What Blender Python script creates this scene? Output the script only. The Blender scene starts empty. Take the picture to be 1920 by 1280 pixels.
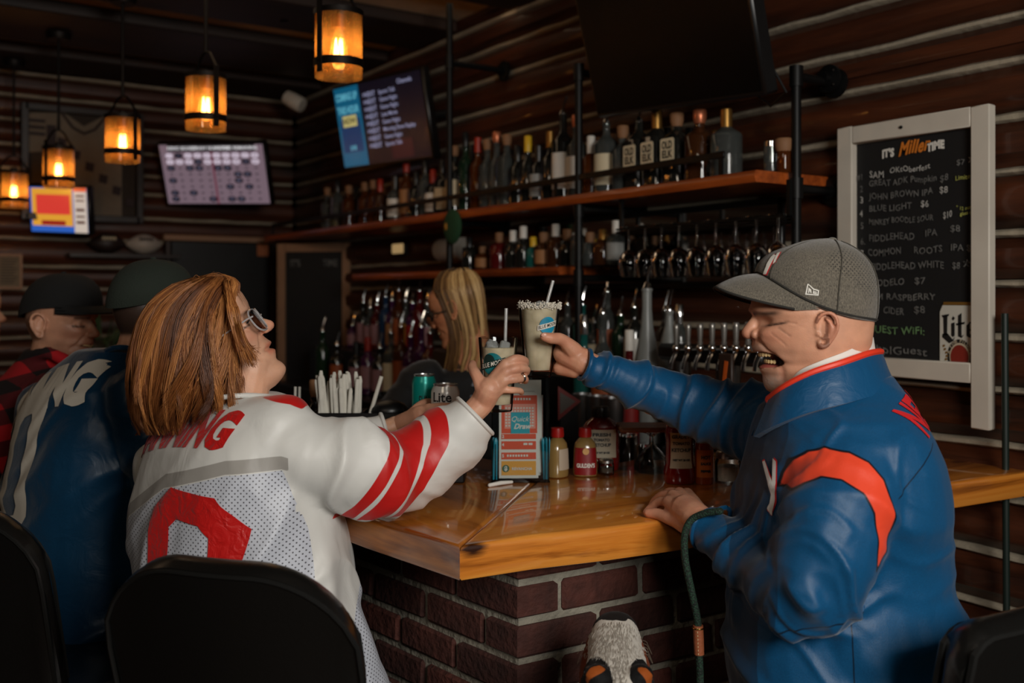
import bpy, bmesh, math, random
import numpy as np
from mathutils import Vector, Matrix, Euler
from mathutils.bvhtree import BVHTree
random.seed(7)
R = random.Random(11)
PI = math.pi
SC = bpy.context.scene
COL = SC.collection
                 # camera, world, lights, exposure
F, HZ, EYE = 1867.0, 550.0, 1.5            # focal length in px, horizon row, eye height
YAW = math.radians(34.02)
CS, SN = math.cos(YAW), math.sin(YAW)
cam_d = bpy.data.cameras.new('camera')
cam = bpy.data.objects.new('camera', cam_d)
COL.objects.link(cam)
cam.location = (0, 0, EYE)
cam.rotation_euler = (PI / 2, 0, -YAW)
cam_d.sensor_width = 36.0
cam_d.lens = F / 1920 * 36.0
cam_d.shift_y = -(640 - HZ) / 1920
cam_d.clip_start = 0.05
cam_d.dof.use_dof = True
cam_d.dof.focus_distance = 1.95
cam_d.dof.aperture_fstop = 2.8
SC.camera = cam
SC.view_settings.view_transform = 'Standard'
SC.view_settings.look = 'None'
SC.view_settings.gamma = 1.0
SC.view_settings.exposure = 0.0
SC.view_settings.use_curve_mapping = False
SC.cycles.max_bounces = 7
SC.cycles.transparent_max_bounces = 16
SC.cycles.caustics_reflective = False
SC.cycles.caustics_refractive = False
SC.cycles.sample_clamp_indirect = 4.0
SC.cycles.use_denoising = True
world = bpy.data.worlds.new('world')
SC.world = world
world.use_nodes = True
world.node_tree.nodes['Background'].inputs[0].default_value = (1.0, 0.8, 0.6, 1)
world.node_tree.nodes['Background'].inputs[1].default_value = 0.0
def area_light(name, loc, target, size, power, color, size_y=None):
 d = bpy.data.lights.new(name, 'AREA')
 d.shape = 'RECTANGLE'
 d.size = size
 d.size_y = size_y or size
 d.energy = power
 d.color = color
 o = bpy.data.objects.new(name, d)
 COL.objects.link(o)
 o.location = loc
 o.rotation_euler = (Vector(target) - Vector(loc)).to_track_quat('-Z', 'Y').to_euler()
 return o
area_light('window_daylight', (0.55, -1.15, 2.05), (1.1, 2.0, 1.25), 1.0, 60, (1.0, 0.96, 0.90), 0.8)
area_light('room_fill', (-1.3, 0.2, 2.7), (0.6, 2.0, 1.1), 0.6, 10, (1.0, 0.84, 0.66))  # added area light without a fixture, warm fill from the left
area_light('back_bar_fill', (1.55, 3.6, 2.74), (1.75, 3.6, 0), 0.35, 2.6, (1.0, 0.70, 0.44), 2.4)  # added strip of warm fill above the bottles, no fixture
area_light('dining_fill', (-1.0, 4.2, 2.74), (-0.9, 4.2, 0), 0.4, 2.4, (1.0, 0.66, 0.4), 1.8)  # added warm fill for the far end of the room, no fixture
def P(px, py, D):
 X = (px - 960) / F * D
 return Vector((X * CS + D * SN, -X * SN + D * CS, EYE - (py - HZ) / F * D))
def PZ(px, py, z):
 return P(px, py, (EYE - z) * F / (py - HZ))
def PX(px, py, x):
 return P(px, py, x / ((px - 960) / F * CS + SN))
def PY(px, py, y):
 return P(px, py, y / (CS - (px - 960) / F * SN))
CR = Vector((CS, -SN, 0))     # picture right
CD = Vector((SN, CS, 0))      # away from the photographer
UP = Vector((0, 0, 1))
                 # materials
MATS = {}
def newmat(name):
 m = bpy.data.materials.new(name)
 m.use_nodes = True
 nt = m.node_tree
 return m, nt, nt.nodes['Principled BSDF']
def N(nt, typ, **kw):
 n = nt.nodes.new(typ)
 for k, v in kw.items():
  if k in n.inputs:
   n.inputs[k].default_value = v
  else:
   setattr(n, k, v)
 return n
def L(nt, a, b):
 nt.links.new(a, b)
def rgb(c):
 return (c[0], c[1], c[2], 1.0)
def s2l(r, g, b):
 def f(x):
  x /= 255.0
  return x / 12.92 if x <= 0.04045 else ((x + 0.055) / 1.055) ** 2.4
 return (f(r), f(g), f(b))
def mat(name, col, rough=0.5, metal=0.0, trans=0.0, emit=0.0, coat=0.0, sheen=0.0, spec=None,
  bump=0.0, bscale=60.0, var=0.0, vscale=8.0, ior=None, alpha=None, coords='Object', rnd=0.0, coatrough=0.05):
 if name in MATS:
  return MATS[name]
 m, nt, b = newmat(name)
 b.inputs['Base Color'].default_value = rgb(col)
 b.inputs['Roughness'].default_value = rough
 b.inputs['Metallic'].default_value = metal
 b.inputs['Transmission Weight'].default_value = trans
 b.inputs['Coat Weight'].default_value = coat
 b.inputs['Coat Roughness'].default_value = coatrough
 b.inputs['Sheen Weight'].default_value = sheen
 if spec is not None:
  b.inputs['Specular IOR Level'].default_value = spec
 if ior:
  b.inputs['IOR'].default_value = ior
 if emit:
  b.inputs['Emission Color'].default_value = rgb(col)
  b.inputs['Emission Strength'].default_value = emit
 tc = None
 if var or bump or rnd:
  tc = N(nt, 'ShaderNodeTexCoord')
 if var or rnd:
  mx = N(nt, 'ShaderNodeMix', data_type='RGBA', blend_type='MULTIPLY')
  mx.inputs[0].default_value = 1.0
  mx.inputs[6].default_value = rgb(col)
  if var:
   nz = N(nt, 'ShaderNodeTexNoise', Scale=vscale, Detail=5.0)
   L(nt, tc.outputs[coords], nz.inputs['Vector'])
   mr = N(nt, 'ShaderNodeMapRange')
   mr.inputs[3].default_value = 1 - var
   mr.inputs[4].default_value = 1 + var
   mr.inputs[1].default_value = 0.25
   mr.inputs[2].default_value = 0.75
   L(nt, nz.outputs[0], mr.inputs[0])
   out = mr.outputs[0]
  if rnd:
   oi = N(nt, 'ShaderNodeObjectInfo')
   m2 = N(nt, 'ShaderNodeMapRange')
   m2.inputs[3].default_value = 1 - rnd
   m2.inputs[4].default_value = 1 + rnd
   L(nt, oi.outputs['Random'], m2.inputs[0])
   if var:
    mm = N(nt, 'ShaderNodeMath', operation='MULTIPLY')
    L(nt, out, mm.inputs[0])
    L(nt, m2.outputs[0], mm.inputs[1])
    out = mm.outputs[0]
   else:
    out = m2.outputs[0]
  L(nt, out, mx.inputs[7])
  L(nt, mx.outputs[2], b.inputs['Base Color'])
 if bump:
  nb = N(nt, 'ShaderNodeTexNoise', Scale=bscale, Detail=4.0)
  L(nt, tc.outputs[coords], nb.inputs['Vector'])
  bp = N(nt, 'ShaderNodeBump', Strength=bump, Distance=0.01)
  L(nt, nb.outputs[0], bp.inputs['Height'])
  L(nt, bp.outputs[0], b.inputs['Normal'])
 MATS[name] = m
 return m
def wood(name, c_dark, c_light, axis='X', scale=1.0, rough=0.4, coat=0.0, knots=True, bump=0.15, rnd=0.0, knot_dark=0.15):
 if name in MATS:
  return MATS[name]
 m, nt, b = newmat(name)
 tc = N(nt, 'ShaderNodeTexCoord')
 mp = N(nt, 'ShaderNodeMapping')
 st = {'X': (0.09, 1, 1), 'Y': (1, 0.09, 1), 'Z': (1, 1, 0.09)}[axis]
 mp.inputs['Scale'].default_value = [s * 14 * scale for s in st]
 src = tc.outputs['Object']
 if rnd:
  oi = N(nt, 'ShaderNodeObjectInfo')
  ad = N(nt, 'ShaderNodeVectorMath', operation='MULTIPLY_ADD')
  L(nt, oi.outputs['Random'], ad.inputs[0])
  ad.inputs[1].default_value = (13, 17, 19)
  L(nt, src, ad.inputs[2])
  src = ad.outputs[0]
 L(nt, src, mp.inputs['Vector'])
 n1 = N(nt, 'ShaderNodeTexNoise', Scale=1.0, Detail=6.0, Roughness=0.65, Distortion=0.9)
 L(nt, mp.outputs[0], n1.inputs['Vector'])
 n2 = N(nt, 'ShaderNodeTexNoise', Scale=5.0, Detail=4.0, Roughness=0.7)
 L(nt, mp.outputs[0], n2.inputs['Vector'])
 mixf = N(nt, 'ShaderNodeMath', operation='MULTIPLY_ADD')
 L(nt, n2.outputs[0], mixf.inputs[0])
 mixf.inputs[1].default_value = 0.45
 L(nt, n1.outputs[0], mixf.inputs[2])
 rp = N(nt, 'ShaderNodeValToRGB')
 rp.color_ramp.elements[0].position = 0.46
 rp.color_ramp.elements[0].color = rgb(c_dark)
 rp.color_ramp.elements[1].position = 0.92
 rp.color_ramp.elements[1].color = rgb(c_light)
 L(nt, mixf.outputs[0], rp.inputs[0])
 colr = rp.outputs[0]
 if knots:
  mk = N(nt, 'ShaderNodeMapping')
  k = {'X': (0.45, 1, 1), 'Y': (1, 0.45, 1), 'Z': (1, 1, 0.45)}[axis]
  mk.inputs['Scale'].default_value = [s * 5.0 * scale for s in k]
  L(nt, src, mk.inputs['Vector'])
  vo = N(nt, 'ShaderNodeTexVoronoi', Scale=1.0)
  L(nt, mk.outputs[0], vo.inputs['Vector'])
  nd = N(nt, 'ShaderNodeMath', operation='MULTIPLY_ADD')
  L(nt, n2.outputs[0], nd.inputs[0])
  nd.inputs[1].default_value = 0.12
  L(nt, vo.outputs['Distance'], nd.inputs[2])
  kr = N(nt, 'ShaderNodeValToRGB')
  kr.color_ramp.elements[0].position = 0.11
  kr.color_ramp.elements[0].color = (knot_dark, knot_dark * 0.8, knot_dark * 0.6, 1)
  kr.color_ramp.elements[1].position = 0.24
  kr.color_ramp.elements[1].color = (1, 1, 1, 1)
  L(nt, nd.outputs[0], kr.inputs[0])
  mx = N(nt, 'ShaderNodeMix', data_type='RGBA', blend_type='MULTIPLY')
  mx.inputs[0].default_value = 1.0
  L(nt, colr, mx.inputs[6])
  L(nt, kr.outputs[0], mx.inputs[7])
  colr = mx.outputs[2]
 L(nt, colr, b.inputs['Base Color'])
 b.inputs['Roughness'].default_value = rough
 b.inputs['Coat Weight'].default_value = coat
 b.inputs['Coat Roughness'].default_value = 0.04
 if bump:
  bp = N(nt, 'ShaderNodeBump', Strength=bump, Distance=0.006)
  L(nt, mixf.outputs[0], bp.inputs['Height'])
  L(nt, bp.outputs[0], b.inputs['Normal'])
 MATS[name] = m
 return m
def emat(name, col, strength=1.0):
 if name in MATS:
  return MATS[name]
 m, nt, b = newmat(name)
 b.inputs['Base Color'].default_value = (0.01, 0.01, 0.01, 1)
 b.inputs['Emission Color'].default_value = rgb(col)
 b.inputs['Emission Strength'].default_value = strength
 b.inputs['Roughness'].default_value = 0.3
 MATS[name] = m
 return m
def clearglass(name, tint=(1, 1, 1), gloss=0.0, haze=0.0, hazecol=(0.8, 0.8, 0.8), ior=1.5):
 if name in MATS:
  return MATS[name]
 m = bpy.data.materials.new(name)
 m.use_nodes = True
 nt = m.node_tree
 nt.nodes.clear()
 out = N(nt, 'ShaderNodeOutputMaterial')
 tr = N(nt, 'ShaderNodeBsdfTransparent')
 tr.inputs[0].default_value = rgb(tint)
 gl = N(nt, 'ShaderNodeBsdfGlossy')
 gl.inputs['Roughness'].default_value = 0.03
 lw = N(nt, 'ShaderNodeFresnel')
 lw.inputs[0].default_value = ior
 ad = N(nt, 'ShaderNodeMath', operation='ADD')
 L(nt, lw.outputs[0], ad.inputs[0])
 ad.inputs[1].default_value = gloss
 ad.use_clamp = True
 mx = N(nt, 'ShaderNodeMixShader')
 L(nt, ad.outputs[0], mx.inputs[0])
 L(nt, tr.outputs[0], mx.inputs[1])
 L(nt, gl.outputs[0], mx.inputs[2])
 res = mx.outputs[0]
 if haze:
  tl = N(nt, 'ShaderNodeBsdfTranslucent')
  tl.inputs[0].default_value = rgb(hazecol)
  df = N(nt, 'ShaderNodeBsdfDiffuse')
  df.inputs[0].default_value = rgb(hazecol)
  m3 = N(nt, 'ShaderNodeMixShader')
  m3.inputs[0].default_value = 0.35
  L(nt, tl.outputs[0], m3.inputs[1])
  L(nt, df.outputs[0], m3.inputs[2])
  m2 = N(nt, 'ShaderNodeMixShader')
  m2.inputs[0].default_value = haze
  tc = N(nt, 'ShaderNodeTexCoord')
  vo = N(nt, 'ShaderNodeTexVoronoi', Scale=120.0)
  L(nt, tc.outputs['Object'], vo.inputs['Vector'])
  mr = N(nt, 'ShaderNodeMapRange')
  mr.inputs[1].default_value = 0.05
  mr.inputs[2].default_value = 0.32
  mr.inputs[3].default_value = min(1, haze * 2.2)
  mr.inputs[4].default_value = haze * 0.8
  L(nt, vo.outputs['Distance'], mr.inputs[0])
  L(nt, mr.outputs[0], m2.inputs[0])
  L(nt, res, m2.inputs[1])
  L(nt, m3.outputs[0], m2.inputs[2])
  res = m2.outputs[0]
 L(nt, res, out.inputs[0])
 MATS[name] = m
 return m
                 # mesh builder
class MB:
 def __init__(s):
  s.v, s.f, s.m, s.cur = [], [], [], 0
 def add(s, vs, fs):
  n = len(s.v)
  s.v += [tuple(v) for v in vs]
  s.f += [tuple(i + n for i in f) for f in fs]
  s.m += [s.cur] * len(fs)
  return s
 def slot(s, i):
  s.cur = i
  return s
 def box(s, c, size, rot=None, bev=0.0):
  hx, hy, hz = [d / 2 for d in size]
  c = Vector(c)
  if not bev:
   vs = [Vector((x * hx, y * hy, z * hz)) for x in (-1, 1) for y in (-1, 1) for z in (-1, 1)]
   fs = [(0, 1, 3, 2), (4, 6, 7, 5), (0, 4, 5, 1), (2, 3, 7, 6), (0, 2, 6, 4), (1, 5, 7, 3)]
  else:
   b = min(bev, hx * 0.9, hy * 0.9, hz * 0.9)
   vs, idx = [], {}
   for x in (-1, 1):
    for y in (-1, 1):
     for z in (-1, 1):
      for a in range(3):
       p = [x * (hx - b), y * (hy - b), z * (hz - b)]
       p[a] = (x * hx, y * hy, z * hz)[a]
       idx[(x, y, z, a)] = len(vs)
       vs.append(Vector(p))
   fs = []
   S = (-1, 1)
   for a in range(3):
    o = [i for i in range(3) if i != a]
    for sg in S:
     q = []
     for u, w in ((-1, -1), (1, -1), (1, 1), (-1, 1)):
      t = [0, 0, 0]
      t[a] = sg
      t[o[0]] = u
      t[o[1]] = w
      q.append(idx[(*t, a)])
     fl = (sg > 0) != (a == 1)
     fs.append(tuple(q if fl else q[::-1]))
   for a in range(3):
    o = [i for i in range(3) if i != a]
    for u in S:
     for w in S:
      t1 = [0, 0, 0]
      t1[o[0]] = u
      t1[o[1]] = w
      t2 = list(t1)
      t1[a] = -1
      t2[a] = 1
      q = [idx[(*t1, o[0])], idx[(*t2, o[0])], idx[(*t2, o[1])], idx[(*t1, o[1])]]
      fl = (u * w > 0) != (a == 1)
      fs.append(tuple(q[::-1] if fl else q))
   for x in S:
    for y in S:
     for z in S:
      q = [idx[(x, y, z, 0)], idx[(x, y, z, 1)], idx[(x, y, z, 2)]]
      fs.append(tuple(q if x * y * z > 0 else q[::-1]))
  if rot is not None:
   vs = [rot @ v for v in vs]
  return s.add([v + c for v in vs], fs)
 def loft(s, rings, caps=True, close=True):
  n = len(rings[0])
  vs = [p for r in rings for p in r]
  fs = []
  for i in range(len(rings) - 1):
   for j in range(n if close else n - 1):
    k = (j + 1) % n
    fs.append((i * n + j, i * n + k, (i + 1) * n + k, (i + 1) * n + j))
  if caps:
   fs.append(tuple(range(n))[::-1])
   fs.append(tuple((len(rings) - 1) * n + j for j in range(n)))
  return s.add(vs, fs)
 def lathe(s, prof, n=16, M=None, caps=True):
  M = M or Matrix.Identity(4)
  rings = [[M @ Vector((r * math.cos(2 * PI * j / n), r * math.sin(2 * PI * j / n), z)) for j in range(n)] for r, z in prof]
  return s.loft(rings, caps)
 def tube(s, pts, rad, n=8, caps=True, flat=None, round_ends=False):
  pts = [Vector(p) for p in pts]
  if not hasattr(rad, '__len__'):
   rad = [rad] * len(pts)
  rad = list(rad)
  if round_ends:
   d0 = (pts[0] - pts[1]).normalized()
   d1 = (pts[-1] - pts[-2]).normalized()
   a, b2 = [], []
   for q in (0.97, 0.8, 0.5):
    a.append((pts[0] + d0 * rad[0] * q, rad[0] * math.sqrt(1 - q * q)))
    b2.append((pts[-1] + d1 * rad[-1] * q, rad[-1] * math.sqrt(1 - q * q)))
   pts = [x[0] for x in a] + pts + [x[0] for x in b2[::-1]]
   rad = [x[1] for x in a] + rad + [x[1] for x in b2[::-1]]
  rings = []
  up = None
  for i, p in enumerate(pts):
   t = (pts[min(i + 1, len(pts) - 1)] - pts[max(i - 1, 0)])
   if t.length < 1e-9:
    t = Vector((0, 0, 1))
   t.normalize()
   if up is None:
    up = Vector((0, 0, 1)) if abs(t.z) < 0.9 else Vector((1, 0, 0))
    if flat is not None:
     up = Vector(flat[0])
   a = t.cross(up)
   if a.length < 1e-6:
    a = t.orthogonal()
   a.normalize()
   up = a.cross(t).normalized()
   fx, fy = (1, 1) if flat is None else flat[1]
   rings.append([p + a * math.cos(2 * PI * j / n) * rad[i] * fx + up * math.sin(2 * PI * j / n) * rad[i] * fy for j in range(n)])
  return s.loft(rings, caps)
 def ball(s, c, r, M=None, n=12, m=8):
  if not hasattr(r, '__len__'):
   r = (r, r, r)
  c = Vector(c)
  rings = []
  for i in range(m + 1):
   a = PI * (i + 0.02) / (m + 0.04)
   ring = []
   for j in range(n):
    q = Vector((r[0] * math.sin(a) * math.cos(2 * PI * j / n), r[1] * math.sin(a) * math.sin(2 * PI * j / n), -r[2] * math.cos(a)))
    ring.append(c + (M @ q if M is not None else q))
   rings.append(ring)
  return s.loft(rings)
 def prism(s, poly, z0, z1, M=None):
  M = M or Matrix.Identity(4)
  n = len(poly)
  vs = [M @ Vector((x, y, z0)) for x, y in poly] + [M @ Vector((x, y, z1)) for x, y in poly]
  fs = [tuple(range(n))[::-1], tuple(range(n, 2 * n))]
  fs += [(j, (j + 1) % n, n + (j + 1) % n, n + j) for j in range(n)]
  return s.add(vs, fs)
 def mesh(s, name, mats=None, smooth=True, angle=40):
  me = bpy.data.meshes.new(name)
  me.from_pydata(s.v, [], s.f)
  for m in ([mats] if not isinstance(mats, (list, tuple)) else mats):
   if m:
    me.materials.append(m)
  if any(s.m):
   me.polygons.foreach_set('material_index', s.m)
  if smooth:
   me.shade_smooth()
   me.set_sharp_from_angle(angle=math.radians(angle))
  me.validate()
  return me
 def build(s, name, mats, parent=None, smooth=True, angle=40, loc=None):
  o = bpy.data.objects.new(name, s.mesh(name, mats, smooth, angle))
  COL.objects.link(o)
  if loc is not None:
   o.location = loc
  if parent is not None:
   o.parent = parent
  return o
def put(name, me, parent=None, loc=None, rot=None, scale=None):
 o = bpy.data.objects.new(name, me)
 COL.objects.link(o)
 if loc is not None:
  o.location = loc
 if rot is not None:
  o.rotation_euler = rot
 if scale is not None:
  o.scale = scale
 if parent is not None:
  o.parent = parent
 return o
def tag(o, label=None, cat=None, group=None, kind=None):
 if label:
  o['label'] = label
 if cat:
  o['category'] = cat
 if group:
  o['group'] = group
 if kind:
  o['kind'] = kind
 return o
def thing(name, label, cat, loc=(0, 0, 0), rotz=0.0, group=None):
 o = bpy.data.objects.new(name, None)
 COL.objects.link(o)
 o.location = loc
 o.rotation_euler = (0, 0, rotz)
 o.empty_display_size = 0.1
 return tag(o, label, cat, group)
def struct(o):
 o['kind'] = 'structure'
 return o
_TX = {}
def textgeo(body, size=1.0, bold=0.0, res=3, spacing=1.0, shear=0.0, align='CENTER'):
 key = (body, size, bold, res, spacing, shear, align)
 if key in _TX:
  return _TX[key]
 cu = bpy.data.curves.new('t', 'FONT')
 cu.body = body
 cu.size = size
 cu.offset = bold
 cu.resolution_u = res
 cu.space_character = spacing
 cu.shear = shear
 cu.align_x = align
 cu.align_y = 'CENTER'
 cu.fill_mode = 'FRONT'
 o = bpy.data.objects.new('t', cu)
 COL.objects.link(o)
 dg = bpy.context.evaluated_depsgraph_get()
 ev = o.evaluated_get(dg)
 me = bpy.data.meshes.new_from_object(ev)
 vs = [tuple(v.co) for v in me.vertices]
 wild = any(abs(q[1]) > 1.3 * size for q in vs)
 fs = [tuple(p.vertices) for p in me.polygons]
 bpy.data.objects.remove(o)
 bpy.data.curves.remove(cu)
 bpy.data.meshes.remove(me)
 if wild and bold:
  vs, fs = textgeo(body, size, 0.0, res, spacing, shear, align)
 _TX[key] = (vs, fs)
 return vs, fs
def frame(o, x, y):
 x = Vector(x).normalized()
 y = Vector(y)
 z = x.cross(y).normalized()
 y = z.cross(x)
 M = Matrix((x, y, z)).transposed().to_4x4()
 M.translation = o
 return M
def lettering(mb, body, M, size, bold=0.0, xs=1.0, spacing=1.0, shear=0.0, align='CENTER', res=3, fit=None):
 vs, fs = textgeo(body, 1.0, bold / size, res, spacing, shear, align)
 if fit and vs:
  w = max(v[0] for v in vs) - min(v[0] for v in vs)
  xs = fit / (w * size)
 mb.add([M @ Vector((v[0] * size * xs, v[1] * size, 0)) for v in vs], fs)
 return mb
                 # the room: log walls, ceiling, floor
XW, YB, ZC = 2.48, 6.25, 2.82         # right wall, back wall, ceiling
XL, YN = -4.2, -2.6
ROWS = [0.0, 0.105, 0.25, 0.395, 0.54, 0.68, 0.82, 0.965, 1.105, 1.247, 1.387, 1.526, 1.656, 1.815, 1.955, 2.10, 2.215, 2.35, 2.492, 2.63, 2.76, 2.90]
M_LOG = wood('log_wood', s2l(17, 8, 4), s2l(88, 43, 21), 'X', 0.5, rough=0.5, coat=0.25, bump=0.3, rnd=1.0, knot_dark=0.08)
M_CHINK = mat('chinking', s2l(160, 148, 128), 0.85, bump=0.35, bscale=35, var=0.22, vscale=9)
M_DARKWALL = mat('dark_wall', s2l(34, 24, 18), 0.8, bump=0.2, bscale=8, var=0.2)
M_FLOOR = wood('floor_boards', s2l(28, 18, 12), s2l(66, 42, 26), 'Y', 0.7, rough=0.45, bump=0.1)
M_PLASTER = mat('ceiling_plaster', s2l(226, 204, 174), 0.9, bump=0.3, bscale=50, var=0.15)
M_BEAM = wood('beam_wood', s2l(22, 14, 10), s2l(52, 32, 20), 'X', 0.6, rough=0.6, bump=0.25, rnd=1.0)
def log_mesh(length, h, seed, mats):
 rr = random.Random(seed)
 nx = max(3, int(length / 0.45))
 mb = MB()
 rings = []
 for i in range(nx + 1):
  x = length * i / nx
  w = [rr.uniform(-0.0045, 0.0045) for _ in range(4)]
  pr = [(0.09, 0), (0.008, 0.004), (-0.012, 0.03 + w[0]), (-0.021, h * 0.3), (-0.024 + w[1], h * 0.5), (-0.021, h * 0.72), (-0.012, h - 0.03 + w[2]), (0.008, h - 0.004), (0.09, h)]
  rings.append([Vector((x, y + w[3] * 0.8, z)) for y, z in pr])
 mb.loft(rings)
 return mb.mesh('log', mats, True, 50)
def log_wall(name, length, M, rows):
 root = bpy.data.objects.new(name, None)
 COL.objects.link(root)
 root.matrix_world = M
 struct(root)
 for i in range(len(rows) - 1):
  h = rows[i + 1] - rows[i] - 0.017
  if h < 0.03:
   continue
  put('log', log_mesh(length, h, i * 7 + int(length * 10), M_LOG), root, (0, 0, rows[i] + 0.0085))
 rr = random.Random(5)
 for i in range(1, len(rows) - 1):
  mb = MB()
  nx = int(length / 0.12)
  rings = []
  for j in range(nx + 1):
   a, b, c = rr.uniform(-.0035, .0035), rr.uniform(-.0035, .0035), rr.uniform(-.003, .003)
   rings.append([Vector((length * j / nx, y, z)) for y, z in ((0.06, -0.011), (0.004 + c, -0.0105 + a), (-0.006 + c, -0.004 + a), (-0.006 + c, 0.004 + b), (0.004 + c, 0.011 + b), (0.06, 0.011))])
  mb.loft(rings)
  mb.build('chinking', M_CHINK, root, loc=(0, 0, rows[i]))
 mb = MB()
 mb.box((length / 2, 0.09, rows[-1] / 2), (length, 0.06, rows[-1]))
 mb.build('wall_core', M_DARKWALL, root)
 return root
M = Matrix(((0, 1, 0, XW + 0.022), (1, 0, 0, 1.18), (0, 0, 1, 0), (0, 0, 0, 1)))
Mr = Matrix(((0, 1, 0, XW + 0.022), (-1, 0, 0, YB), (0, 0, 1, 0), (0, 0, 0, 1)))
log_wall('wall_right', YB - 1.27, Mr, ROWS)
Mb = Matrix(((1, 0, 0, XL), (0, 1, 0, YB + 0.022), (0, 0, 1, 0), (0, 0, 0, 1)))
log_wall('wall_back', XW - XL + 0.0, Mb, ROWS)
mb = MB().box((XL - 0.05, (YN + YB) / 2, ZC / 2), (0.1, YB - YN, ZC))
struct(mb.build('wall_left', M_DARKWALL))
mb = MB().box(((XL + XW) / 2, YN - 0.05, ZC / 2), (XW - XL + 0.4, 0.1, ZC))
struct(mb.build('wall_front', M_DARKWALL))
mb = MB().box((XW + 0.02, 1.20, ZC / 2), (0.16, 0.13, ZC - 0.002), bev=0.008)
o = struct(mb.build('trim_1', wood('post_wood', s2l(14, 10, 8), s2l(34, 22, 14), 'Z', 0.8)))
mb = MB().box((XW + 0.06, (YN + 1.13) / 2, ZC / 2), (0.1, 1.13 - YN, ZC))
struct(mb.build('wall_right_near', M_DARKWALL))
mb = MB().box(((XL + XW) / 2, (YN + YB) / 2, -0.03), (XW - XL + 0.3, YB - YN + 0.3, 0.06))
struct(mb.build('floor', M_FLOOR))
ceil = MB().box(((XL + XW) / 2, (YN + YB) / 2, ZC + 0.03), (XW - XL + 0.3, YB - YN + 0.3, 0.06)).build('ceiling', M_PLASTER)
struct(ceil)
for (y0, y1) in ((YN, -0.5), (-0.3, 1.2), (1.45, 2.6), (2.8, 3.68), (4.13, 4.56), (4.86, 5.50), (5.76, 6.2)):
 b = MB()
 b.box((0, 0, 0), (XW - XL - 0.02, y1 - y0, 0.06), bev=0.006)
 b.build('ceiling_beam', M_BEAM, ceil, loc=((XL + XW) / 2, (y0 + y1) / 2, ZC - 0.03))
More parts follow.
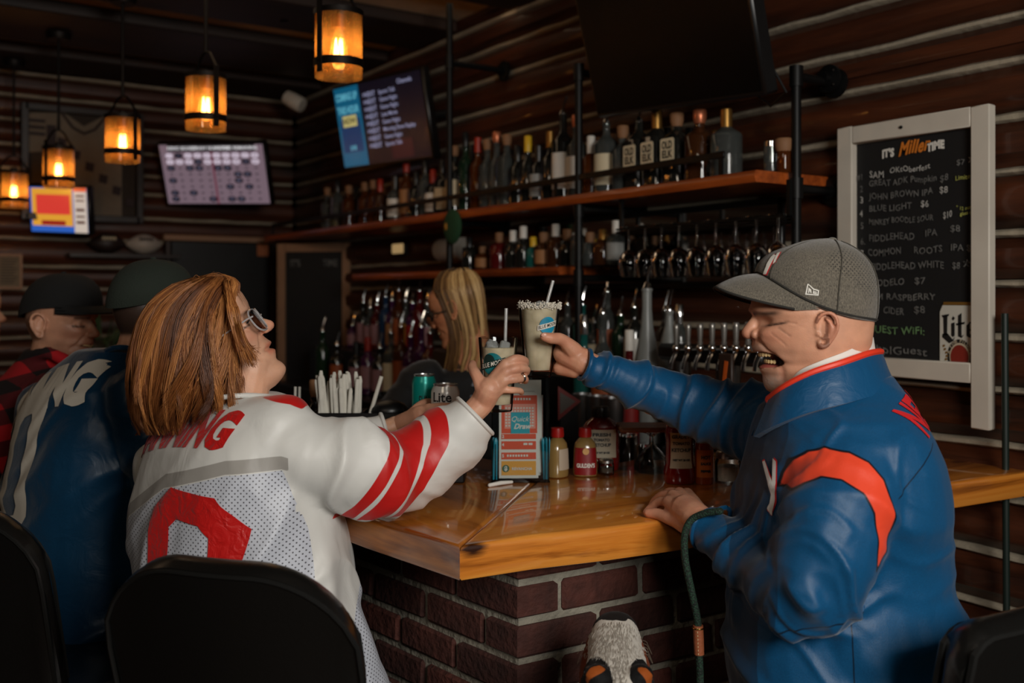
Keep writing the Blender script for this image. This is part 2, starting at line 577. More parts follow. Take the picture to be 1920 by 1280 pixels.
                 # bar counter: slabs on a brick base
ZT, ZU = 1.058, 0.994
BA = Vector((0.902, 1.50))                  # outer corner of the slab
LD = Vector((-0.12, 1.0))                   # direction of the left run
LW = 0.60
FE = [(0.902, 1.50), (1.36, 1.437), (2.11, 1.362), (2.466, 1.336)]   # front edge of the right run
def left_edge(y, off=0.0):
 return BA.x + LD.x * (y - BA.y) + off
M_SLAB_X = None
def slab_mat(name, axis, dark=1.0):
 m, nt, b = newmat(name)
 tc = N(nt, 'ShaderNodeTexCoord')
 mp = N(nt, 'ShaderNodeMapping')
 mp.inputs['Scale'].default_value = (1.0, 9, 16) if axis == 'X' else (9, 1.0, 16)
 mp.inputs['Rotation'].default_value = (0, 0, math.radians(4 if axis == 'X' else -4))
 L(nt, tc.outputs['Object'], mp.inputs['Vector'])
 n1 = N(nt, 'ShaderNodeTexNoise', Scale=1.3, Detail=8.0, Roughness=0.62, Distortion=0.7)
 L(nt, mp.outputs[0], n1.inputs['Vector'])
 rp = N(nt, 'ShaderNodeValToRGB')
 e = rp.color_ramp.elements
 e[0].position = 0.28
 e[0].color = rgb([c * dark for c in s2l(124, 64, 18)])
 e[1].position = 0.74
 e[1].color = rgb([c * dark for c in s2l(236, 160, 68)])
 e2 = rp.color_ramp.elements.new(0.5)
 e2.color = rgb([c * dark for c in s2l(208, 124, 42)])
 L(nt, n1.outputs[0], rp.inputs[0])
 n2 = N(nt, 'ShaderNodeTexNoise', Scale=0.55, Detail=5.0, Roughness=0.7, Distortion=1.2)
 L(nt, mp.outputs[0], n2.inputs['Vector'])
 r2 = N(nt, 'ShaderNodeValToRGB')
 r2.color_ramp.elements[0].position = 0.54
 r2.color_ramp.elements[0].color = (1, 1, 1, 1)
 r2.color_ramp.elements[1].position = 0.68
 r2.color_ramp.elements[1].color = (0.32, 0.2, 0.13, 1)
 L(nt, n2.outputs[0], r2.inputs[0])
 mx = N(nt, 'ShaderNodeMix', data_type='RGBA', blend_type='MULTIPLY')
 mx.inputs[0].default_value = 1
 L(nt, rp.outputs[0], mx.inputs[6])
 L(nt, r2.outputs[0], mx.inputs[7])
 mk = N(nt, 'ShaderNodeMapping')
 mk.inputs['Scale'].default_value = (5, 8, 9) if axis == 'X' else (8, 5, 9)
 L(nt, tc.outputs['Object'], mk.inputs['Vector'])
 vo = N(nt, 'ShaderNodeTexVoronoi', Scale=1.0, Randomness=1.0)
 L(nt, mk.outputs[0], vo.inputs['Vector'])
 ad = N(nt, 'ShaderNodeMath', operation='MULTIPLY_ADD')
 n3 = N(nt, 'ShaderNodeTexNoise', Scale=9.0, Detail=3.0)
 L(nt, mp.outputs[0], n3.inputs['Vector'])
 L(nt, n3.outputs[0], ad.inputs[0])
 ad.inputs[1].default_value = 0.16
 L(nt, vo.outputs['Distance'], ad.inputs[2])
 kr = N(nt, 'ShaderNodeValToRGB')
 kr.color_ramp.elements[0].position = 0.15
 kr.color_ramp.elements[0].color = (0.05, 0.03, 0.02, 1)
 kr.color_ramp.elements[1].position = 0.25
 kr.color_ramp.elements[1].color = (1, 1, 1, 1)
 L(nt, ad.outputs[0], kr.inputs[0])
 m2 = N(nt, 'ShaderNodeMix', data_type='RGBA', blend_type='MULTIPLY')
 m2.inputs[0].default_value = 1
 L(nt, mx.outputs[2], m2.inputs[6])
 L(nt, kr.outputs[0], m2.inputs[7])
 L(nt, m2.outputs[2], b.inputs['Base Color'])
 b.inputs['Roughness'].default_value = 0.3
 b.inputs['Coat Weight'].default_value = 1.0
 b.inputs['Coat Roughness'].default_value = 0.03
 nb = N(nt, 'ShaderNodeTexNoise', Scale=7.0, Detail=2.0)
 L(nt, tc.outputs['Object'], nb.inputs['Vector'])
 bp = N(nt, 'ShaderNodeBump', Strength=0.06, Distance=0.01)
 L(nt, nb.outputs[0], bp.inputs['Height'])
 L(nt, bp.outputs[0], b.inputs['Coat Normal'])
 return m
M_SLAB_R = slab_mat('slab_right_wood', 'X')
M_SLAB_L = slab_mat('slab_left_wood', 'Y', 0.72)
def slab(name, poly, m, parent, bev=0.011):
 bm = bmesh.new()
 vs = [bm.verts.new((x, y, ZU)) for x, y in poly]
 f = bm.faces.new(vs)
 r = bmesh.ops.extrude_face_region(bm, geom=[f])
 top = [g for g in r['geom'] if isinstance(g, bmesh.types.BMVert)]
 for v in top:
  v.co.z = ZT
 bmesh.ops.recalc_face_normals(bm, faces=bm.faces)
 te = [e for e in bm.edges if all(abs(v.co.z - ZT) < 1e-6 for v in e.verts)]
 bmesh.ops.bevel(bm, geom=te, offset=bev, segments=3, profile=0.5, affect='EDGES')
 be = [e for e in bm.edges if all(abs(v.co.z - ZU) < 1e-6 for v in e.verts)]
 bmesh.ops.bevel(bm, geom=be, offset=0.006, segments=2, profile=0.5, affect='EDGES')
 me = bpy.data.meshes.new(name)
 bm.to_mesh(me)
 bm.free()
 me.materials.append(m)
 me.shade_smooth()
 me.set_sharp_from_angle(angle=math.radians(35))
 o = put(name, me, parent)
 return o
bar = thing('bar_counter', 'glossy honey-brown wooden bar counter with a mitred corner on a dark brick base', 'bar counter')
IC = (1.475, 2.02)                               # inner corner
yfar = 5.7
rr = random.Random(3)
fe = [FE[0], (1.05, 1.487), (1.2, 1.458), FE[1], (1.55, 1.425), (1.75, 1.40), (1.95, 1.376), FE[2], (2.3, 1.348), FE[3]]
slab('countertop', fe + [(2.466, 1.97), (2.1, 1.985), (1.75, 2.0), IC], M_SLAB_R, bar).__setitem__('label', 'right slab, bright honey wood with knots along its thick front edge')
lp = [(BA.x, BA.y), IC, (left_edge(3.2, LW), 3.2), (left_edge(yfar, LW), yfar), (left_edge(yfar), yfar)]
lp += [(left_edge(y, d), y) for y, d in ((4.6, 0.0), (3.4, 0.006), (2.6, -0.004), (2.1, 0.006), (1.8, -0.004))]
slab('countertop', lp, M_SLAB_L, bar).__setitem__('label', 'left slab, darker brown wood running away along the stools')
M_MORTAR = mat('mortar', s2l(142, 136, 122), 0.95, bump=0.9, bscale=55, var=0.25, vscale=14)
M_BRICK = mat('brick', s2l(70, 34, 26), 0.85, bump=0.6, bscale=70, var=0.45, vscale=22, rnd=0.5)
BC = Vector((1.088, 1.594))
RD = Vector((1.0, -0.046)).normalized()
LDn = LD.normalized()
CH, BL, MJ = 0.0765, 0.205, 0.015
TOPB = 1.008
core = MB()
t = 0.012
p0 = BC + RD * t * 0 + Vector((0.009, 0.009))
far_r = BC + RD * 1.362 + Vector((0, 0.009))
far_l = BC + LDn * 4.1 + Vector((0.009, 0))
core.prism([(p0.x, p0.y), (far_r.x, far_r.y), (far_r.x, far_r.y + 0.16), (p0.x + 0.17, p0.y + 0.17), (far_l.x + 0.16, far_l.y), (far_l.x, far_l.y)], 0.0, ZU)
core.build('mortar_core', M_MORTAR, bar, smooth=False)
bricks_me = {}
def brick_mesh(ln, seed):
 k = (round(ln, 3), seed)
 if k not in bricks_me:
  mb = MB().box((0, 0, 0), (ln, 0.095, CH - MJ), bev=0.006)
  r2 = random.Random(seed)
  mb.v = [(x + r2.uniform(-.002, .002), y + r2.uniform(-.0015, .0015), z + r2.uniform(-.0018, .0018)) for x, y, z in mb.v]
  bricks_me[k] = mb.mesh('brick', M_BRICK, True, 30)
 return bricks_me[k]
def course(face_dir, inward, k, start, length, zc):
 a = math.atan2(face_dir.y, face_dir.x)
 s = start
 while s < length:
  ln = BL - MJ
  if s + ln > length + 0.075 and face_dir is RD:
   ln = length + 0.075 - s
   if ln < 0.04:
    break
  c = BC + face_dir * (s + ln / 2) + inward * 0.0475
  o = put('brick', brick_mesh(ln, rr.randrange(5)), bar, (c.x, c.y, zc), (0, 0, a))
  if k == 0:
   o.scale.z = 0.045 / (CH - MJ)
  s += BL
ncourse = 9
for k in range(ncourse):
 zc = TOPB - CH * (k + 0.5) + 0.004
 inR = Vector((-RD.y, RD.x))
 inL = Vector((LDn.y, -LDn.x))
 hh = (CH - MJ) / 2
 if k == 0:
  zc, hh = 0.966, 0.0225
 ln = BL - MJ
 if k % 2 == 0:
  q = [BC, BC + RD * ln, BC + RD * ln + inR * 0.095, BC + LDn * 0.095]
  course(RD, inR, k, BL, 1.28, zc)
  course(LDn, inL, k, 0.11, 3.85, zc)
 else:
  q = [BC, BC + RD * 0.095, BC + LDn * ln + inL * 0.095, BC + LDn * ln]
  course(RD, inR, k, 0.11, 1.28, zc)
  course(LDn, inL, k, BL, 3.85, zc)
 c2 = sum(q, Vector((0, 0))) / 4
 mb = MB()
 b_ = 0.005
 rg = lambda e, z: [Vector((c2.x + (p.x - c2.x) * (1 - e / 0.06), c2.y + (p.y - c2.y) * (1 - e / 0.06), z)) for p in q]
 mb.loft([rg(b_, -hh), rg(0, -hh + b_), rg(0, hh - b_), rg(b_, hh)])
 mb.build('brick', M_BRICK, bar, True, 30, loc=(0, 0, zc))
                 # common materials
M_BLACK = mat('black_metal', s2l(20, 20, 20), 0.45, metal=0.6)
M_BLACKP = mat('black_plastic', s2l(14, 14, 15), 0.35)
M_SCREEN = mat('dark_screen', s2l(6, 6, 8), 0.12, coat=0.5)
M_CHROME = mat('chrome', (0.75, 0.75, 0.75), 0.12, metal=1.0)
M_STEEL = mat('brushed_steel', (0.55, 0.55, 0.55), 0.3, metal=1.0)
M_WHITEP = mat('white_paint', s2l(205, 196, 182), 0.55, var=0.1, vscale=6)
M_TANP = mat('tan_paint', s2l(150, 112, 84), 0.6, var=0.1)
M_PAPER = mat('white_paper', s2l(225, 221, 212), 0.7)
M_CREAM = mat('cream_label', s2l(214, 200, 168), 0.7)
M_INK = mat('black_ink', s2l(18, 16, 16), 0.6)
M_SHELF = wood('shelf_wood', s2l(92, 36, 12), s2l(190, 92, 34), 'Y', 0.8, rough=0.4, coat=0.2, knots=True)
                 # pendant lamps over the bar
M_AMBER = clearglass('amber_glass', s2l(255, 224, 176), 0.02, haze=0.22, hazecol=s2l(226, 168, 96))
M_BRASSD = mat('lamp_black', s2l(26, 20, 16), 0.5, metal=0.7)
M_FIL = emat('filament', (1.0, 0.84, 0.56), 40)
M_BULB = clearglass('bulb_glass', s2l(255, 244, 222), 0.03, haze=0.12, hazecol=s2l(255, 214, 150))
M_SOCKET = mat('socket_brass', s2l(150, 96, 60), 0.4, metal=0.8)
ROD = {}
def pendant(px, ytop, ybot, D, label, turn):
 bot = P(px, ybot, D)
 s = (ybot - ytop) / F * D / 0.205
 r, h = 0.070, 0.185
 t = thing('pendant_lamp', label, 'lamp', (bot.x, bot.y, bot.z), turn, 'amber glass pendant lamps over the bar')
 g = MB()
 n = 40
 ro = [(r, 0.004), (r, h)]
 g.lathe([(r, 0.0), (r, h * 0.5), (r, h), (r - 0.002, h), (r - 0.002, h * 0.5), (r - 0.002, 0)], n, caps=False)
 g.build('lamp_shade', M_AMBER, t)
 b = MB()
 b.lathe([(r + 0.0015, 0.028), (r + 0.004, 0.028), (r + 0.004, 0.052), (r + 0.0015, 0.052), (r + 0.0015, 0.028)], n, caps=False)
 b.build('band', M_BRASSD, t)
 b = MB()
 b.lathe([(r + 0.001, h - 0.004), (r + 0.004, h - 0.004), (r + 0.004, h + 0.012), (0.02, h + 0.016), (0.018, h + 0.03), (0.0, h + 0.03)], n, caps=False)
 b.build('cap', M_BRASSD, t)
 b = MB()
 for sg in (-1, 1):
  b.box((sg * (r + 0.0065), 0, h / 2 + 0.02), (0.005, 0.02, h + 0.03), bev=0.001)
  b.tube([(sg * (r + 0.006), 0, h + 0.03), (sg * 0.03, 0, h + 0.085), (0, 0, h + 0.095)], 0.005, 8)
  b.tube([(sg * (r + 0.004), 0, 0.04), (sg * (r + 0.018), 0, 0.04)], 0.005, 8)
 b.build('yoke', M_BRASSD, t)
 b = MB()
 b.lathe([(0.0, h - 0.038), (0.021, h - 0.038), (0.023, h - 0.03), (0.023, h), (0, h)], 16, caps=False)
 b.build('socket', M_SOCKET, t)
 b = MB()
 b.lathe([(0.012, h - 0.036), (0.015, h - 0.055), (0.024, h - 0.09), (0.027, h - 0.115), (0.022, h - 0.135), (0.01, h - 0.146), (0, h - 0.147)], 20, caps=False)
 bl = b.build('bulb', M_BULB, t)
 b = MB()
 for k in range(5):
  a0, a1 = 2 * PI * k / 5, 2 * PI * (k + 0.5) / 5
  q = 0.013
  b.tube([(q * math.cos(a0), q * math.sin(a0), h - 0.128), (q * 0.8 * math.cos(a1), q * 0.8 * math.sin(a1), h - 0.07), (q * math.cos(a1 + .6), q * math.sin(a1 + .6), h - 0.128)], 0.0019, 6)
 b.build('filament', M_FIL, bl)
 b = MB()
 top = (ZC - 0.07 - bot.z)
 b.tube([(0, 0, h + 0.09), (0, 0, h + 0.16), (0, 0, top)], [0.0085, 0.0065, 0.0065], 10)
 b.lathe([(0, top - 0.03), (0.05, top - 0.03), (0.06, top - 0.004), (0.06, top), (0, top)], 20, caps=False)
 b.build('rod', M_BRASSD, t)
 d = bpy.data.lights.new('pendant_glow', 'POINT')
 d.energy = 2.6
 d.color = (1.0, 0.80, 0.55)
 d.shadow_soft_size = 0.03
 lo = bpy.data.objects.new('pendant_glow', d)
 COL.objects.link(lo)
 lo.parent = t
 lo.location = (0, 0, h - 0.10)
pendant(635, 14, 146, 2.95, 'largest and nearest amber glass pendant lamp, hanging above the toasting pair', 0.35)
pendant(386, 150, 244, 3.55, 'second nearest amber pendant lamp, its strap crossing the lit glass, above the bingo screen', 1.75)
pendant(230, 228, 304, 4.20, 'amber pendant lamp in front of the framed jersey', 2.05)
pendant(110, 286, 352, 4.80, 'amber pendant lamp just above the small red and yellow screen', 0.6)
pendant(26, 332, 389, 5.37, 'smallest and farthest amber pendant lamp, at the left edge', 0.4)
                 # shelves and pipe brackets on the right wall
ZS = 1.852      # top of the upper shelf
def shelf_board(name, label, x0, y0, y1, ztop, th):
 rr = random.Random(int(y1 * 10))
 n = 14
 mb = MB()
 rings = []
 for i in range(n + 1):
  y = y0 + (y1 - y0) * i / n
  w = rr.uniform(-0.008, 0.008)
  x = x0 + w
  rings.append([Vector(p) for p in ((XW - 0.005, y, ztop - th), (x + 0.004, y, ztop - th), (x - 0.004 + rr.uniform(-.003, .003), y, ztop - th * 0.5), (x + 0.002, y, ztop - 0.003), (x + 0.006, y, ztop), (XW - 0.005, y, ztop))])
 mb.loft(rings)
 o = mb.build(name, M_SHELF, angle=50)
 return tag(o, label, 'shelf')
sh1 = shelf_board('wall_shelf', 'long live-edge wooden shelf full of liquor bottles under the big television', 2.16, 1.96, 5.9, ZS, 0.034)
sh2 = shelf_board('wall_shelf', 'short lower wooden shelf behind the bartender', 2.2, 2.95, 4.75, 1.60, 0.03)
def pipe_rack(name, label, y, z0, z1, x=2.19, arms=()):
 t = thing(name, label, 'pipe')
 t.location = (x, y, z0)
 b = MB()
 b.tube([(0, 0, 0), (0, 0, z1 - z0)], 0.0145, 12)
 b.build('upright', M_BLACK, t)
 for za in arms:
  b = MB()
  b.tube([(0, 0, za - z0), (XW - 0.03 - x, 0, za - z0)], 0.0135, 10)
  b.tube([(0, 0, za - z0 - 0.03), (0, 0, za - z0 + 0.03)], 0.02, 10)
  b.lathe([(0.0, 0), (0.045, 0), (0.045, 0.01), (0.022, 0.016), (0.022, 0.03), (0, 0.03)], 16, Matrix.Translation((XW - 0.003 - x, 0, za - z0)) @ Matrix.Rotation(-PI / 2, 4, 'Y'), caps=False)
  b.build('arm', M_BLACK, t)
 return t
pr1 = PX(1493, 140, 2.3)
pipe_rack('pipe_bracket', 'black iron pipe bracket at the right end of the bottle shelf', pr1.y, 1.62, pr1.z, x=2.3, arms=(pr1.z - 0.005, 1.805))
pr2 = PX(1085, 300, 2.19)
pipe_rack('pipe_bracket', 'black iron pipe bracket between the two shelves, behind the raised glasses', pr2.y, 1.21, 2.3, arms=(2.29, 1.805, 1.555))
pr3 = PX(843, 40, 2.19)
pipe_rack('pipe_bracket', 'tall black iron pipe rising to the ceiling left of the big television', pr3.y, 1.56, ZC - 0.065, arms=(1.805, 2.5))
t = thing('bottle_rail', 'thin black guard rail in front of the upper bottle row', 'rail', (2.185, 0, 0))
b = MB()
b.box((0, 3.98, ZS + 0.062), (0.008, 3.75, 0.022), bev=0.002)
b.build('bar', M_BLACK, t)
for y in (2.12, 2.95, 3.85, 4.8, 5.84):
 MB().box((0.0, y, ZS + 0.026), (0.008, 0.014, 0.05)).build('rail_post', M_BLACK, t)
t = thing('wall_mirror', 'dark framed mirror behind the hanging stemware', 'mirror', (XW - 0.035, 2.75, 1.66))
MB().box((0, 0, 0), (0.008, 1.25, 0.24)).build('mirror_glass', mat('mirror', (0.5, 0.48, 0.46), 0.06, metal=1.0), t)
b = MB()
for dz in (-0.13, 0.13):
 b.box((-0.004, 0, dz), (0.02, 1.3, 0.02), bev=0.003)
for dy in (-0.64, 0.64):
 b.box((-0.004, dy, 0), (0.02, 0.02, 0.28), bev=0.003)
b.build('mirror_frame', M_BLACKP, t)
                 # bottles
GL = {
 'clear': mat('bottle_clear', (0.30, 0.33, 0.31), 0.05, trans=0.85, ior=1.35),
 'dark': mat('bottle_dark', (0.012, 0.012, 0.01), 0.08, coat=0.6),
 'green': mat('bottle_green', (0.02, 0.05, 0.025), 0.06, trans=0.4),
 'amber': mat('bottle_amber', (0.30, 0.075, 0.012), 0.05, trans=0.8, ior=1.35),
 'brown': mat('bottle_brown', (0.09, 0.03, 0.01), 0.06, trans=0.5),
 'white': mat('bottle_white', (0.6, 0.58, 0.54), 0.3),
 'blue': mat('bottle_blue', (0.02, 0.06, 0.14), 0.08, trans=0.4),
 'teal': mat('bottle_teal', (0.02, 0.16, 0.14), 0.1, trans=0.4),
 'red': mat('bottle_red', (0.14, 0.01, 0.01), 0.1, trans=0.4),
 'frost': mat('bottle_frost', (0.42, 0.44, 0.42), 0.35, trans=0.5),
 'purple': mat('bottle_purple', (0.10, 0.02, 0.09), 0.1, trans=0.4),
}
CAPC = {
 'cork': mat('cap_cork', s2l(138, 98, 66), 0.7), 'black': mat('cap_black', (0.01, 0.01, 0.01), 0.3), 'red': mat('cap_red', s2l(160, 40, 24), 0.4),
 'gold': mat('cap_gold', s2l(150, 112, 56), 0.35, metal=0.8), 'yellow': mat('cap_yellow', s2l(222, 178, 40), 0.4), 'white': mat('cap_white', s2l(225, 220, 210), 0.45),
 'silver': M_CHROME, 'copper': mat('cap_copper', s2l(196, 116, 80), 0.35, metal=0.6),
}
LABC = {
 'white': M_PAPER, 'cream': M_CREAM, 'black': mat('label_black', s2l(24, 22, 22), 0.5), 'tan': mat('label_tan', s2l(160, 112, 70), 0.7),
 'orange': mat('label_orange', s2l(150, 70, 26), 0.6), 'red': mat('label_red', s2l(150, 26, 24), 0.5), 'pink_lit': mat('label_pink_lit', s2l(150, 108, 112), 0.6), 'green': mat('label_green', s2l(40, 84, 50), 0.6),  # pink light on the labels, painted in as their colour
 'yellow': mat('label_yellow', s2l(214, 160, 40), 0.6), 'grey': mat('label_grey', s2l(150, 150, 146), 0.6),
}
_BM = {}
SHAPES = {   # fractions of the total height: body top, shoulder top, neck radius fraction
 'tall': (0.60, 0.74, 0.36), 'wine': (0.55, 0.72, 0.38), 'square': (0.66, 0.74, 0.34), 'squat': (0.62, 0.76, 0.30), 'slope': (0.36, 0.82, 0.34), 'jar': (0.8, 0.88, 0.8), 'jug': (0.5, 0.8, 0.25),
}
def bottle(name, label, x, y, z, h, r, kind='tall', glass='dark', cap='black', lab=None, group=None, rot=0.0, pourer=False, cat='bottle', lab_z=(0.12, 0.5), art=None):
 bt, st, nf = SHAPES[kind]
 k = (kind, glass, round(h, 2), round(r, 3), cap, lab, pourer, lab_z)
 hc = 0.045 if not pourer else 0.03
 if k not in _BM:
  n = 16
  m = MB()
  hn = h - hc
  rn = max(0.011, r * nf)
  if kind == 'square':
   prof = [(r * 0.8, 0), (r, 0.006), (r, h * bt * 0.96), (r * 0.9, h * bt), (rn * 1.25, h * st), (rn, h * (st + 0.02)), (rn, hn), (rn * 0.9, hn)]
   rings = []
   for rad, zz in prof:
    e = 0.0 if rad <= rn * 1.3 else 1.0
    ring = []
    for j in range(n):
     a = 2 * PI * (j + 0.5) / n
     q = rad / max(abs(math.cos(a)), abs(math.sin(a))) * 0.94
     q = (min(q, rad * 1.22)) if e else rad
     ring.append(Vector((q * math.cos(a), q * math.sin(a), zz)))
    rings.append(ring)
   m.loft(rings)
  else:
   prof = [(r * 0.82, 0), (r * 0.98, 0.004), (r, 0.012), (r, h * bt * 0.55), (r, h * bt)]
   for q in (0.25, 0.5, 0.75, 1.0):
    w = 0.5 - 0.5 * math.cos(PI * q)
    prof.append((r + (rn - r) * w, h * (bt + (st - bt) * q)))
   prof += [(rn, hn - 0.012), (rn * 1.15, hn - 0.010), (rn * 1.15, hn - 0.002), (rn * 0.9, hn)]
   m.lathe(prof, n)
  mb_ = m.mesh('bottle', GL[glass], True, 45)
  c = MB()
  if pourer:
   c.lathe([(rn * 0.8, hn - 0.012), (rn * 1.05, hn), (rn * 0.7, hn + 0.012), (0.0045, hn + 0.02)], 10)
   c.tube([(0, 0, hn + 0.012), (0.004, 0, hn + 0.035), (0.016, 0, hn + 0.07)], [0.0042, 0.0042, 0.0036], 8)
  elif cap in ('cork', 'copper'):
   c.lathe([(rn * 1.1, hn), (rn * 1.2, hn + 0.004), (rn * 1.45, hn + 0.018), (rn * 1.5, hc * 0.9 + hn), (rn * 1.3, h)], 14)
  else:
   c.lathe([(rn * 1.2, hn - 0.02), (rn * 1.22, hn), (rn * 1.2, h - 0.003), (rn * 1.0, h)], 14)
  mc = c.mesh('cap', M_CHROME if pourer else CAPC[cap], True, 40)
  ml = None
  if lab:
   q = MB()
   z0, z1 = h * lab_z[0], h * lab_z[1]
   if kind == 'square':
    q.box((-r * 0.985 - 0.001, 0, (z0 + z1) / 2), (0.0025, r * 1.5, z1 - z0), bev=0.001)
   else:
    rl = [Vector((-(r + 0.0012) * math.cos(a), (r + 0.0012) * math.sin(a), 0)) for a in [math.radians(-100 + 200 * i / 16) for i in range(17)]]
    q.loft([[v + Vector((0, 0, z0)) for v in rl], [v + Vector((0, 0, z1)) for v in rl]], caps=False, close=False)
   ml = q.mesh('label', LABC[lab], True, 60)
  _BM[k] = (mb_, mc, ml)
 mb_, mc, ml = _BM[k]
 o = put(name, mb_, None, (x, y, z), (0, 0, rot))
 tag(o, label, cat, group)
 put('pourer' if pourer else 'cap', mc, o)
 if ml:
  put('label', ml, o)
 return o
def ordinal(i):
 w = ['first', 'second', 'third', 'fourth', 'fifth', 'sixth', 'seventh', 'eighth', 'ninth', 'tenth', 'eleventh', 'twelfth', 'thirteenth', 'fourteenth', 'fifteenth', 'sixteenth', 'seventeenth', 'eighteenth', 'nineteenth', 'twentieth']
 if i < 20:
  return w[i]
 tens = {2: 'twenty', 3: 'thirty', 4: 'forty', 5: 'fifty', 6: 'sixty'}[(i + 1) // 10]
 r_ = (i + 1) % 10
 return tens + '-' + w[r_ - 1] if r_ else tens[:-1] + 'ieth'
GW = {'clear': 'clear glass', 'dark': 'black glass', 'green': 'dark green', 'amber': 'amber', 'brown': 'dark brown', 'white': 'white', 'blue': 'dark blue', 'teal': 'teal', 'red': 'red', 'frost': 'frosted', 'purple': 'purple'}
def row(items, x, z, where, group, wallx=None):
 lasty = None
 for i, it in enumerate(items):
  px, ty, r, kind, glass, cap, lab, pour = it
  p = PX(px, ty, x)
  y = p.y
  if lasty is not None:
   y = min(y, lasty[0] - lasty[1] - r - 0.003)
  lasty = (y, r)
  h = max(0.1, min(0.37, p.z - z))
  ds = GW[glass].replace(' glass', '') + ' bottle'
  if lab:
   ds += ', ' + lab + ' label'
  elif pour:
   ds += ', metal pourer'
  else:
   ds += ', ' + cap + ' stopper'
  bottle('bottle', ds + ', ' + ordinal(i) + ' from left ' + where, x, y, z, h, r, kind, glass, cap, lab, group, rot=YAW * 0 + R.uniform(-0.3, 0.3) if kind != 'square' else R.uniform(-0.06, 0.06), pourer=pour)
T, W_, Q, S, O, J = 'tall', 'wine', 'square', 'squat', 'slope', 'jar'
up = [
 (614, 352, .036, T, 'clear', 'cork', None, 0), (633, 338, .038, Q, 'clear', 'black', None, 0), (654, 348, .038, T, 'amber', 'cork', None, 0), (684, 342, .036, T, 'amber', 'cork', None, 0),
 (700, 338, .034, T, 'amber', 'cork', None, 0), (713, 336, .034, T, 'brown', 'red', None, 0), (741, 330, .040, T, 'clear', 'black', 'white', 0), (762, 298, .034, W_, 'amber', 'red', 'tan', 0),
 (780, 322, .036, T, 'dark', 'black', None, 0), (797, 300, .034, T, 'clear', 'black', None, 0), (812, 318, .036, T, 'dark', 'red', 'white', 0), (829, 300, .036, T, 'dark', 'black', 'cream', 0),
 (852, 274, .040, T, 'dark', 'cork', 'cream', 0), (873, 248, .034, T, 'green', 'black', None, 0), (896, 258, .037, T, 'amber', 'red', None, 0), (911, 262, .036, T, 'clear', 'cork', None, 0),
 (926, 249, .034, W_, 'clear', 'copper', None, 0), (944, 254, .040, Q, 'clear', 'cork', None, 0), (966, 274, .036, T, 'dark', 'black', None, 0), (985, 256, .034, W_, 'dark', 'yellow', None, 0),
 (1004, 274, .037, T, 'dark', 'black', 'grey', 0), (1031, 246, .037, W_, 'dark', 'gold', None, 0), (1053, 200, .043, T, 'dark', 'silver', 'white', 1), (1077, 217, .040, T, 'clear', 'copper', 'white', 0),
 (1108, 255, .036, T, 'amber', 'white', None, 0), (1137, 214, .044, S, 'clear', 'black', 'cream', 1), (1168, 236, .040, T, 'clear', 'cork', None, 0), (1197, 212, .043, Q, 'dark', 'gold', None, 1),
 (1230, 206, .044, Q, 'dark', 'gold', None, 0), (1269, 212, .046, Q, 'dark', 'cork', None, 0), (1312, 206, .050, S, 'brown', 'copper', None, 0), (1362, 204, .050, S, 'clear', 'gold', None, 0),
 (1446, 296, .022, J, 'clear', 'silver', None, 0), (1470, 300, .022, J, 'amber', 'cork', None, 0),
]
row(up, 2.285, ZS, 'on the upper shelf', 'bottles on the upper shelf')
for ob in [o for o in SC.objects if o.get('label', '').startswith('black bottle') and ('twenty-eighth' in o['label'] or 'twenty-ninth' in o['label'] or 'thirtieth' in o['label'])]:
 ob['label'] = 'square black bottle, cream label' + ob['label'][ob['label'].rindex(','):]
 r = 0.044
 q = MB()
 q.prism([(-.026, -.04), (.026, -.04), (.031, -.035), (.031, .035), (.026, .04), (-.026, .04), (-.031, .035), (-.031, -.035)], 0, 0.0015, frame(Vector((-r * 1.01, 0, 0.115)), (0, -1, 0), (0, 0, 1)))
 q.build('label', M_CREAM, ob)
 q = MB()
 Mt = frame(Vector((-r * 1.01 - 0.0022, 0, 0.115)), (0, -1, 0), (0, 0, 1))
 lettering(q, 'OLD', Mt @ Matrix.Translation((0, 0.017, 0)), 0.034, 0.0012, fit=0.046)
 lettering(q, 'ELK', Mt @ Matrix.Translation((0, -0.013, 0)), 0.034, 0.0012, fit=0.046)
 q.build('lettering', M_INK, ob, smooth=False)
up2 = [(px, ty, .034, R.choice([T, W_, T]), R.choice(['dark', 'brown', 'dark', 'amber', 'green']), R.choice(['black', 'gold', 'cork', 'black']), None, 0)
    for px, ty in ((668, 350), (722, 352), (752, 334), (806, 330), (842, 300), (884, 272), (918, 280), (957, 280), (1018, 282), (1065, 252), (1122, 258), (1152, 254), (1185, 250), (1250, 240), (1292, 240), (1340, 245))]
row(up2, 2.40, ZS, 'in the upper shelf back row', 'back row bottles on the upper shelf')
lo = [(880, 445, .033, T, 'dark', 'black', None, 0), (905, 462, .033, S, 'amber', 'cork', 'tan', 0), (936, 436, .040, S, 'red', 'cork', None, 0), (962, 432, .035, T, 'dark', 'white', None, 0), (980, 424, .036, T, 'dark', 'white', None, 0),
   (999, 444, .032, W_, 'teal', 'yellow', None, 0), (1016, 436, .036, T, 'brown', 'cork', 'tan', 0), (1042, 420, .036, T, 'brown', 'white', None, 0), (1060, 430, .034, T, 'dark', 'cork', None, 0),
   (1073, 414, .033, T, 'clear', 'white', None, 0), (1101, 436, .034, T, 'clear', 'cork', None, 0), (1124, 430, .036, T, 'brown', 'gold', None, 0), (1147, 414, .034, T, 'clear', 'white', 'grey', 0)]
row(lo, 2.29, 1.60, 'on the lower shelf', 'bottles on the lower shelf')
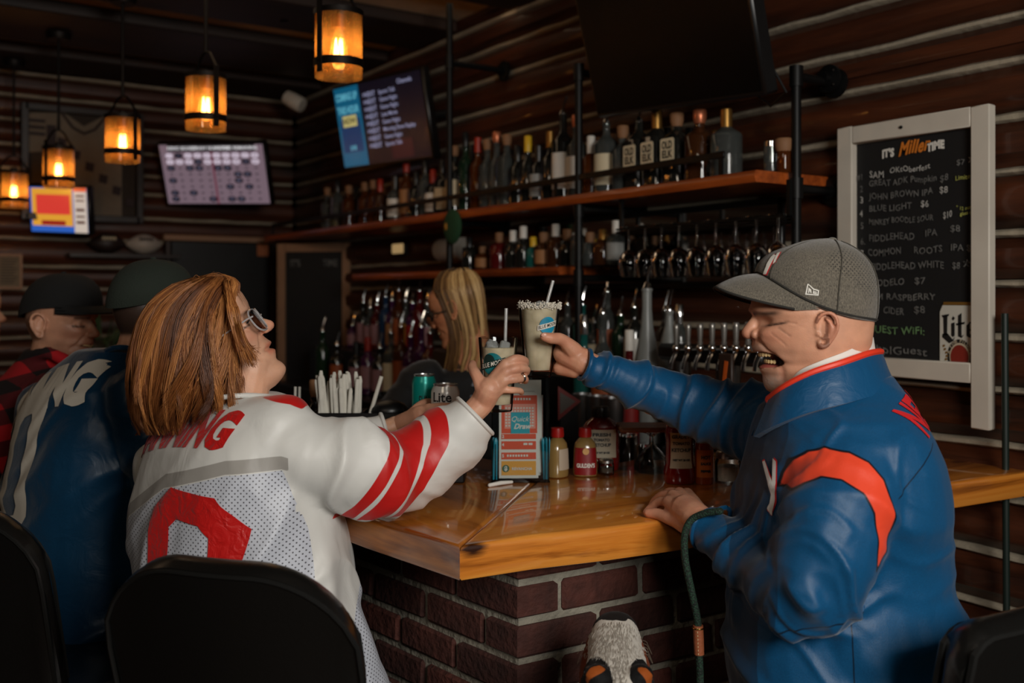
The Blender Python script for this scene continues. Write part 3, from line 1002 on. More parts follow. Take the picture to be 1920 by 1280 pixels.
                 # back bar: two black steps along the right wall
t = thing('back_bar', 'black stepped back bar cabinet carrying the liquor bottles', 'cabinet', (2.2, 3.75, 0))
y0, y1 = -1.60, 1.55
b = MB()
b.box((-0.0, (y0 + y1) / 2, 0.51), (0.5, y1 - y0, 1.02), bev=0.006)
b.build('body', M_BLACKP, t)
b = MB()
b.box((0.125, (y0 + y1) / 2, 1.11), (0.25, y1 - y0, 0.18), bev=0.004)
b.build('step', M_BLACKP, t)
for k in range(5):
 yy = y0 + (y1 - y0) * (k + 0.5) / 5
 dr = MB().box((-0.256, yy, 0.5), (0.012, (y1 - y0) / 5 - 0.03, 0.84), bev=0.003).build('door', mat('door_black', s2l(26, 26, 28), 0.4), t)
 MB().tube([(-0.275, yy + 0.3, 0.6), (-0.275, yy + 0.3, 0.8)], 0.006, 8).build('handle', M_STEEL, dr)
Z1, Z2 = 1.022, 1.202
bbA = [(662, 600, .034, T, 'purple', 'red', 'pink_lit', 1), (681, 556, .036, T, 'dark', 'silver', 'pink_lit', 1), (694, 566, .036, T, 'clear', 'silver', 'pink_lit', 1), (707, 560, .036, T, 'red', 'silver', 'pink_lit', 1),
    (723, 545, .036, T, 'blue', 'silver', None, 1), (734, 552, .034, T, 'purple', 'silver', 'tan', 1), (748, 533, .036, T, 'amber', 'silver', 'orange', 1), (758, 552, .034, T, 'clear', 'silver', 'yellow', 1),
    (764, 556, .034, T, 'purple', 'silver', 'red', 1), (778, 534, .036, T, 'red', 'silver', None, 1), (791, 558, .034, T, 'clear', 'silver', 'pink_lit', 1)]
row(bbA, 2.34, Z2, 'on the step left of the bartender', 'bottles on the back bar step left of the bartender')
bbB = [(605, 610, .036, T, 'green', 'gold', None, 1), (632, 636, .036, T, 'dark', 'gold', 'orange', 1), (668, 640, .037, T, 'dark', 'black', 'pink_lit', 0), (690, 632, .037, T, 'purple', 'red', 'pink_lit', 0), (712, 640, .037, T, 'dark', 'silver', 'pink_lit', 1),
    (733, 612, .037, T, 'clear', 'silver', 'cream', 1), (752, 600, .037, T, 'amber', 'silver', 'orange', 1), (770, 618, .037, T, 'purple', 'silver', 'pink_lit', 1), (790, 600, .036, T, 'purple', 'silver', 'pink_lit', 1), (806, 610, .036, T, 'red', 'silver', None, 1)]
row(bbB, 2.07, Z1, 'in the front row left of the bartender', 'bottles on the front of the back bar left of the bartender')
bbC = [(1064, 556, .034, T, 'clear', 'silver', None, 1), (1092, 556, .036, T, 'teal', 'silver', None, 1), (1112, 590, .034, T, 'clear', 'silver', 'cream', 1), (1130, 532, .037, T, 'clear', 'silver', 'orange', 1), (1160, 575, .036, T, 'green', 'silver', None, 1),
    (1180, 560, .036, T, 'dark', 'silver', 'white', 1), (1247, 566, .034, T, 'clear', 'red', 'grey', 1), (1268, 570, .034, T, 'clear', 'silver', 'grey', 0)]
row(bbC, 2.34, Z2, 'on the step behind the raised glasses', 'bottles on the back bar step right of the raised glasses')
p = PX(1213, 690, 2.13)
bt = bottle('bottle', 'large frosted white bottle with a tall pourer, standing left of the beer taps', p.x, p.y, Z1, PX(1213, 522, 2.13).z - Z1, 0.046, 'slope', 'frost', 'silver', None, None, pourer=True)
p = PX(1255, 690, 2.285)
bottle('bottle', 'small pale squeeze bottle with a pointed tip close to the beer taps', p.x, p.y, Z2, PX(1255, 565, 2.285).z - Z2, 0.036, 'slope', 'frost', 'white', None, None, pourer=True)
p = PX(1180, 640, 2.05)
bottle('bottle', 'red bottle with a white cap left of the frosted bottle', p.x, p.y, Z1, PX(1180, 618, 2.05).z - Z1, 0.034, 'tall', 'red', 'white', 'red', None)
p = PX(1095, 640, 2.05)
bottle('bottle', 'teal green bottle with silver top just behind the jacket sleeve', p.x, p.y, Z1, PX(1095, 590, 2.05).z - Z1, 0.036, 'tall', 'teal', 'silver', None, None)
p = PX(1130, 640, 2.05)
bottle('bottle', 'clear bottle with orange label just behind the jacket sleeve', p.x, p.y, Z1, PX(1130, 570, 2.05).z - Z1, 0.036, 'tall', 'clear', 'silver', 'orange', None, pourer=True)
t = thing('cash_register', 'boxy brown till with a printed notice behind the bartender', 'till')
p = PX(965, 575, 2.25)
t.location = (2.06, p.y, Z1)
b = MB().box((0, 0, 0.13), (0.2, 0.34, 0.26), bev=0.012)
b.build('body', mat('till_brown', s2l(60, 46, 36), 0.5), t)
b = MB().box((-0.04, -0.02, 0.325), (0.012, 0.28, 0.13), Euler((0, -0.2, 0)).to_matrix(), bev=0.003)
b.build('notice', mat('till_tan', s2l(128, 104, 82), 0.6), t)
t = thing('paper_stack', 'white paper sheets standing beside the smiling bartender', 'paper')
p = PX(808, 645, 2.0)
t.location = (p.x, p.y, Z1)
MB().box((0, 0, 0.09), (0.09, 0.17, 0.18), bev=0.003).build('sheets', M_PAPER, t)
                 # hanging stemware on black rails
def wineglass_mesh(scale=1.0):
 m = MB()
 pr = [(0.034, 0), (0.033, -0.0035), (0.006, -0.006), (0.0038, -0.012), (0.0035, -0.072), (0.006, -0.078), (0.022, -0.086), (0.034, -0.104), (0.037, -0.122), (0.034, -0.145), (0.030, -0.165)]
 prof = [(r * scale, z * scale) for r, z in pr]
 prof += [(r * scale - 0.0012, z * scale) for r, z in pr[:5:-1]]
 m.lathe(prof, 14)
 return m.mesh('wine_glass', M_GLASS, True, 60)
M_GLASS = mat('drinking_glass', (0.9, 0.93, 0.93), 0.02, trans=1.0, ior=1.35)
wg = wineglass_mesh()
rails = thing('glass_rack', 'black hanging rack holding the upside-down stemware', 'rack', (0, 0, 0))
k = 0
xs = (2.20, 2.30, 2.40)
for xi, x in enumerate(xs):
 ya, yb = PX(1480, 425, x).y, PX(1165, 425, x).y
 b = MB()
 for off in (-0.018, 0.018):
  b.box((x + off, (ya + yb) / 2, 1.716), (0.012, yb - ya, 0.006))
 b.build('rail', M_BLACK, rails)
 for yy in (ya, yb):
  MB().box((x, yy, 1.768), (0.012, 0.012, 0.1)).build('hanger', M_BLACK, rails)
 n = 9
 for i in range(n):
  yy = ya + (yb - ya) * (i + 0.5) / n
  o = put('wine_glass', wg, None, (x, yy, 1.7235), (0, 0, R.uniform(0, 6)))
  tag(o, 'upside-down stem glass, %s from the right in the %s line of the hanging rack' % (ordinal(i), ('front', 'middle', 'back')[xi]), 'glass', 'stem glasses hanging in the rack')
                 # beer taps
t = thing('beer_tap_tower', 'chrome and black draught beer tower with a row of tap handles behind the laughing man', 'beer tap')
pa, pb = PX(1262, 640, 2.12), PX(1430, 640, 2.12)
t.location = (2.12, (pa.y + pb.y) / 2, Z1)
wy = abs(pa.y - pb.y) + 0.06
b = MB()
b.box((0.0, 0, PX(1340, 664, 2.12).z - Z1), (0.09, wy, 0.05), bev=0.012)
b.build('manifold', M_BLACKP, t)
b = MB()
for yy in (-wy * 0.12, wy * 0.36):
 b.lathe([(0.05, 0), (0.052, 0.01), (0.036, 0.016), (0.036, PX(1340, 664, 2.12).z - Z1 - 0.02)], 20, Matrix.Translation((0, yy, 0)))
b.build('column', mat('dark_steel', (0.16, 0.155, 0.15), 0.28, metal=1.0), t)
for i in range(8):
 px = 1276 + i * 22.5
 q = PX(px, 660, 2.06)
 yy = q.y - t.location.y
 zz = q.z - Z1
 b = MB()
 b.tube([(-0.03, yy, zz + 0.005), (-0.075, yy, zz + 0.005)], 0.008, 10)
 b.ball((-0.078, yy, zz + 0.012), 0.012, n=10, m=6)
 b.tube([(-0.078, yy, zz + 0.0), (-0.095, yy, zz - 0.03), (-0.098, yy, zz - 0.05)], [0.007, 0.006, 0.006], 8)
 fa = b.build('faucet', M_CHROME, t)
 b = MB()
 b.tube([(-0.078, yy, zz + 0.02), (-0.078, yy, zz + 0.03)], [0.007, 0.009], 10)
 b.lathe([(0.006, 0.028), (0.007, 0.035), (0.0095, 0.07), (0.0095, 0.08), (0.007, 0.083)], 12, Matrix.Translation((-0.078, yy, zz)))
 b.build('tap_handle', mat('tap_handle', s2l(150, 146, 140), 0.3, metal=0.7) if i % 4 != 9 else M_BLACKP, fa)
t2 = thing('drink_tube', 'slim orange-lettered dark tap sign below the beer taps', 'sign')
q = PX(1362, 710, 2.02)
t2.location = (q.x, q.y, Z1)
MB().box((0, 0, q.z - Z1), (0.012, 0.05, 0.14), bev=0.003).build('plate', mat('sign_brown', s2l(46, 30, 22), 0.5), t2)
MB().box((-0.008, 0.0, q.z - Z1), (0.002, 0.012, 0.1), Euler((0.15, 0, 0)).to_matrix()).build('stripe', mat('sign_orange', s2l(200, 90, 30), 0.5), t2)
for i, (px, lab) in enumerate(((1140, 'left'), (1172, 'middle'), (1204, 'right'))):
 q = PX(px, 800, 1.86)
 o = MB().lathe([(0.030, 0), (0.032, 0.004), (0.039, 0.15), (0.040, 0.155), (0.037, 0.155), (0.030, 0.008), (0, 0.008)], 18, caps=False).build('shaker_tin', M_STEEL)
 o.location = (1.99, q.y + 0.28, Z1)
 tag(o, '%s one of three steel shaker tins under the jacket sleeve' % lab, 'tin', 'steel shaker tins')
                 # televisions
def tv(name, label, quad, thick, back=0.0, screen_mats=None):
 tl, tr, bl = quad
 w, h = (tr - tl).length, (bl - tl).length
 M = frame((tr + bl) / 2, tr - tl, tl - bl)
 t = bpy.data.objects.new(name, None)
 COL.objects.link(t)
 t.matrix_world = M
 tag(t, label, 'television')
 b = MB()
 b.box((0, 0, -thick / 2), (w + 0.03, h + 0.03, thick), bev=0.008)
 b.build('casing', M_BLACKP, t)
 return t, w, h
def quad_mesh(mb, x0, y0, x1, y1, z):
 mb.add([(x0, y0, z), (x1, y0, z), (x1, y1, z), (x0, y1, z)], [(0, 1, 2, 3)])
 return mb
def rects(name, items, m, parent, z):
 mb = MB()
 for r_ in items:
  quad_mesh(mb, *r_, z)
 return mb.build(name, m, parent, smooth=False)
tl, tr, bl = P(303, 272, 5.85), P(497, 270, 5.75), P(312, 381, 5.98)
t, w, h = tv('television', 'lit screen showing a pale grid of keno numbers on the back wall', (tl, tr, bl), 0.05)
M_PINKS = emat('screen_mauve', s2l(138, 116, 128), 0.62)
sc = rects('screen', [(-w / 2, -h / 2, w / 2, h / 2)], M_PINKS, t, 0.002)
rects('screen_header', [(-w / 2 + 0.05, h / 2 - 0.04, w / 2 - 0.05, h / 2)], M_SCREEN, sc, 0.004)
mb = MB()
for x, s_ in ((-0.2, 'KENO BOARD'), (0.0, 'DRAW NUMBER 2'), (0.2, 'TIME REMAINING')):
 lettering(mb, s_, Matrix.Translation((x * w * 1.4, h / 2 - 0.02, 0.006)), 0.028, 0.0008)
mb.build('header_lettering', emat('screen_white', s2l(225, 222, 225), 0.8), sc, smooth=False)
rects('divider', [(-0.006, -h / 2, 0.006, h / 2 - 0.04)], emat('screen_maroon', s2l(110, 50, 66), 0.8), sc, 0.004)
lit = {2, 14, 19, 21, 23, 24, 26, 27, 38, 39, 41, 48, 57, 59, 61, 63, 71, 75, 77, 78}
dk, lt, nums, numw = MB(), MB(), MB(), MB()
cw, rh = (w - 0.05) / 10, (h - 0.055) / 8
for k in range(80):
 x = -w / 2 + 0.025 + cw * (k % 10 + 0.5)
 y = h / 2 - 0.045 - rh * (k // 10 + 0.5)
 on = (k + 1) in lit
 g = dk if on else (lt if k < 20 else None)
 if g is not None:
  a = 1.0 if on else 0.9
  if not g.v:
   g.add([(cw * 0.45 * a * math.cos(q * PI / 8), rh * 0.46 * a * math.sin(q * PI / 8), 0) for q in range(16)], [tuple(range(16))])
   g.me = g.mesh('disc', emat('screen_ink', s2l(20, 20, 34), 0.6) if on else emat('screen_pale', s2l(205, 190, 205), 0.9), False)
  put('drawn_disc' if on else 'number_disc', g.me, sc, (x, y, 0.0055 if on else 0.005))
 lettering(numw if on else nums, str(k + 1), Matrix.Translation((x, y, 0.007)), rh * 0.5, 0.0006, res=1)
nums.build('numerals', emat('screen_ink', s2l(20, 20, 34), 0.6), sc, smooth=False)['kind'] = 'stuff'
numw.build('drawn_numerals', emat('screen_lilac', s2l(120, 116, 140), 0.8), sc, smooth=False)['kind'] = 'stuff'
b = MB()
b.tube([(0, 0, -0.05), (0, 0, -0.62)], 0.02, 8)
b.build('wall_mount', M_BLACK, t)
tl, tr, bl = P(58, 350, 5.62), P(165, 353, 5.56), P(57, 433, 5.66)
t, w, h = tv('television', 'small lit screen with a red block on yellow, low on the back wall', (tl, tr, bl), 0.05)
sc = rects('screen', [(-w / 2, -h / 2, w / 2, h / 2)], emat('screen_blue', s2l(46, 96, 190), 0.9), t, 0.002)
fx = w
rects('yellow_field', [(-w / 2 + 0.012, -h / 2 + 0.035, w * 0.25, h / 2 - 0.006)], emat('screen_yellow', s2l(226, 160, 52), 0.9), sc, 0.004)
rects('red_block', [(-w / 2 + 0.04, -h / 2 + 0.10, w * 0.21, h / 2 - 0.04)], emat('screen_red', s2l(214, 60, 50), 0.95), sc, 0.006)
rects('red_bar', [(-w / 2 + 0.07, -h / 2 + 0.04, w * 0.12, -h / 2 + 0.065)], emat('screen_dark_red', s2l(150, 30, 26), 0.9), sc, 0.006)
sb = rects('side_panel', [(w * 0.27, -h / 2, w / 2, h / 2)], emat('screen_cream', s2l(206, 190, 176), 0.9), sc, 0.004)
rects('panel_bar', [(w * 0.27, h / 2 - 0.02, w / 2, h / 2)] , emat('screen_orange', s2l(226, 86, 46), 0.9), sc, 0.006)
rects('panel_line', [(w * 0.31, h / 2 - 0.05, w * 0.46, h / 2 - 0.04), (w * 0.31, h / 2 - 0.075, w * 0.46, h / 2 - 0.066), (w * 0.31, h / 2 - 0.13, w * 0.46, h / 2 - 0.115), (w * 0.31, h / 2 - 0.165, w * 0.46, h / 2 - 0.155), (w * 0.31, h / 2 - 0.2, w * 0.46, h / 2 - 0.185)], emat('screen_brown', s2l(90, 50, 40), 0.8), sc, 0.006)
MB().tube([(0, 0, -0.05), (0, -0.38, -0.72)], 0.02, 8).build('wall_mount', M_BLACK, t)
tl, tr, bl = P(628, 168, 5.05), P(790, 130, 4.55), P(646, 314, 5.12)
t, w, h = tv('television', 'dark blue screen listing the hour, tilted out near the corner above the bottles', (tl, tr, bl), 0.05)
sc = rects('screen', [(-w / 2, -h / 2, w / 2, h / 2)], emat('screen_navy', s2l(10, 10, 26), 0.6), t, 0.002)
lw = w * 0.30
rects('blue_column', [(-w / 2, -h / 2, -w / 2 + lw, h / 2)], emat('screen_cyan', s2l(6, 98, 134), 0.62), sc, 0.004)
rects('dark_panel', [(-w / 2 + 0.02, -h / 2 + 0.07, -w / 2 + lw - 0.02, h / 2 - 0.16)], emat('screen_deep', s2l(8, 50, 92), 0.8), sc, 0.005)
rects('badge', [(-w / 2 + 0.045, 0.0, -w / 2 + lw - 0.045, 0.055)], emat('screen_sand', s2l(190, 176, 110), 0.8), sc, 0.006)
mb = MB()
lettering(mb, 'COMING UP', Matrix.Translation((-w / 2 + lw / 2, h / 2 - 0.05, 0.007)), 0.05, 0.0016, fit=lw * 0.86)
lettering(mb, 'THIS HOUR', Matrix.Translation((-w / 2 + lw / 2, h / 2 - 0.115, 0.007)), 0.05, 0.0016, fit=lw * 0.86)
lettering(mb, 'LIVE', Matrix.Translation((-w / 2 + lw / 2, -h / 2 + 0.09, 0.007)), 0.03, 0.0008)
mb.build('title_lettering', emat('screen_aqua', s2l(96, 176, 196), 0.8), sc, smooth=False)
mb = MB()
lettering(mb, 'NOW', Matrix.Translation((-w / 2 + lw / 2, 0.027, 0.008)), 0.04, 0.001)
mb.build('badge_lettering', emat('screen_navy', s2l(16, 16, 40), 0.7), sc, smooth=False)
for i in range(8):
 mb = MB()
 y = h / 2 - 0.06 - i * (h - 0.11) / 8
 lettering(mb, '>NEXT', Matrix.Translation((-w / 2 + lw + 0.03, y, 0.006)), 0.032, 0.0008, align='LEFT')
 lettering(mb, R.choice(['Game Night', 'Evening News', 'Sports Talk', 'Morning Show Replay', 'Late Movie']), Matrix.Translation((-w / 2 + lw + 0.16, y, 0.006)), 0.028, 0.0004, align='LEFT')
 mb.build('list_line', emat('screen_grey', s2l(140, 140, 170), 0.8), sc, smooth=False)
mb = MB()
lettering(mb, 'Channels', Matrix.Translation((w / 2 - 0.12, h / 2 - 0.03, 0.006)), 0.03, 0.0005)
mb.build('corner_lettering', emat('screen_grey', s2l(140, 140, 170), 0.8), sc, smooth=False)
rects('ticker', [(-w / 2 + lw + 0.2, -h / 2 + 0.01, w / 2 - 0.12, -h / 2 + 0.1)], emat('screen_plum', s2l(58, 22, 34), 0.5), sc, 0.004)
b = MB()
b.tube([(0, 0, -0.05), (0.1, 0, -0.2), (0.25, 0, -0.42)], 0.02, 8)
b.build('wall_mount', M_BLACK, t)
tl, tr, bl = PX(1093, -62, 2.06), PX(1409, -170, 2.06), PX(1100, 212, 2.20)
t, w, h = tv('television', 'big switched-off black television high above the bottle shelf', (tl, tr, bl), 0.06)
rects('screen', [(-w / 2, -h / 2, w / 2, h / 2)], mat('off_screen', s2l(8, 8, 9), 0.4, spec=0.12), t, 0.002)
b = MB()
b.box((0.0, -0.02, -0.12), (0.3, 0.3, 0.12), bev=0.01)
b.build('wall_mount', M_BLACK, t)
b = MB()
b.tube([(w / 2 - 0.02, -h / 2 + 0.1, -0.06), (w / 2 + 0.02, -h / 2 - 0.02, -0.08), (w / 2 - 0.08, -h / 2 - 0.06, -0.12), (w / 2 - 0.2, -h / 2 + 0.02, -0.14)], 0.004, 8)
b.build('cable', M_BLACKP, t)
                 # menu chalkboard by the far right
XB = XW - 0.022
def wallpt(px, py, x=None):
 return PX(px, py, x if x else XB)
o0, o1 = wallpt(1580, 243), wallpt(1866, 195)
zt = (o0.z + o1.z) / 2
ya, yb = o1.y, o0.y                      # right edge (near), left edge (far)
zb = wallpt(1868, 720).z
zin = wallpt(1840, 688).z
zleg = wallpt(1868, 806).z
t = thing('menu_board', 'white framed chalkboard beer menu on the log wall behind the laughing man', 'chalkboard', (XB, (ya + yb) / 2, zb))
hw = (yb - ya) / 2
fw = 0.052
b = MB()
b.box((-0.012, hw - fw / 2, (zt - zb) / 2 - 0.06), (0.03, fw, zt - zb + 0.12), bev=0.003)
b.box((-0.012, -hw + fw / 2, (zt + zleg) / 2 - zb), (0.03, fw, zt - zleg), bev=0.003)
b.box((-0.012, 0, zt - zb - fw / 2), (0.0296, 2 * hw - 2 * fw, fw), bev=0.003)
b.box((-0.012, 0, fw * 0.5), (0.0296, 2 * hw - 2 * fw, fw), bev=0.003)
b.build('frame', M_WHITEP, t)
b = MB()
b.box((0.002, 0, (zt - zb) / 2), (0.012, 2 * hw - fw, zt - zb - fw))
b.build('slate', mat('slate', s2l(15, 15, 16), 0.7, var=0.3, vscale=5), t)
MB().ball((-0.028, 0.02, zt - zb - fw / 2), 0.005, n=8, m=6).build('screw', M_BLACK, t)
M_CHALK = mat('chalk', s2l(176, 174, 168), 0.9, var=0.35, vscale=70)
M_CHALKD = mat('chalk_faint', s2l(104, 103, 100), 0.9, var=0.4, vscale=70)
M_CHALKG = mat('chalk_green', s2l(104, 140, 92), 0.9, var=0.4, vscale=70)
M_CHALKY = mat('chalk_yellow', s2l(168, 170, 84), 0.9, var=0.4, vscale=70)
def chalk(name, body, px, py, hpx, m, wpx=None, bold=0.0003, shear=0.0, tilt=0.0):
 a = wallpt(px, py, XB - 0.0085)
 D_ = a.x * SN + a.y * CS
 size = hpx / F * D_ * 1.35
 M_ = frame(a - Vector(t.location), (0, -1, 0), (0, 0, 1)) @ Matrix.Rotation(tilt, 4, 'Z')
 mb = MB()
 fit = None
 if wpx:
  e = wallpt(px + wpx, py, XB)
  fit = abs(e.y - a.y)
 lettering(mb, body, M_, size, bold, spacing=1.05, shear=shear, align='LEFT', res=2, fit=fit)
 r2 = random.Random(len(body) * 7 + int(py))
 ph = r2.uniform(0, 6)
 mb.v = [(x, y, z + 0.0022 * math.sin(y * 60 + ph) + 0.0012 * math.sin(y * 171 + ph * 3)) for x, y, z in mb.v]
 return mb.build(name, m, t, smooth=False)
chalk('title', "IT'S", 1654, 290, 15, emat('x', (0, 0, 0), 0) if False else M_PAPER, 26, 0.002)
chalk('title', 'TIME', 1738, 276, 15, M_PAPER, 37, 0.002)
chalk('script', 'Miller', 1683, 284, 25, mat('chalk_orange', s2l(214, 122, 36), 0.7), 66, 0.0016, 0.5, 0.12)
CH_ = [
 ('#1', 1606, 334, 12, M_CHALKD, 14), ('SAM', 1630, 329, 13, M_CHALK, 30), ('OKtOberfest', 1668, 321, 11, M_CHALK, 79), ('$7', 1793, 306, 11, M_CHALKD, 19),
 ('2', 1612, 356, 13, M_CHALKD, 9), ('GREAT ADK Pumpkin', 1629, 346, 12, M_CHALKD, 130), ('$8', 1762, 335, 13, M_CHALKD, 19),
 ('3', 1612, 376, 13, M_CHALK, 9), ('JOHN BROWN IPA', 1630, 370, 12, M_CHALKD, 124), ('$8', 1761, 358, 13, M_CHALK, 19),
 ('4', 1612, 402, 13, M_CHALK, 9), ('BLUE LIGHT', 1629, 393, 12, M_CHALKD, 83), ('$6', 1726, 382, 13, M_CHALK, 18),
 ('5', 1613, 425, 13, M_CHALKD, 9), ('MINKEY BOODLE SOUR', 1629, 417, 11, M_CHALKD, 124), ('$10', 1768, 403, 13, M_CHALK, 20),
 ('6.', 1613, 454, 13, M_CHALKD, 12), ('FIDDLEHEAD', 1629, 447, 13, M_CHALKD, 88), ('IPA', 1734, 438, 13, M_CHALKD, 26), ('$8', 1781, 430, 13, M_CHALKD, 22),
 ('7', 1613, 476, 13, M_CHALK, 9), ('COMMON', 1627, 474, 13, M_CHALKD, 65), ('ROOTS', 1713, 470, 13, M_CHALKD, 56), ('IPA $8', 1782, 466, 13, M_CHALKD, 50),
 ('FIDDLEHEAD WHITE', 1632, 500, 13, M_CHALKD, 140), ('$8', 1785, 497, 13, M_CHALKD, 18),
 ('MODELO', 1632, 530, 13, M_CHALKD, 66), ('$7', 1714, 528, 13, M_CHALKD, 24),
 ('SAM RASPBERRY', 1624, 557, 12, M_CHALKD, 133), ('CIDER', 1656, 583, 13, M_CHALKD, 42), ('$8', 1713, 582, 14, M_CHALKD, 24),
 ('GUEST WiFi:', 1626, 618, 14, M_CHALKG, 110), ('FhplGuest', 1630, 654, 15, M_CHALKD, 110),
]
for c in CH_:
 chalk('chalk_line', *c)
for i in range(3):
 chalk('chalk_star', 'x+'[i % 2], 1816, 297, 16, M_CHALK, 14) if i < 2 else None
for i in range(2):
 chalk('chalk_star', 'x+'[i % 2], 1806, 494, 16, M_CHALKD, 16)
chalk('chalk_note', 'Limited', 1791, 333, 9, M_CHALKY, 36)
chalk('chalk_note', '* 12 ounce', 1793, 390, 7, M_CHALKY, 40)
chalk('chalk_note', 'glass only', 1800, 399, 7, M_CHALKY, 36)
c0, c1 = wallpt(1762, 690, XB - 0.009), wallpt(1838, 690, XB - 0.009)
ch_ = wallpt(1800, 566, XB).z - wallpt(1800, 692, XB).z
cw_ = abs(c1.y - c0.y)
Mc = frame(Vector((XB - 0.0085, (c0.y + c1.y) / 2, wallpt(1800, 692, XB).z)) - Vector(t.location), (0, -1, 0), (0, 0, 1))
def flat(name, poly, m, z, parent=t):
 mb = MB()
 mb.add([Mc @ Vector((x * cw_ / 2, y * ch_, z)) for x, y in poly], [tuple(range(len(poly)))])
 return mb.build(name, m, parent, smooth=False)
can = flat('printed_can', [(-1, 0), (1, 0), (1, .85), (.86, .95), (-.86, .95), (-1, .85)], mat('print_white', s2l(200, 196, 184), 0.6), 0)
flat('can_rim', [(-.84, .955), (.84, .955), (.8, 1.0), (-.8, 1.0)], mat('print_gold', s2l(150, 110, 50), 0.4, metal=0.5), 0.0006, can)
circ = lambda rx, ry, cx, cy, a0=0, a1=360, n=28: [(cx + rx * math.cos(math.radians(a0 + (a1 - a0) * i / n)), cy + ry * math.sin(math.radians(a0 + (a1 - a0) * i / n))) for i in range(n)]
cut = lambda poly: [(x, max(0.0, y)) for x, y in poly]
flat('can_seal', cut(circ(.62, .26, 0, .19)), M_INK, 0.0005, can)
flat('can_seal', cut(circ(.50, .205, 0, .19)), mat('print_cream', s2l(190, 176, 150), 0.6), 0.0010, can)
flat('can_seal', cut(circ(.45, .185, 0, .18)), mat('print_red', s2l(128, 36, 22), 0.6), 0.0015, can)
mb = MB()
for i, c in enumerate('A FINE PILSNER'):
 a = math.radians(165 - 150 * i / 13)
 lettering(mb, c, Mc @ Matrix.Translation((0.56 * cw_ / 2 * math.cos(a), (0.19 + 0.233 * math.sin(a)) * ch_, 0.001)) @ Matrix.Rotation(a - PI / 2, 4, 'Z'), 0.011, 0.0002)
mb.build('seal_lettering', mat('print_cream', s2l(190, 176, 150), 0.6), can, smooth=False)
mb = MB()
for sg in (-1, 1):
 for k in range(7):
  mb.add([Mc @ Vector((sg * (0.72 + 0.08 * math.cos(k)) * cw_ / 2 + dx * 0.004, (0.04 + k * 0.05) * ch_ + dy * 0.004, 0.0006)) for dx, dy in ((-1, -1), (1, -.4), (.8, 1), (-.8, .6))], [(0, 1, 2, 3)])
mb.build('wheat_print', mat('print_gold', s2l(150, 110, 50), 0.4), can, smooth=False)
def strokes(name, polys, m, z, parent):
 mb = MB()
 for poly in polys:
  mb.add([Mc @ Vector((x * cw_ / 2, y * ch_, z)) for x, y in poly], [tuple(range(len(poly)))])
 return mb.build(name, m, parent, smooth=False)
strokes('wordmark', [
 [(-.82, .78), (-.60, .80), (-.62, .50), (-.80, .50)], [(-.86, .52), (-.60, .53), (-.34, .44), (-.22, .49), (-.30, .42), (-.52, .38), (-.88, .47)], [(-.90, .80), (-.52, .82), (-.54, .79), (-.86, .765)],
 [(-.42, .68), (-.24, .70), (-.24, .50), (-.34, .475), (-.42, .50)], [(-.40, .75), (-.32, .79), (-.22, .76), (-.32, .72)],
 [(-.08, .80), (.10, .84), (.10, .50), (.22, .52), (.10, .465), (-.08, .49)], [(-.18, .68), (.26, .71), (.24, .675), (-.16, .65)],
 [(.34, .66), (.50, .70), (.50, .53), (.70, .535), (.52, .47), (.34, .50)], [(.46, .70), (.64, .73), (.78, .66), (.76, .60), (.50, .575), (.50, .60), (.64, .63), (.62, .67), (.52, .685)],
], M_INK, 0.0008, can)
t = thing('wall_pole', 'slim dark green pole standing against the wall right of the menu board', 'pole')
pp = PX(1890, 600, XW - 0.05)
t.location = (pp.x, pp.y, 0)
MB().tube([(0, 0, 0.005), (-0.004, 0.006, 1.45)], 0.0085, 10).build('shaft', mat('pole_green', s2l(20, 34, 28), 0.5), t)
MB().lathe([(0.03, 0), (0.03, 0.012), (0.01, 0.03)], 14).build('foot', M_BLACK, t)
t = thing('valve', 'black iron pipe flange with bolts on a log above the menu board', 'flange')
q = PX(1556, 148, XW - 0.03)
t.location = (q.x, q.y, q.z)
MB().lathe([(0, 0), (0.042, 0), (0.042, 0.01), (0.02, 0.016), (0.02, 0.04), (0, 0.04)], 18, Matrix.Rotation(-PI / 2, 4, 'Y') , caps=False).build('plate', M_BLACK, t)
b = MB()
for k in range(4):
 a = PI / 4 + k * PI / 2
 b.ball((-0.012, 0.03 * math.cos(a), 0.03 * math.sin(a)), 0.006, n=8, m=5)
b.build('bolt', M_BRASSD, t)
                 # back wall things
YF = YB - 0.01
def bw(px, py, off=0.0):
 return PY(px, py, YF - off)
d0, d1 = bw(318, 452), bw(499, 452)
t = thing('door_1', 'dark door under a pale lintel in the back wall, left of the framed board', 'door', ((d0.x + d1.x) / 2, YF - 0.02, 0))
t['kind'] = 'structure'
dw, dh = d1.x - d0.x, d0.z
MB().box((0, 0, dh / 2), (dw, 0.04, dh), bev=0.004).build('door_panel', mat('door_dark', s2l(16, 13, 12), 0.4), t)
b = MB()
b.box((0, -0.02, dh + 0.02), (dw + 0.1, 0.05, 0.035), bev=0.004)
b.build('lintel', M_TANP, t)
b = MB()
for sg in (-1, 1):
 b.box((sg * (dw / 2 + 0.025), -0.02, dh / 2), (0.03, 0.05, dh), bev=0.004)
b.build('jamb', wood('jamb_wood', s2l(26, 16, 12), s2l(60, 38, 26), 'Z', 1.0), t)
n0 = bw(486, 470)
MB().box((n0.x - t.location.x, -0.045, n0.z), (0.075, 0.004, 0.075), bev=0.001).build('note', mat('note_orange', s2l(150, 84, 46), 0.7), t)
MB().ball((dw / 2 - 0.07, -0.05, 1.0), 0.03, n=12, m=8).build('door_knob', M_STEEL, t)
q0, q1 = P(521, 457, 6.0), P(658, 455, 5.9)
t = thing('chalk_sign', 'tan framed blank black board near the far corner, behind the woman', 'chalkboard')
qc = (q0 + q1) / 2
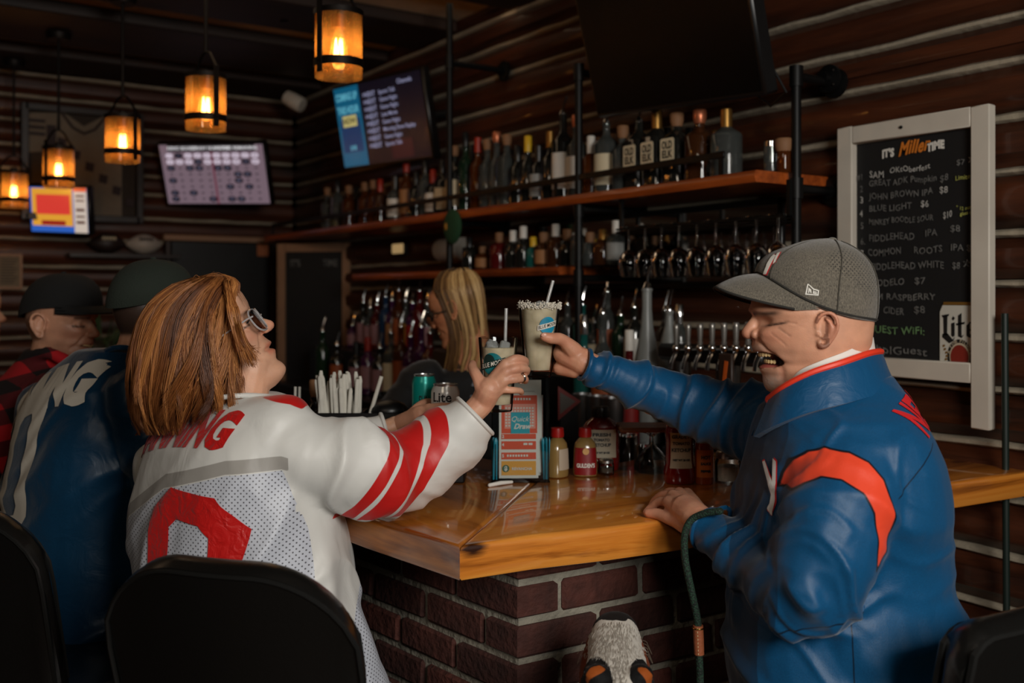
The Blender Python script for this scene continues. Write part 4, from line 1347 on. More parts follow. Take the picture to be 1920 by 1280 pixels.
t.location = (qc.x, qc.y, 0)
t.rotation_euler = (0, 0, math.atan2(q1.y - q0.y, q1.x - q0.x))
ww = (q1 - q0).length
zt2 = qc.z
zb2 = zt2 - 1.35
b = MB()
for sg in (-1, 1):
 b.box((sg * (ww / 2 - 0.026), 0, zt2 / 2), (0.052, 0.03, zt2), bev=0.003)
b.box((0, 0, zt2 - 0.026), (ww - 0.106, 0.03, 0.052), bev=0.003)
b.box((0, 0, zb2 - 0.026), (ww - 0.106, 0.03, 0.052), bev=0.003)
b.build('frame', M_TANP, t)
MB().box((0, 0.004, (zt2 + zb2) / 2), (ww - 0.1, 0.012, zt2 - zb2 - 0.05)).build('slate', mat('slate', s2l(15, 15, 16), 0.7), t)
mb = MB()
lettering(mb, "IT'S            TIME", frame(Vector((0, -0.005, zt2 - 0.12)), (1, 0, 0), (0, 0, 1)), 0.055, 0.001, fit=0.3)
mb.build('title', M_CHALKD, t, smooth=False)
c = [bw(44, 210), bw(258, 232), bw(44, 383)]
t = thing('framed_jersey', 'white sports jersey in a dark frame high on the back wall', 'framed jersey', ((c[0].x + c[1].x) / 2, YF - 0.03, (c[0].z + c[2].z) / 2 - 0.02))
w, h = c[1].x - c[0].x, 0.62
b = MB()
for sg in (-1, 1):
 b.box((sg * w / 2, -0.01, 0), (0.04, 0.05, h + 0.04), bev=0.004)
 b.box((0, -0.01, sg * h / 2), (w, 0.05, 0.04), bev=0.004)
b.build('frame', wood('frame_wood', s2l(20, 13, 9), s2l(44, 28, 18), 'X', 1.0), t)
MB().box((0, 0.012, 0), (w, 0.01, h)).build('backing', mat('frame_back', s2l(52, 42, 34), 0.8), t)
j = MB()
M_JW = mat('jersey_cloth', s2l(120, 108, 92), 0.8, bump=0.3, bscale=12, var=0.15)
pts = [(-.5, .44), (-.18, .47), (0, .36), (.18, .47), (.5, .44), (.5, .08), (.36, .1), (.36, -.48), (-.36, -.48), (-.36, .1), (-.5, .08)]
j.prism([(x * w * 0.94, z * h) for x, z in pts], 0, 0.02, frame(Vector((0, 0.004, 0)), (1, 0, 0), (0, 0, 1)))
jo = j.build('jersey', M_JW, t, smooth=False)
b = MB()
Mj = frame(Vector((0, -0.02, 0)), (1, 0, 0), (0, 0, 1))
for zz in (0.36, 0.30, 0.24):
 for sg in (-1, 1):
  quad = [(sg * w * 0.33, zz * h), (sg * w * 0.465, zz * h), (sg * w * 0.465, (zz + .03) * h), (sg * w * 0.33, (zz + .03) * h)]
  b.add([Mj @ Vector((x, y, 0)) for x, y in quad], [(0, 1, 2, 3)])
for zz in (-.1, -.17, -.24, -.31):
 quad = [(-w * 0.33, zz * h), (-w * 0.25, zz * h), (-w * 0.25, (zz + .035) * h), (-w * 0.33, (zz + .035) * h)]
 b.add([Mj @ Vector((x, y, 0)) for x, y in quad], [(0, 1, 2, 3)])
lettering(b, '1', Mj @ Matrix.Translation((-w * 0.28, 0.09, 0)), 0.3, 0.01)
for k in range(6):
 a = Vector((-0.12 + k * 0.075, 0.12 - k * 0.065, 0))
 b.add([Mj @ (a + Vector(q)) for q in ((-.025, -.02, 0), (.02, -.03, 0), (.028, .02, 0), (-.02, .03, 0))], [(0, 1, 2, 3)])
b.tube([Mj @ Vector(q) for q in ((-.12, .29, 0), (-.06, .21, 0), (0, .18, 0), (.06, .21, 0), (.12, .29, 0))], 0.008, 6)
b.build('print', mat('jersey_print', s2l(46, 30, 30), 0.7), t, smooth=False)
led = tag(MB().box((0, 0, 0), (0.62, 0.14, 0.025), bev=0.003).build('display_ledge', wood('frame_wood', s2l(20, 13, 9), s2l(44, 28, 18), 'X', 1.0)), 'narrow dark ledge holding two footballs on the back wall', 'ledge')
p = bw(232, 466, 0.08)
led.location = (p.x, YF - 0.09, p.z - 0.045)
for px, cols, lab in ((201, s2l(38, 24, 20), 'dark brown football with a pale rim on the back wall ledge'), (270, s2l(170, 158, 146), 'white football on the back wall ledge, touching the brown one')):
 p = bw(px, 450, 0.09)
 t = thing('football', lab, 'football')
 t.location = (p.x, YF - 0.09, led.location.z + 0.0125 + 0.061)
 m = MB()
 prof = [(0.0600 * math.sin(PI * i / 16) ** 0.8 if 0 < i < 16 else 0.001, -0.108 + 0.216 * i / 16) for i in range(17)]
 m.lathe(prof, 18, Matrix.Rotation(PI / 2, 4, 'Y'))
 m.build('hide', mat('football_' + ('brown' if px < 230 else 'white'), cols, 0.5, bump=0.2, bscale=160), t)
 m = MB()
 m.tube([(-0.04, -0.051, 0.026), (0.0, -0.053, 0.028), (0.04, -0.051, 0.026)], 0.004, 6)
 for k in range(5):
  m.tube([(-0.032 + k * 0.016, -0.058, 0.016), (-0.032 + k * 0.016, -0.046, 0.038)], 0.003, 6)
 m.build('lacing', M_CREAM if px < 230 else M_BLACKP, t)
p0, p1 = bw(-6, 478), bw(38, 540)
t = thing('notice', 'framed pale paper notice at the left edge of the back wall', 'notice', ((p0.x + p1.x) / 2, YF - 0.015, (p0.z + p1.z) / 2))
w, h = p1.x - p0.x, p0.z - p1.z
MB().box((0, 0, 0), (w, 0.01, h), bev=0.002).build('paper', mat('old_paper', s2l(120, 104, 84), 0.8), t)
b = MB()
for sg in (-1, 1):
 b.box((sg * w / 2, -0.005, 0), (0.014, 0.02, h + 0.014))
 b.box((0, -0.005, sg * h / 2), (w - 0.014, 0.02, 0.014))
b.build('frame', M_TANP, t)
mb = MB()
for k in range(9):
 quad_ = [(-w * .36, h * (.36 - k * .085)), (w * (.36 - .08 * (k % 3)), h * (.36 - k * .085)), (w * (.36 - .08 * (k % 3)), h * (.33 - k * .085)), (-w * .36, h * (.33 - k * .085))]
 mb.add([frame(Vector((0, -0.007, 0)), (1, 0, 0), (0, 0, 1)) @ Vector((x, y, 0)) for x, y in quad_], [(0, 1, 2, 3)])
mb.build('printed_lines', mat('faded_ink', s2l(70, 58, 48), 0.8), t, smooth=False)
p = P(190, 500, 5.45)
t = thing('potted_plant', 'leafy houseplant on a stand by the back wall, between the capped heads', 'plant', (p.x, p.y, 0))
MB().lathe([(0.001, 0.9), (0.075, 0.9), (0.1, 1.06), (0.105, 1.08), (0.095, 1.08), (0.08, 1.05), (0.001, 1.05)], 18, caps=False).build('pot', mat('terracotta', s2l(92, 54, 38), 0.8), t)
b = MB()
for k in range(4):
 a = k * PI / 2
 b.tube([(0.14 * math.cos(a), 0.14 * math.sin(a), 0), (0.08 * math.cos(a), 0.08 * math.sin(a), 0.9)], 0.012, 6)
b.lathe([(0.001, 0.88), (0.1, 0.88), (0.1, 0.9), (0.001, 0.9)], 14, caps=False)
b.build('stand', M_BLACK, t)
r2 = random.Random(4)
M_LEAF = mat('leaf_green', s2l(60, 76, 44), 0.5, var=0.3, vscale=12, rnd=0.4)
leaf = MB()
leaf.loft([[Vector((-wd, y, z + 0.006)), Vector((0, y, z)), Vector((wd, y, z + 0.006))] for y, wd, z in ((0, .003, 0), (.05, .02, .012), (.10, .028, .016), (.16, .02, .006), (.21, .002, -.012))], caps=False, close=False)
leaf_me = leaf.mesh('leaf', M_LEAF)
for k in range(46):
 a, e = r2.uniform(0, 2 * PI), r2.uniform(0.2, 1.35)
 st = Vector((0, 0, 1.07)) + Vector((math.cos(a) * math.cos(e), math.sin(a) * math.cos(e), math.sin(e))) * r2.uniform(0.05, 0.26)
 put('leaf', leaf_me, t, st, (e * 0.7, r2.uniform(-.5, .5), a - PI / 2), [r2.uniform(0.6, 1.0)] * 3)
b = MB()
for k in range(9):
 a = k * 0.7
 b.tube([(0, 0, 1.05), (0.05 * math.cos(a), 0.05 * math.sin(a), 1.2), (0.14 * math.cos(a), 0.14 * math.sin(a), 1.36)], 0.004, 5)
b.build('stems', M_LEAF, t)
for i, (px, py, D_, lab) in enumerate(((533, 8, 4.6, 'white dome camera on the ceiling, at the very top of the picture'), (552, 190, 6.0, 'white camera high in the far corner of the room'))):
 p = P(px, py, D_)
 t = thing('security_camera', lab, 'camera', p)
 t.rotation_euler = (0, 0, 0.5 if i == 0 else 0.7)
 m = MB()
 m.lathe([(0.02, -0.07), (0.042, -0.06), (0.047, -0.02), (0.047, 0.05), (0.042, 0.06), (0.001, 0.06)], 18, Matrix.Rotation(PI / 2 + 0.5, 4, 'X'))
 m.build('body', M_WHITEP, t)
 m = MB()
 m.lathe([(0.001, -0.074), (0.028, -0.074), (0.034, -0.064)], 16, Matrix.Rotation(PI / 2 + 0.5, 4, 'X'))
 m.build('lens', M_BLACKP, t)
 m = MB()
 if i == 0:
  m.tube([(0, 0, 0.04), (0, 0, ZC - 0.06 - p.z)], 0.02, 10)
 else:
  m.tube([(0, 0, 0), (0.08, 0.05, 0.03), (0.2, 0.12, 0.05)], 0.02, 10)
 m.build('bracket', M_WHITEP, t)
q = PX(856, 425, 2.17)
t = thing('hanging_ornament', 'dark green felt ornament hanging from the bottle shelf edge', 'ornament', (q.x - 0.02, q.y, 0))
MB().ball((0, 0, q.z), (0.02, 0.07, 0.075), n=16, m=10).build('body', mat('felt_green', s2l(26, 66, 36), 0.9), t)
MB().ball((-0.015, 0.025, q.z + 0.0), (0.008, 0.016, 0.018), n=10, m=6).build('badge', mat('felt_gold', s2l(170, 120, 40), 0.8), t)
MB().tube([(0, 0, q.z + 0.07), (0.01, 0, ZS - 0.034)], 0.003, 6).build('cord', M_BLACKP, t)
q = PX(746, 466, 2.3)
t = thing('wall_light', 'small pale lit notice on the wall left of the bartender', 'sign', (XW - 0.04, PX(746, 466, XW - 0.04).y, PX(746, 466, XW - 0.04).z))
MB().box((0, 0, 0), (0.015, 0.115, 0.05), bev=0.004).build('panel', emat('lit_panel', s2l(214, 176, 120), 0.45), t)
MB().box((0.012, 0, 0), (0.02, 0.14, 0.07), bev=0.004).build('back_box', M_BLACKP, t)
q = PX(852, 468, 2.42)
t = thing('paper_towel_roll', 'grey-white paper roll on the wall behind the bartender', 'paper roll', (2.41, q.y, q.z))
MB().lathe([(0.012, -0.1), (0.055, -0.1), (0.055, 0.1), (0.012, 0.1)], 20, Matrix.Rotation(PI / 2, 4, 'X')).build('roll', mat('grey_paper', s2l(150, 144, 134), 0.8), t)
MB().tube([(0, -0.13, 0), (0, 0.13, 0)], 0.008, 8).build('spindle', M_BLACK, t)
q = P(1068, 752, 2.92)
t = thing('triangle_sign', 'red-edged pale arrow-shaped sign behind the ticket holder', 'sign', (q.x, q.y, q.z))
t.rotation_euler = (0, 0, -YAW + 0.2)
m = MB()
m.prism([(-.036, .045), (.033, 0), (-.036, -.055)], 0, 0.006, frame(Vector((0, 0, 0)), (1, 0, 0), (0, 0, 1)))
m.build('board', mat('sign_red', s2l(112, 28, 22), 0.5), t)
m = MB()
m.prism([(-.031, .028), (.016, 0), (-.031, -.036)], 0, 0.003, frame(Vector((0, -0.006, 0)), (1, 0, 0), (0, 0, 1)))
m.build('face', mat('sign_grey', s2l(84, 78, 72), 0.5), t)
MB().box((0.0, 0.012, -(q.z - ZT) / 2 - 0.05), (0.05, 0.012, q.z - ZT + 0.04)).build('stem', M_BLACKP, t)
                 # people: tools
def interp(tab, x):
 xs = np.array([t[0] for t in tab], float)
 ys = np.array([t[1] for t in tab], float)
 o = np.argsort(xs)
 xs, ys = xs[o], ys[o]
 d = np.diff(ys) / np.diff(xs)
 m = np.zeros_like(ys)
 m[0], m[-1] = d[0], d[-1]
 m[1:-1] = np.where(d[:-1] * d[1:] > 0, 2 * d[:-1] * d[1:] / (d[:-1] + d[1:] + 1e-12), 0)
 x = np.clip(np.asarray(x, float), xs[0], xs[-1])
 i = np.clip(np.searchsorted(xs, x) - 1, 0, len(xs) - 2)
 h = xs[i + 1] - xs[i]
 t = (x - xs[i]) / h
 return (2 * t**3 - 3 * t**2 + 1) * ys[i] + (t**3 - 2 * t**2 + t) * h * m[i] + (-2 * t**3 + 3 * t**2) * ys[i + 1] + (t**3 - t**2) * h * m[i + 1]
def _hash(i, j, k, seed):
 n = (i.astype(np.int64) * 374761393 + j.astype(np.int64) * 668265263 + k.astype(np.int64) * 2147483647 + seed * 974634721) & 0x7fffffff
 n = ((n ^ (n >> 13)) * 1274126177) & 0x7fffffff
 return ((n ^ (n >> 16)) & 0xffff) / 65535.0
def vnoise(p, seed=0):
 f = np.floor(p)
 t = p - f
 t = t * t * t * (t * (t * 6 - 15) + 10)
 i = f.astype(np.int64)
 r = 0
 for dx in (0, 1):
  for dy in (0, 1):
   for dz in (0, 1):
    w = (t[:, 0] if dx else 1 - t[:, 0]) * (t[:, 1] if dy else 1 - t[:, 1]) * (t[:, 2] if dz else 1 - t[:, 2])
    r = r + w * _hash(i[:, 0] + dx, i[:, 1] + dy, i[:, 2] + dz, seed)
 return r * 2 - 1
def remesh(mb, voxel, smooth=4, fac=0.5):
 me = mb.mesh('tmp', [], False)
 o = bpy.data.objects.new('tmp', me)
 COL.objects.link(o)
 r = o.modifiers.new('r', 'REMESH')
 r.mode = 'VOXEL'
 r.voxel_size = voxel
 r.adaptivity = 0.0
 if smooth:
  s = o.modifiers.new('s', 'SMOOTH')
  s.iterations = smooth
  s.factor = fac
 dg = bpy.context.evaluated_depsgraph_get()
 m2 = bpy.data.meshes.new_from_object(o.evaluated_get(dg))
 n = len(m2.vertices)
 v = np.empty(n * 3)
 m2.vertices.foreach_get('co', v)
 nl = len(m2.loops)
 li = np.empty(nl, np.int32)
 m2.loops.foreach_get('vertex_index', li)
 ls = np.empty(len(m2.polygons), np.int32)
 lt = np.empty(len(m2.polygons), np.int32)
 m2.polygons.foreach_get('loop_start', ls)
 m2.polygons.foreach_get('loop_total', lt)
 fs = [tuple(li[a:a + b]) for a, b in zip(ls.tolist(), lt.tolist())]
 bpy.data.objects.remove(o)
 bpy.data.meshes.remove(me)
 bpy.data.meshes.remove(m2)
 return v.reshape(-1, 3), fs
def normals(v, f):
 q = np.array([x if len(x) == 4 else (x[0], x[1], x[2], x[2]) for x in f])
 n = np.cross(v[q[:, 2]] - v[q[:, 0]], v[q[:, 3]] - v[q[:, 1]])
 tri = q[:, 2] == q[:, 3]
 if tri.any():
  n[tri] = np.cross(v[q[tri, 1]] - v[q[tri, 0]], v[q[tri, 2]] - v[q[tri, 0]])
 out = np.zeros_like(v)
 for k in range(4):
  np.add.at(out, q[:, k], n)
 return out / (np.linalg.norm(out, axis=1, keepdims=True) + 1e-12)
def relax(v, f, it=2, fac=0.5, mask=None):
 q = np.array([x if len(x) == 4 else (x[0], x[1], x[2], x[0]) for x in f])
 e = np.concatenate([q[:, [0, 1]], q[:, [1, 2]], q[:, [2, 3]], q[:, [3, 0]]])
 for _ in range(it):
  s = np.zeros_like(v)
  c = np.zeros(len(v))
  np.add.at(s, e[:, 0], v[e[:, 1]])
  np.add.at(s, e[:, 1], v[e[:, 0]])
  np.add.at(c, e[:, 0], 1)
  np.add.at(c, e[:, 1], 1)
  d = s / np.maximum(c, 1)[:, None] - v
  v = v + d * fac * (1 if mask is None else mask[:, None])
 return v
def skin_obj(name, v, f, mats, parent=None, attrs=None, smooth=True, mi=None):
 me = bpy.data.meshes.new(name)
 me.from_pydata(v.tolist(), [], f)
 for m in (mats if isinstance(mats, (list, tuple)) else [mats]):
  me.materials.append(m)
 if mi is not None:
  me.polygons.foreach_set('material_index', mi)
 if smooth:
  me.shade_smooth()
 for k, a in (attrs or {}).items():
  a = np.asarray(a, float)
  if a.ndim == 1:
   at = me.attributes.new(k, 'FLOAT', 'POINT')
   at.data.foreach_set('value', a)
  else:
   at = me.attributes.new(k, 'FLOAT_VECTOR', 'POINT')
   at.data.foreach_set('vector', a.ravel())
 o = bpy.data.objects.new(name, me)
 COL.objects.link(o)
 if parent is not None:
  o.parent = parent
  o.matrix_parent_inverse = parent.matrix_world.inverted() if parent.matrix_world != Matrix.Identity(4) else Matrix.Identity(4)
 return o
def gauss(d, s):
 return np.exp(-(d / s) ** 2)
def seg_param(v, pts):
 pts = [np.array(p, float) for p in pts]
 best = np.full(len(v), 1e9)
 T = np.zeros(len(v))
 acc = 0.0
 for a, b in zip(pts[:-1], pts[1:]):
  d = b - a
  ln = np.linalg.norm(d)
  t = np.clip(((v - a) @ d) / (ln * ln), 0, 1)
  q = np.linalg.norm(v - a - t[:, None] * d, axis=1)
  k = q < best
  best[k] = q[k]
  T[k] = acc + t[k] * ln
  acc += ln
 return T, best, acc
def poly_sd(pts, poly):
 poly = np.array(poly, float)
 n = len(poly)
 d = np.full(len(pts), 1e9)
 ins = np.zeros(len(pts), bool)
 for i in range(n):
  a, b = poly[i], poly[(i + 1) % n]
  e = b - a
  t = np.clip(((pts - a) @ e) / (e @ e + 1e-12), 0, 1)
  d = np.minimum(d, np.linalg.norm(pts - a - t[:, None] * e, axis=1))
  c = ((a[1] > pts[:, 1]) != (b[1] > pts[:, 1])) & (pts[:, 0] < e[0] * (pts[:, 1] - a[1]) / (e[1] if abs(e[1]) > 1e-12 else 1e-12) + a[0])
  ins ^= c
 return np.where(ins, -d, d)
def ring(c, a, b, p=2.0, n=28):
 out = []
 for j in range(n):
  t = 2 * PI * j / n
  ct, st = math.cos(t), math.sin(t)
  out.append(c + a * (math.copysign(abs(ct) ** (2 / p), ct)) + b * (math.copysign(abs(st) ** (2 / p), st)))
 return out
def resample(pts, rad, n):
 pts = [Vector(p) for p in pts]
 P_ = [pts[0] * 2 - pts[1]] + pts + [pts[-1] * 2 - pts[-2]]
 Rr = [rad[0]] + list(rad) + [rad[-1]]
 op, orr = [], []
 for i in range(1, len(P_) - 2):
  for k in range(n):
   t = k / n
   a, b, c, d = P_[i - 1], P_[i], P_[i + 1], P_[i + 2]
   op.append(0.5 * ((2 * b) + (c - a) * t + (2 * a - 5 * b + 4 * c - d) * t * t + (3 * b - a - 3 * c + d) * t**3))
   w = t * t * (3 - 2 * t)
   orr.append(Rr[i] * (1 - w) + Rr[i + 1] * w)
 op.append(pts[-1])
 orr.append(rad[-1])
 return op, orr
def limb(mb, pts, rad, n=14, sub=6):
 p, r = resample(pts, rad, sub)
 mb.tube(p, r, n, round_ends=True)
 return mb
  # skin
def skin_mat(name, col, rough=0.48):
 m, nt, b = newmat(name)
 at = N(nt, 'ShaderNodeAttribute', attribute_name='tint')
 red = N(nt, 'ShaderNodeMix', data_type='RGBA')
 red.inputs[6].default_value = rgb(col)
 red.inputs[7].default_value = rgb((col[0] * 0.82, col[1] * 0.46, col[2] * 0.42))
 sep = N(nt, 'ShaderNodeSeparateXYZ')
 L(nt, at.outputs['Vector'], sep.inputs[0])
 L(nt, sep.outputs[0], red.inputs[0])
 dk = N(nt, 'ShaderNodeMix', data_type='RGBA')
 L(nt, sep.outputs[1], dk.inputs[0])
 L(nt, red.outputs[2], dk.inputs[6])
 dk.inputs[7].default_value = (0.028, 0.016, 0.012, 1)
 gr = N(nt, 'ShaderNodeMix', data_type='RGBA')
 L(nt, sep.outputs[2], gr.inputs[0])
 L(nt, dk.outputs[2], gr.inputs[6])
 gr.inputs[7].default_value = (0.30, 0.25, 0.22, 1)
 tc = N(nt, 'ShaderNodeTexCoord')
 nz = N(nt, 'ShaderNodeTexNoise', Scale=28.0, Detail=5.0)
 L(nt, tc.outputs['Object'], nz.inputs['Vector'])
 mr = N(nt, 'ShaderNodeMapRange')
 mr.inputs[3].default_value = 0.86
 mr.inputs[4].default_value = 1.12
 mr.inputs[1].default_value = 0.3
 mr.inputs[2].default_value = 0.7
 L(nt, nz.outputs[0], mr.inputs[0])
 mu = N(nt, 'ShaderNodeMix', data_type='RGBA', blend_type='MULTIPLY')
 mu.inputs[0].default_value = 1
 L(nt, gr.outputs[2], mu.inputs[6])
 L(nt, mr.outputs[0], mu.inputs[7])
 L(nt, mu.outputs[2], b.inputs['Base Color'])
 b.inputs['Roughness'].default_value = rough
 b.inputs['Subsurface Weight'].default_value = 0.12
 b.inputs['Subsurface Radius'].default_value = (0.02, 0.008, 0.004)
 b.inputs['Subsurface Scale'].default_value = 0.4
 n2 = N(nt, 'ShaderNodeTexNoise', Scale=420.0, Detail=3.0)
 L(nt, tc.outputs['Object'], n2.inputs['Vector'])
 bp = N(nt, 'ShaderNodeBump', Strength=0.18, Distance=0.002)
 L(nt, n2.outputs[0], bp.inputs['Height'])
 L(nt, bp.outputs[0], b.inputs['Normal'])
 return m
HEAD_F = [(-.116, .058), (-.110, .076), (-.103, .087), (-.095, .0915), (-.085, .090), (-.074, .0845), (-.066, .0885), (-.058, .0895), (-.050, .086), (-.043, .0915), (-.036, .090), (-.026, .0865), (-.010, .086), (.005, .086), (.018, .0845), (.03, .090), (.045, .0945), (.06, .0945), (.08, .087), (.1, .066), (.112, .042), (.12, .004)]
HEAD_B = [(-.116, .03), (-.11, -.01), (-.10, -.04), (-.08, -.058), (-.05, -.070), (-.02, -.086), (.01, -.096), (.04, -.099), (.07, -.091), (.095, -.07), (.112, -.04), (.12, -.004)]
HEAD_W = [(-.116, .012), (-.110, .026), (-.1, .038), (-.085, .047), (-.06, .0555), (-.03, .063), (0, .070), (.03, .0745), (.055, .0755), (.08, .069), (.1, .053), (.112, .033), (.12, .004)]
def head_grid(mb, HM, F_=HEAD_F, B_=HEAD_B, W_=HEAD_W, sc=1.0, nose=1.0, pexp=2.25):
 zs = np.linspace(F_[0][0], F_[-1][0], 70)
 n = 64
 rings = []
 for z in zs:
  yf, yb, w = float(interp(F_, z)), float(interp(B_, z)), float(interp(W_, z))
  c = (yf + yb) * 0.5 if z > 0.02 else yb + (yf - yb) * 0.48
  r = []
  pz = float(interp(pexp, z)) if isinstance(pexp, list) else pexp
  for j in range(n):
   t = 2 * PI * j / n
   ct, st = math.cos(t), math.sin(t)
   p = pz if st > 0 else 2.1
   x = w * math.copysign(abs(ct) ** (2 / p), ct)
   y = c + ((yf - c) if st > 0 else (c - yb)) * math.copysign(abs(st) ** (2 / p), st)
   r.append(HM @ (Vector((x, y, z)) * sc))
  rings.append(r)
 mb.loft(rings)
 return mb
def nose_add(mb, HM, sc=1.0, L_=1.0, base=None, tip=(.112, -.014), root=(.083, .020), sub=(.086, -.027), wid=1.0):
 ry, rz = root
 ty, tz = tip
 pts = [(0, ry - .006, rz + .006), (0, ry + (ty - ry) * .45 - .006, rz + (tz - rz) * .5), (0, ty - .0095, tz - .001)]
 mb.tube([HM @ (Vector(p) * sc) for p in pts], [.0065 * sc * wid, .0085 * sc * wid, .0105 * sc * wid], 12, round_ends=True)
 for sg in (-1, 1):
  mb.ball(HM @ (Vector((sg * .0115 * wid, ty - .0185, tz - .0045)) * sc), .0082 * sc * wid, n=10, m=8)
  mb.ball(HM @ (Vector((sg * .006 * wid, ty - .013, tz - .004)) * sc), .0085 * sc * wid, n=10, m=8)
 return mb
def ear_add(mb, HM, side, sc=1.0, y=-.006, z=.0, x=.072, out=0.35):
 def q(a, b, o):      # a: forward, b: up, o: out from the head
  return HM @ (Vector((side * (x + o), y + a, z + b)) * sc)
 rim = [q(.010, .002, .004), (q(.012, .016, .008)), q(.006, .028, .013), q(-.006, .033, .017), q(-.017, .027, .020), q(-.022, .013, .020), q(-.020, -.003, .017), q(-.013, -.017, .012), q(-.004, -.027, .009), q(.004, -.027, .007), q(.007, -.018, .005)]
 p, r = resample(rim, [.0028, .0034, .0038, .004, .0042, .004, .0038, .0038, .005, .005, .003], 3)
 mb.tube(p, [k * sc for k in r], 8, round_ends=True)
 ant = [q(-.004, .022, .012), q(-.011, .014, .0145), q(-.012, .002, .014), q(-.008, -.010, .011), q(.002, -.014, .008)]
 p, r = resample(ant, [.0028, .0036, .0036, .0034, .003], 3)
 mb.tube(p, [k * sc for k in r], 8, round_ends=True)
 mb.ball(q(.0085, -.006, .005), .0042 * sc, n=8, m=6)
 R_ = (HM.to_3x3() @ Matrix.Rotation(side * 0.45, 3, 'Z')).normalized()
 mb.ball(q(-.006, .004, .005), (.005 * sc, .0165 * sc, .027 * sc), R_, n=14, m=10)
 return mb
def to_local(HM, v, sc=1.0):
 Mi = np.array(HM.inverted())
 return (v @ Mi[:3, :3].T + Mi[:3, 3]) / sc
def face_relief(v, f, HM, sc=1.0, laugh=0.0, mouth=None, seed=0, mouth_z=-.050, eye_z=.008):
 l = to_local(HM, v, sc)
 x, y, z = l[:, 0], l[:, 1], l[:, 2]
 front = np.clip((y - .015) / .03, 0, 1) * np.clip((.13 - np.abs(z)) / .01, 0, 1)
 ax = np.abs(x)
 d = np.zeros(len(v))
 d -= .0095 * gauss(ax - .031, .015) * gauss(z - eye_z - .001, .010)
 d += .0035 * gauss(ax - .028, .02) * gauss(z - eye_z - .020, .007)
 d += (.0035 + .006 * laugh) * gauss(ax - .040, .018) * gauss(z - (-.016 + .004 * laugh), .014)
 t = np.clip((-.022 - z) / .034, 0, 1)
 fx = .019 + .017 * t + .004 * laugh
 inr = np.clip((-.016 - z) / .008, 0, 1) * np.clip((z + .066) / .008, 0, 1)
 d -= (.0016 + .003 * laugh) * gauss(ax - fx, .0045) * inr
 d += (.0012 + .002 * laugh) * gauss(ax - fx - .009, .007) * inr
 d -= .0035 * gauss(z - mouth_z, .003) * np.clip((.027 - ax) / .008, 0, 1) * (0 if mouth else 1)
 d += .0018 * gauss(z - mouth_z - .0075, .0045) * np.clip((.02 - ax) / .008, 0, 1)
 d += .0022 * gauss(z - mouth_z + .008, .005) * np.clip((.02 - ax) / .008, 0, 1)
 for k in range(3):
  ang = -0.35 + 0.35 * k
  ly = (y - .062)
  dist = (z - eye_z + ly * math.tan(ang) * -1)
  d -= .0010 * (0.4 + laugh) * gauss(dist, .0016) * gauss(y - .050, .012) * np.clip((ax - .04) / .01, 0, 1)
 fwd = np.array(HM.to_3x3() @ Vector((0, 1, 0)))
 v = v + fwd * (d * front * sc)[:, None]
 tint = np.zeros((len(v), 3))
 lips = (gauss(z - mouth_z - .006, .005) + gauss(z - mouth_z + .007, .006)) * np.clip((.024 - ax) / .006, 0, 1)
 tint[:, 0] = np.clip(lips * .8 + .35 * gauss(ax - .042, .02) * gauss(z + .016, .018) + .5 * gauss(ax, .014) * gauss(z + .016, .013), 0, 1) * front
 return v, tint, l
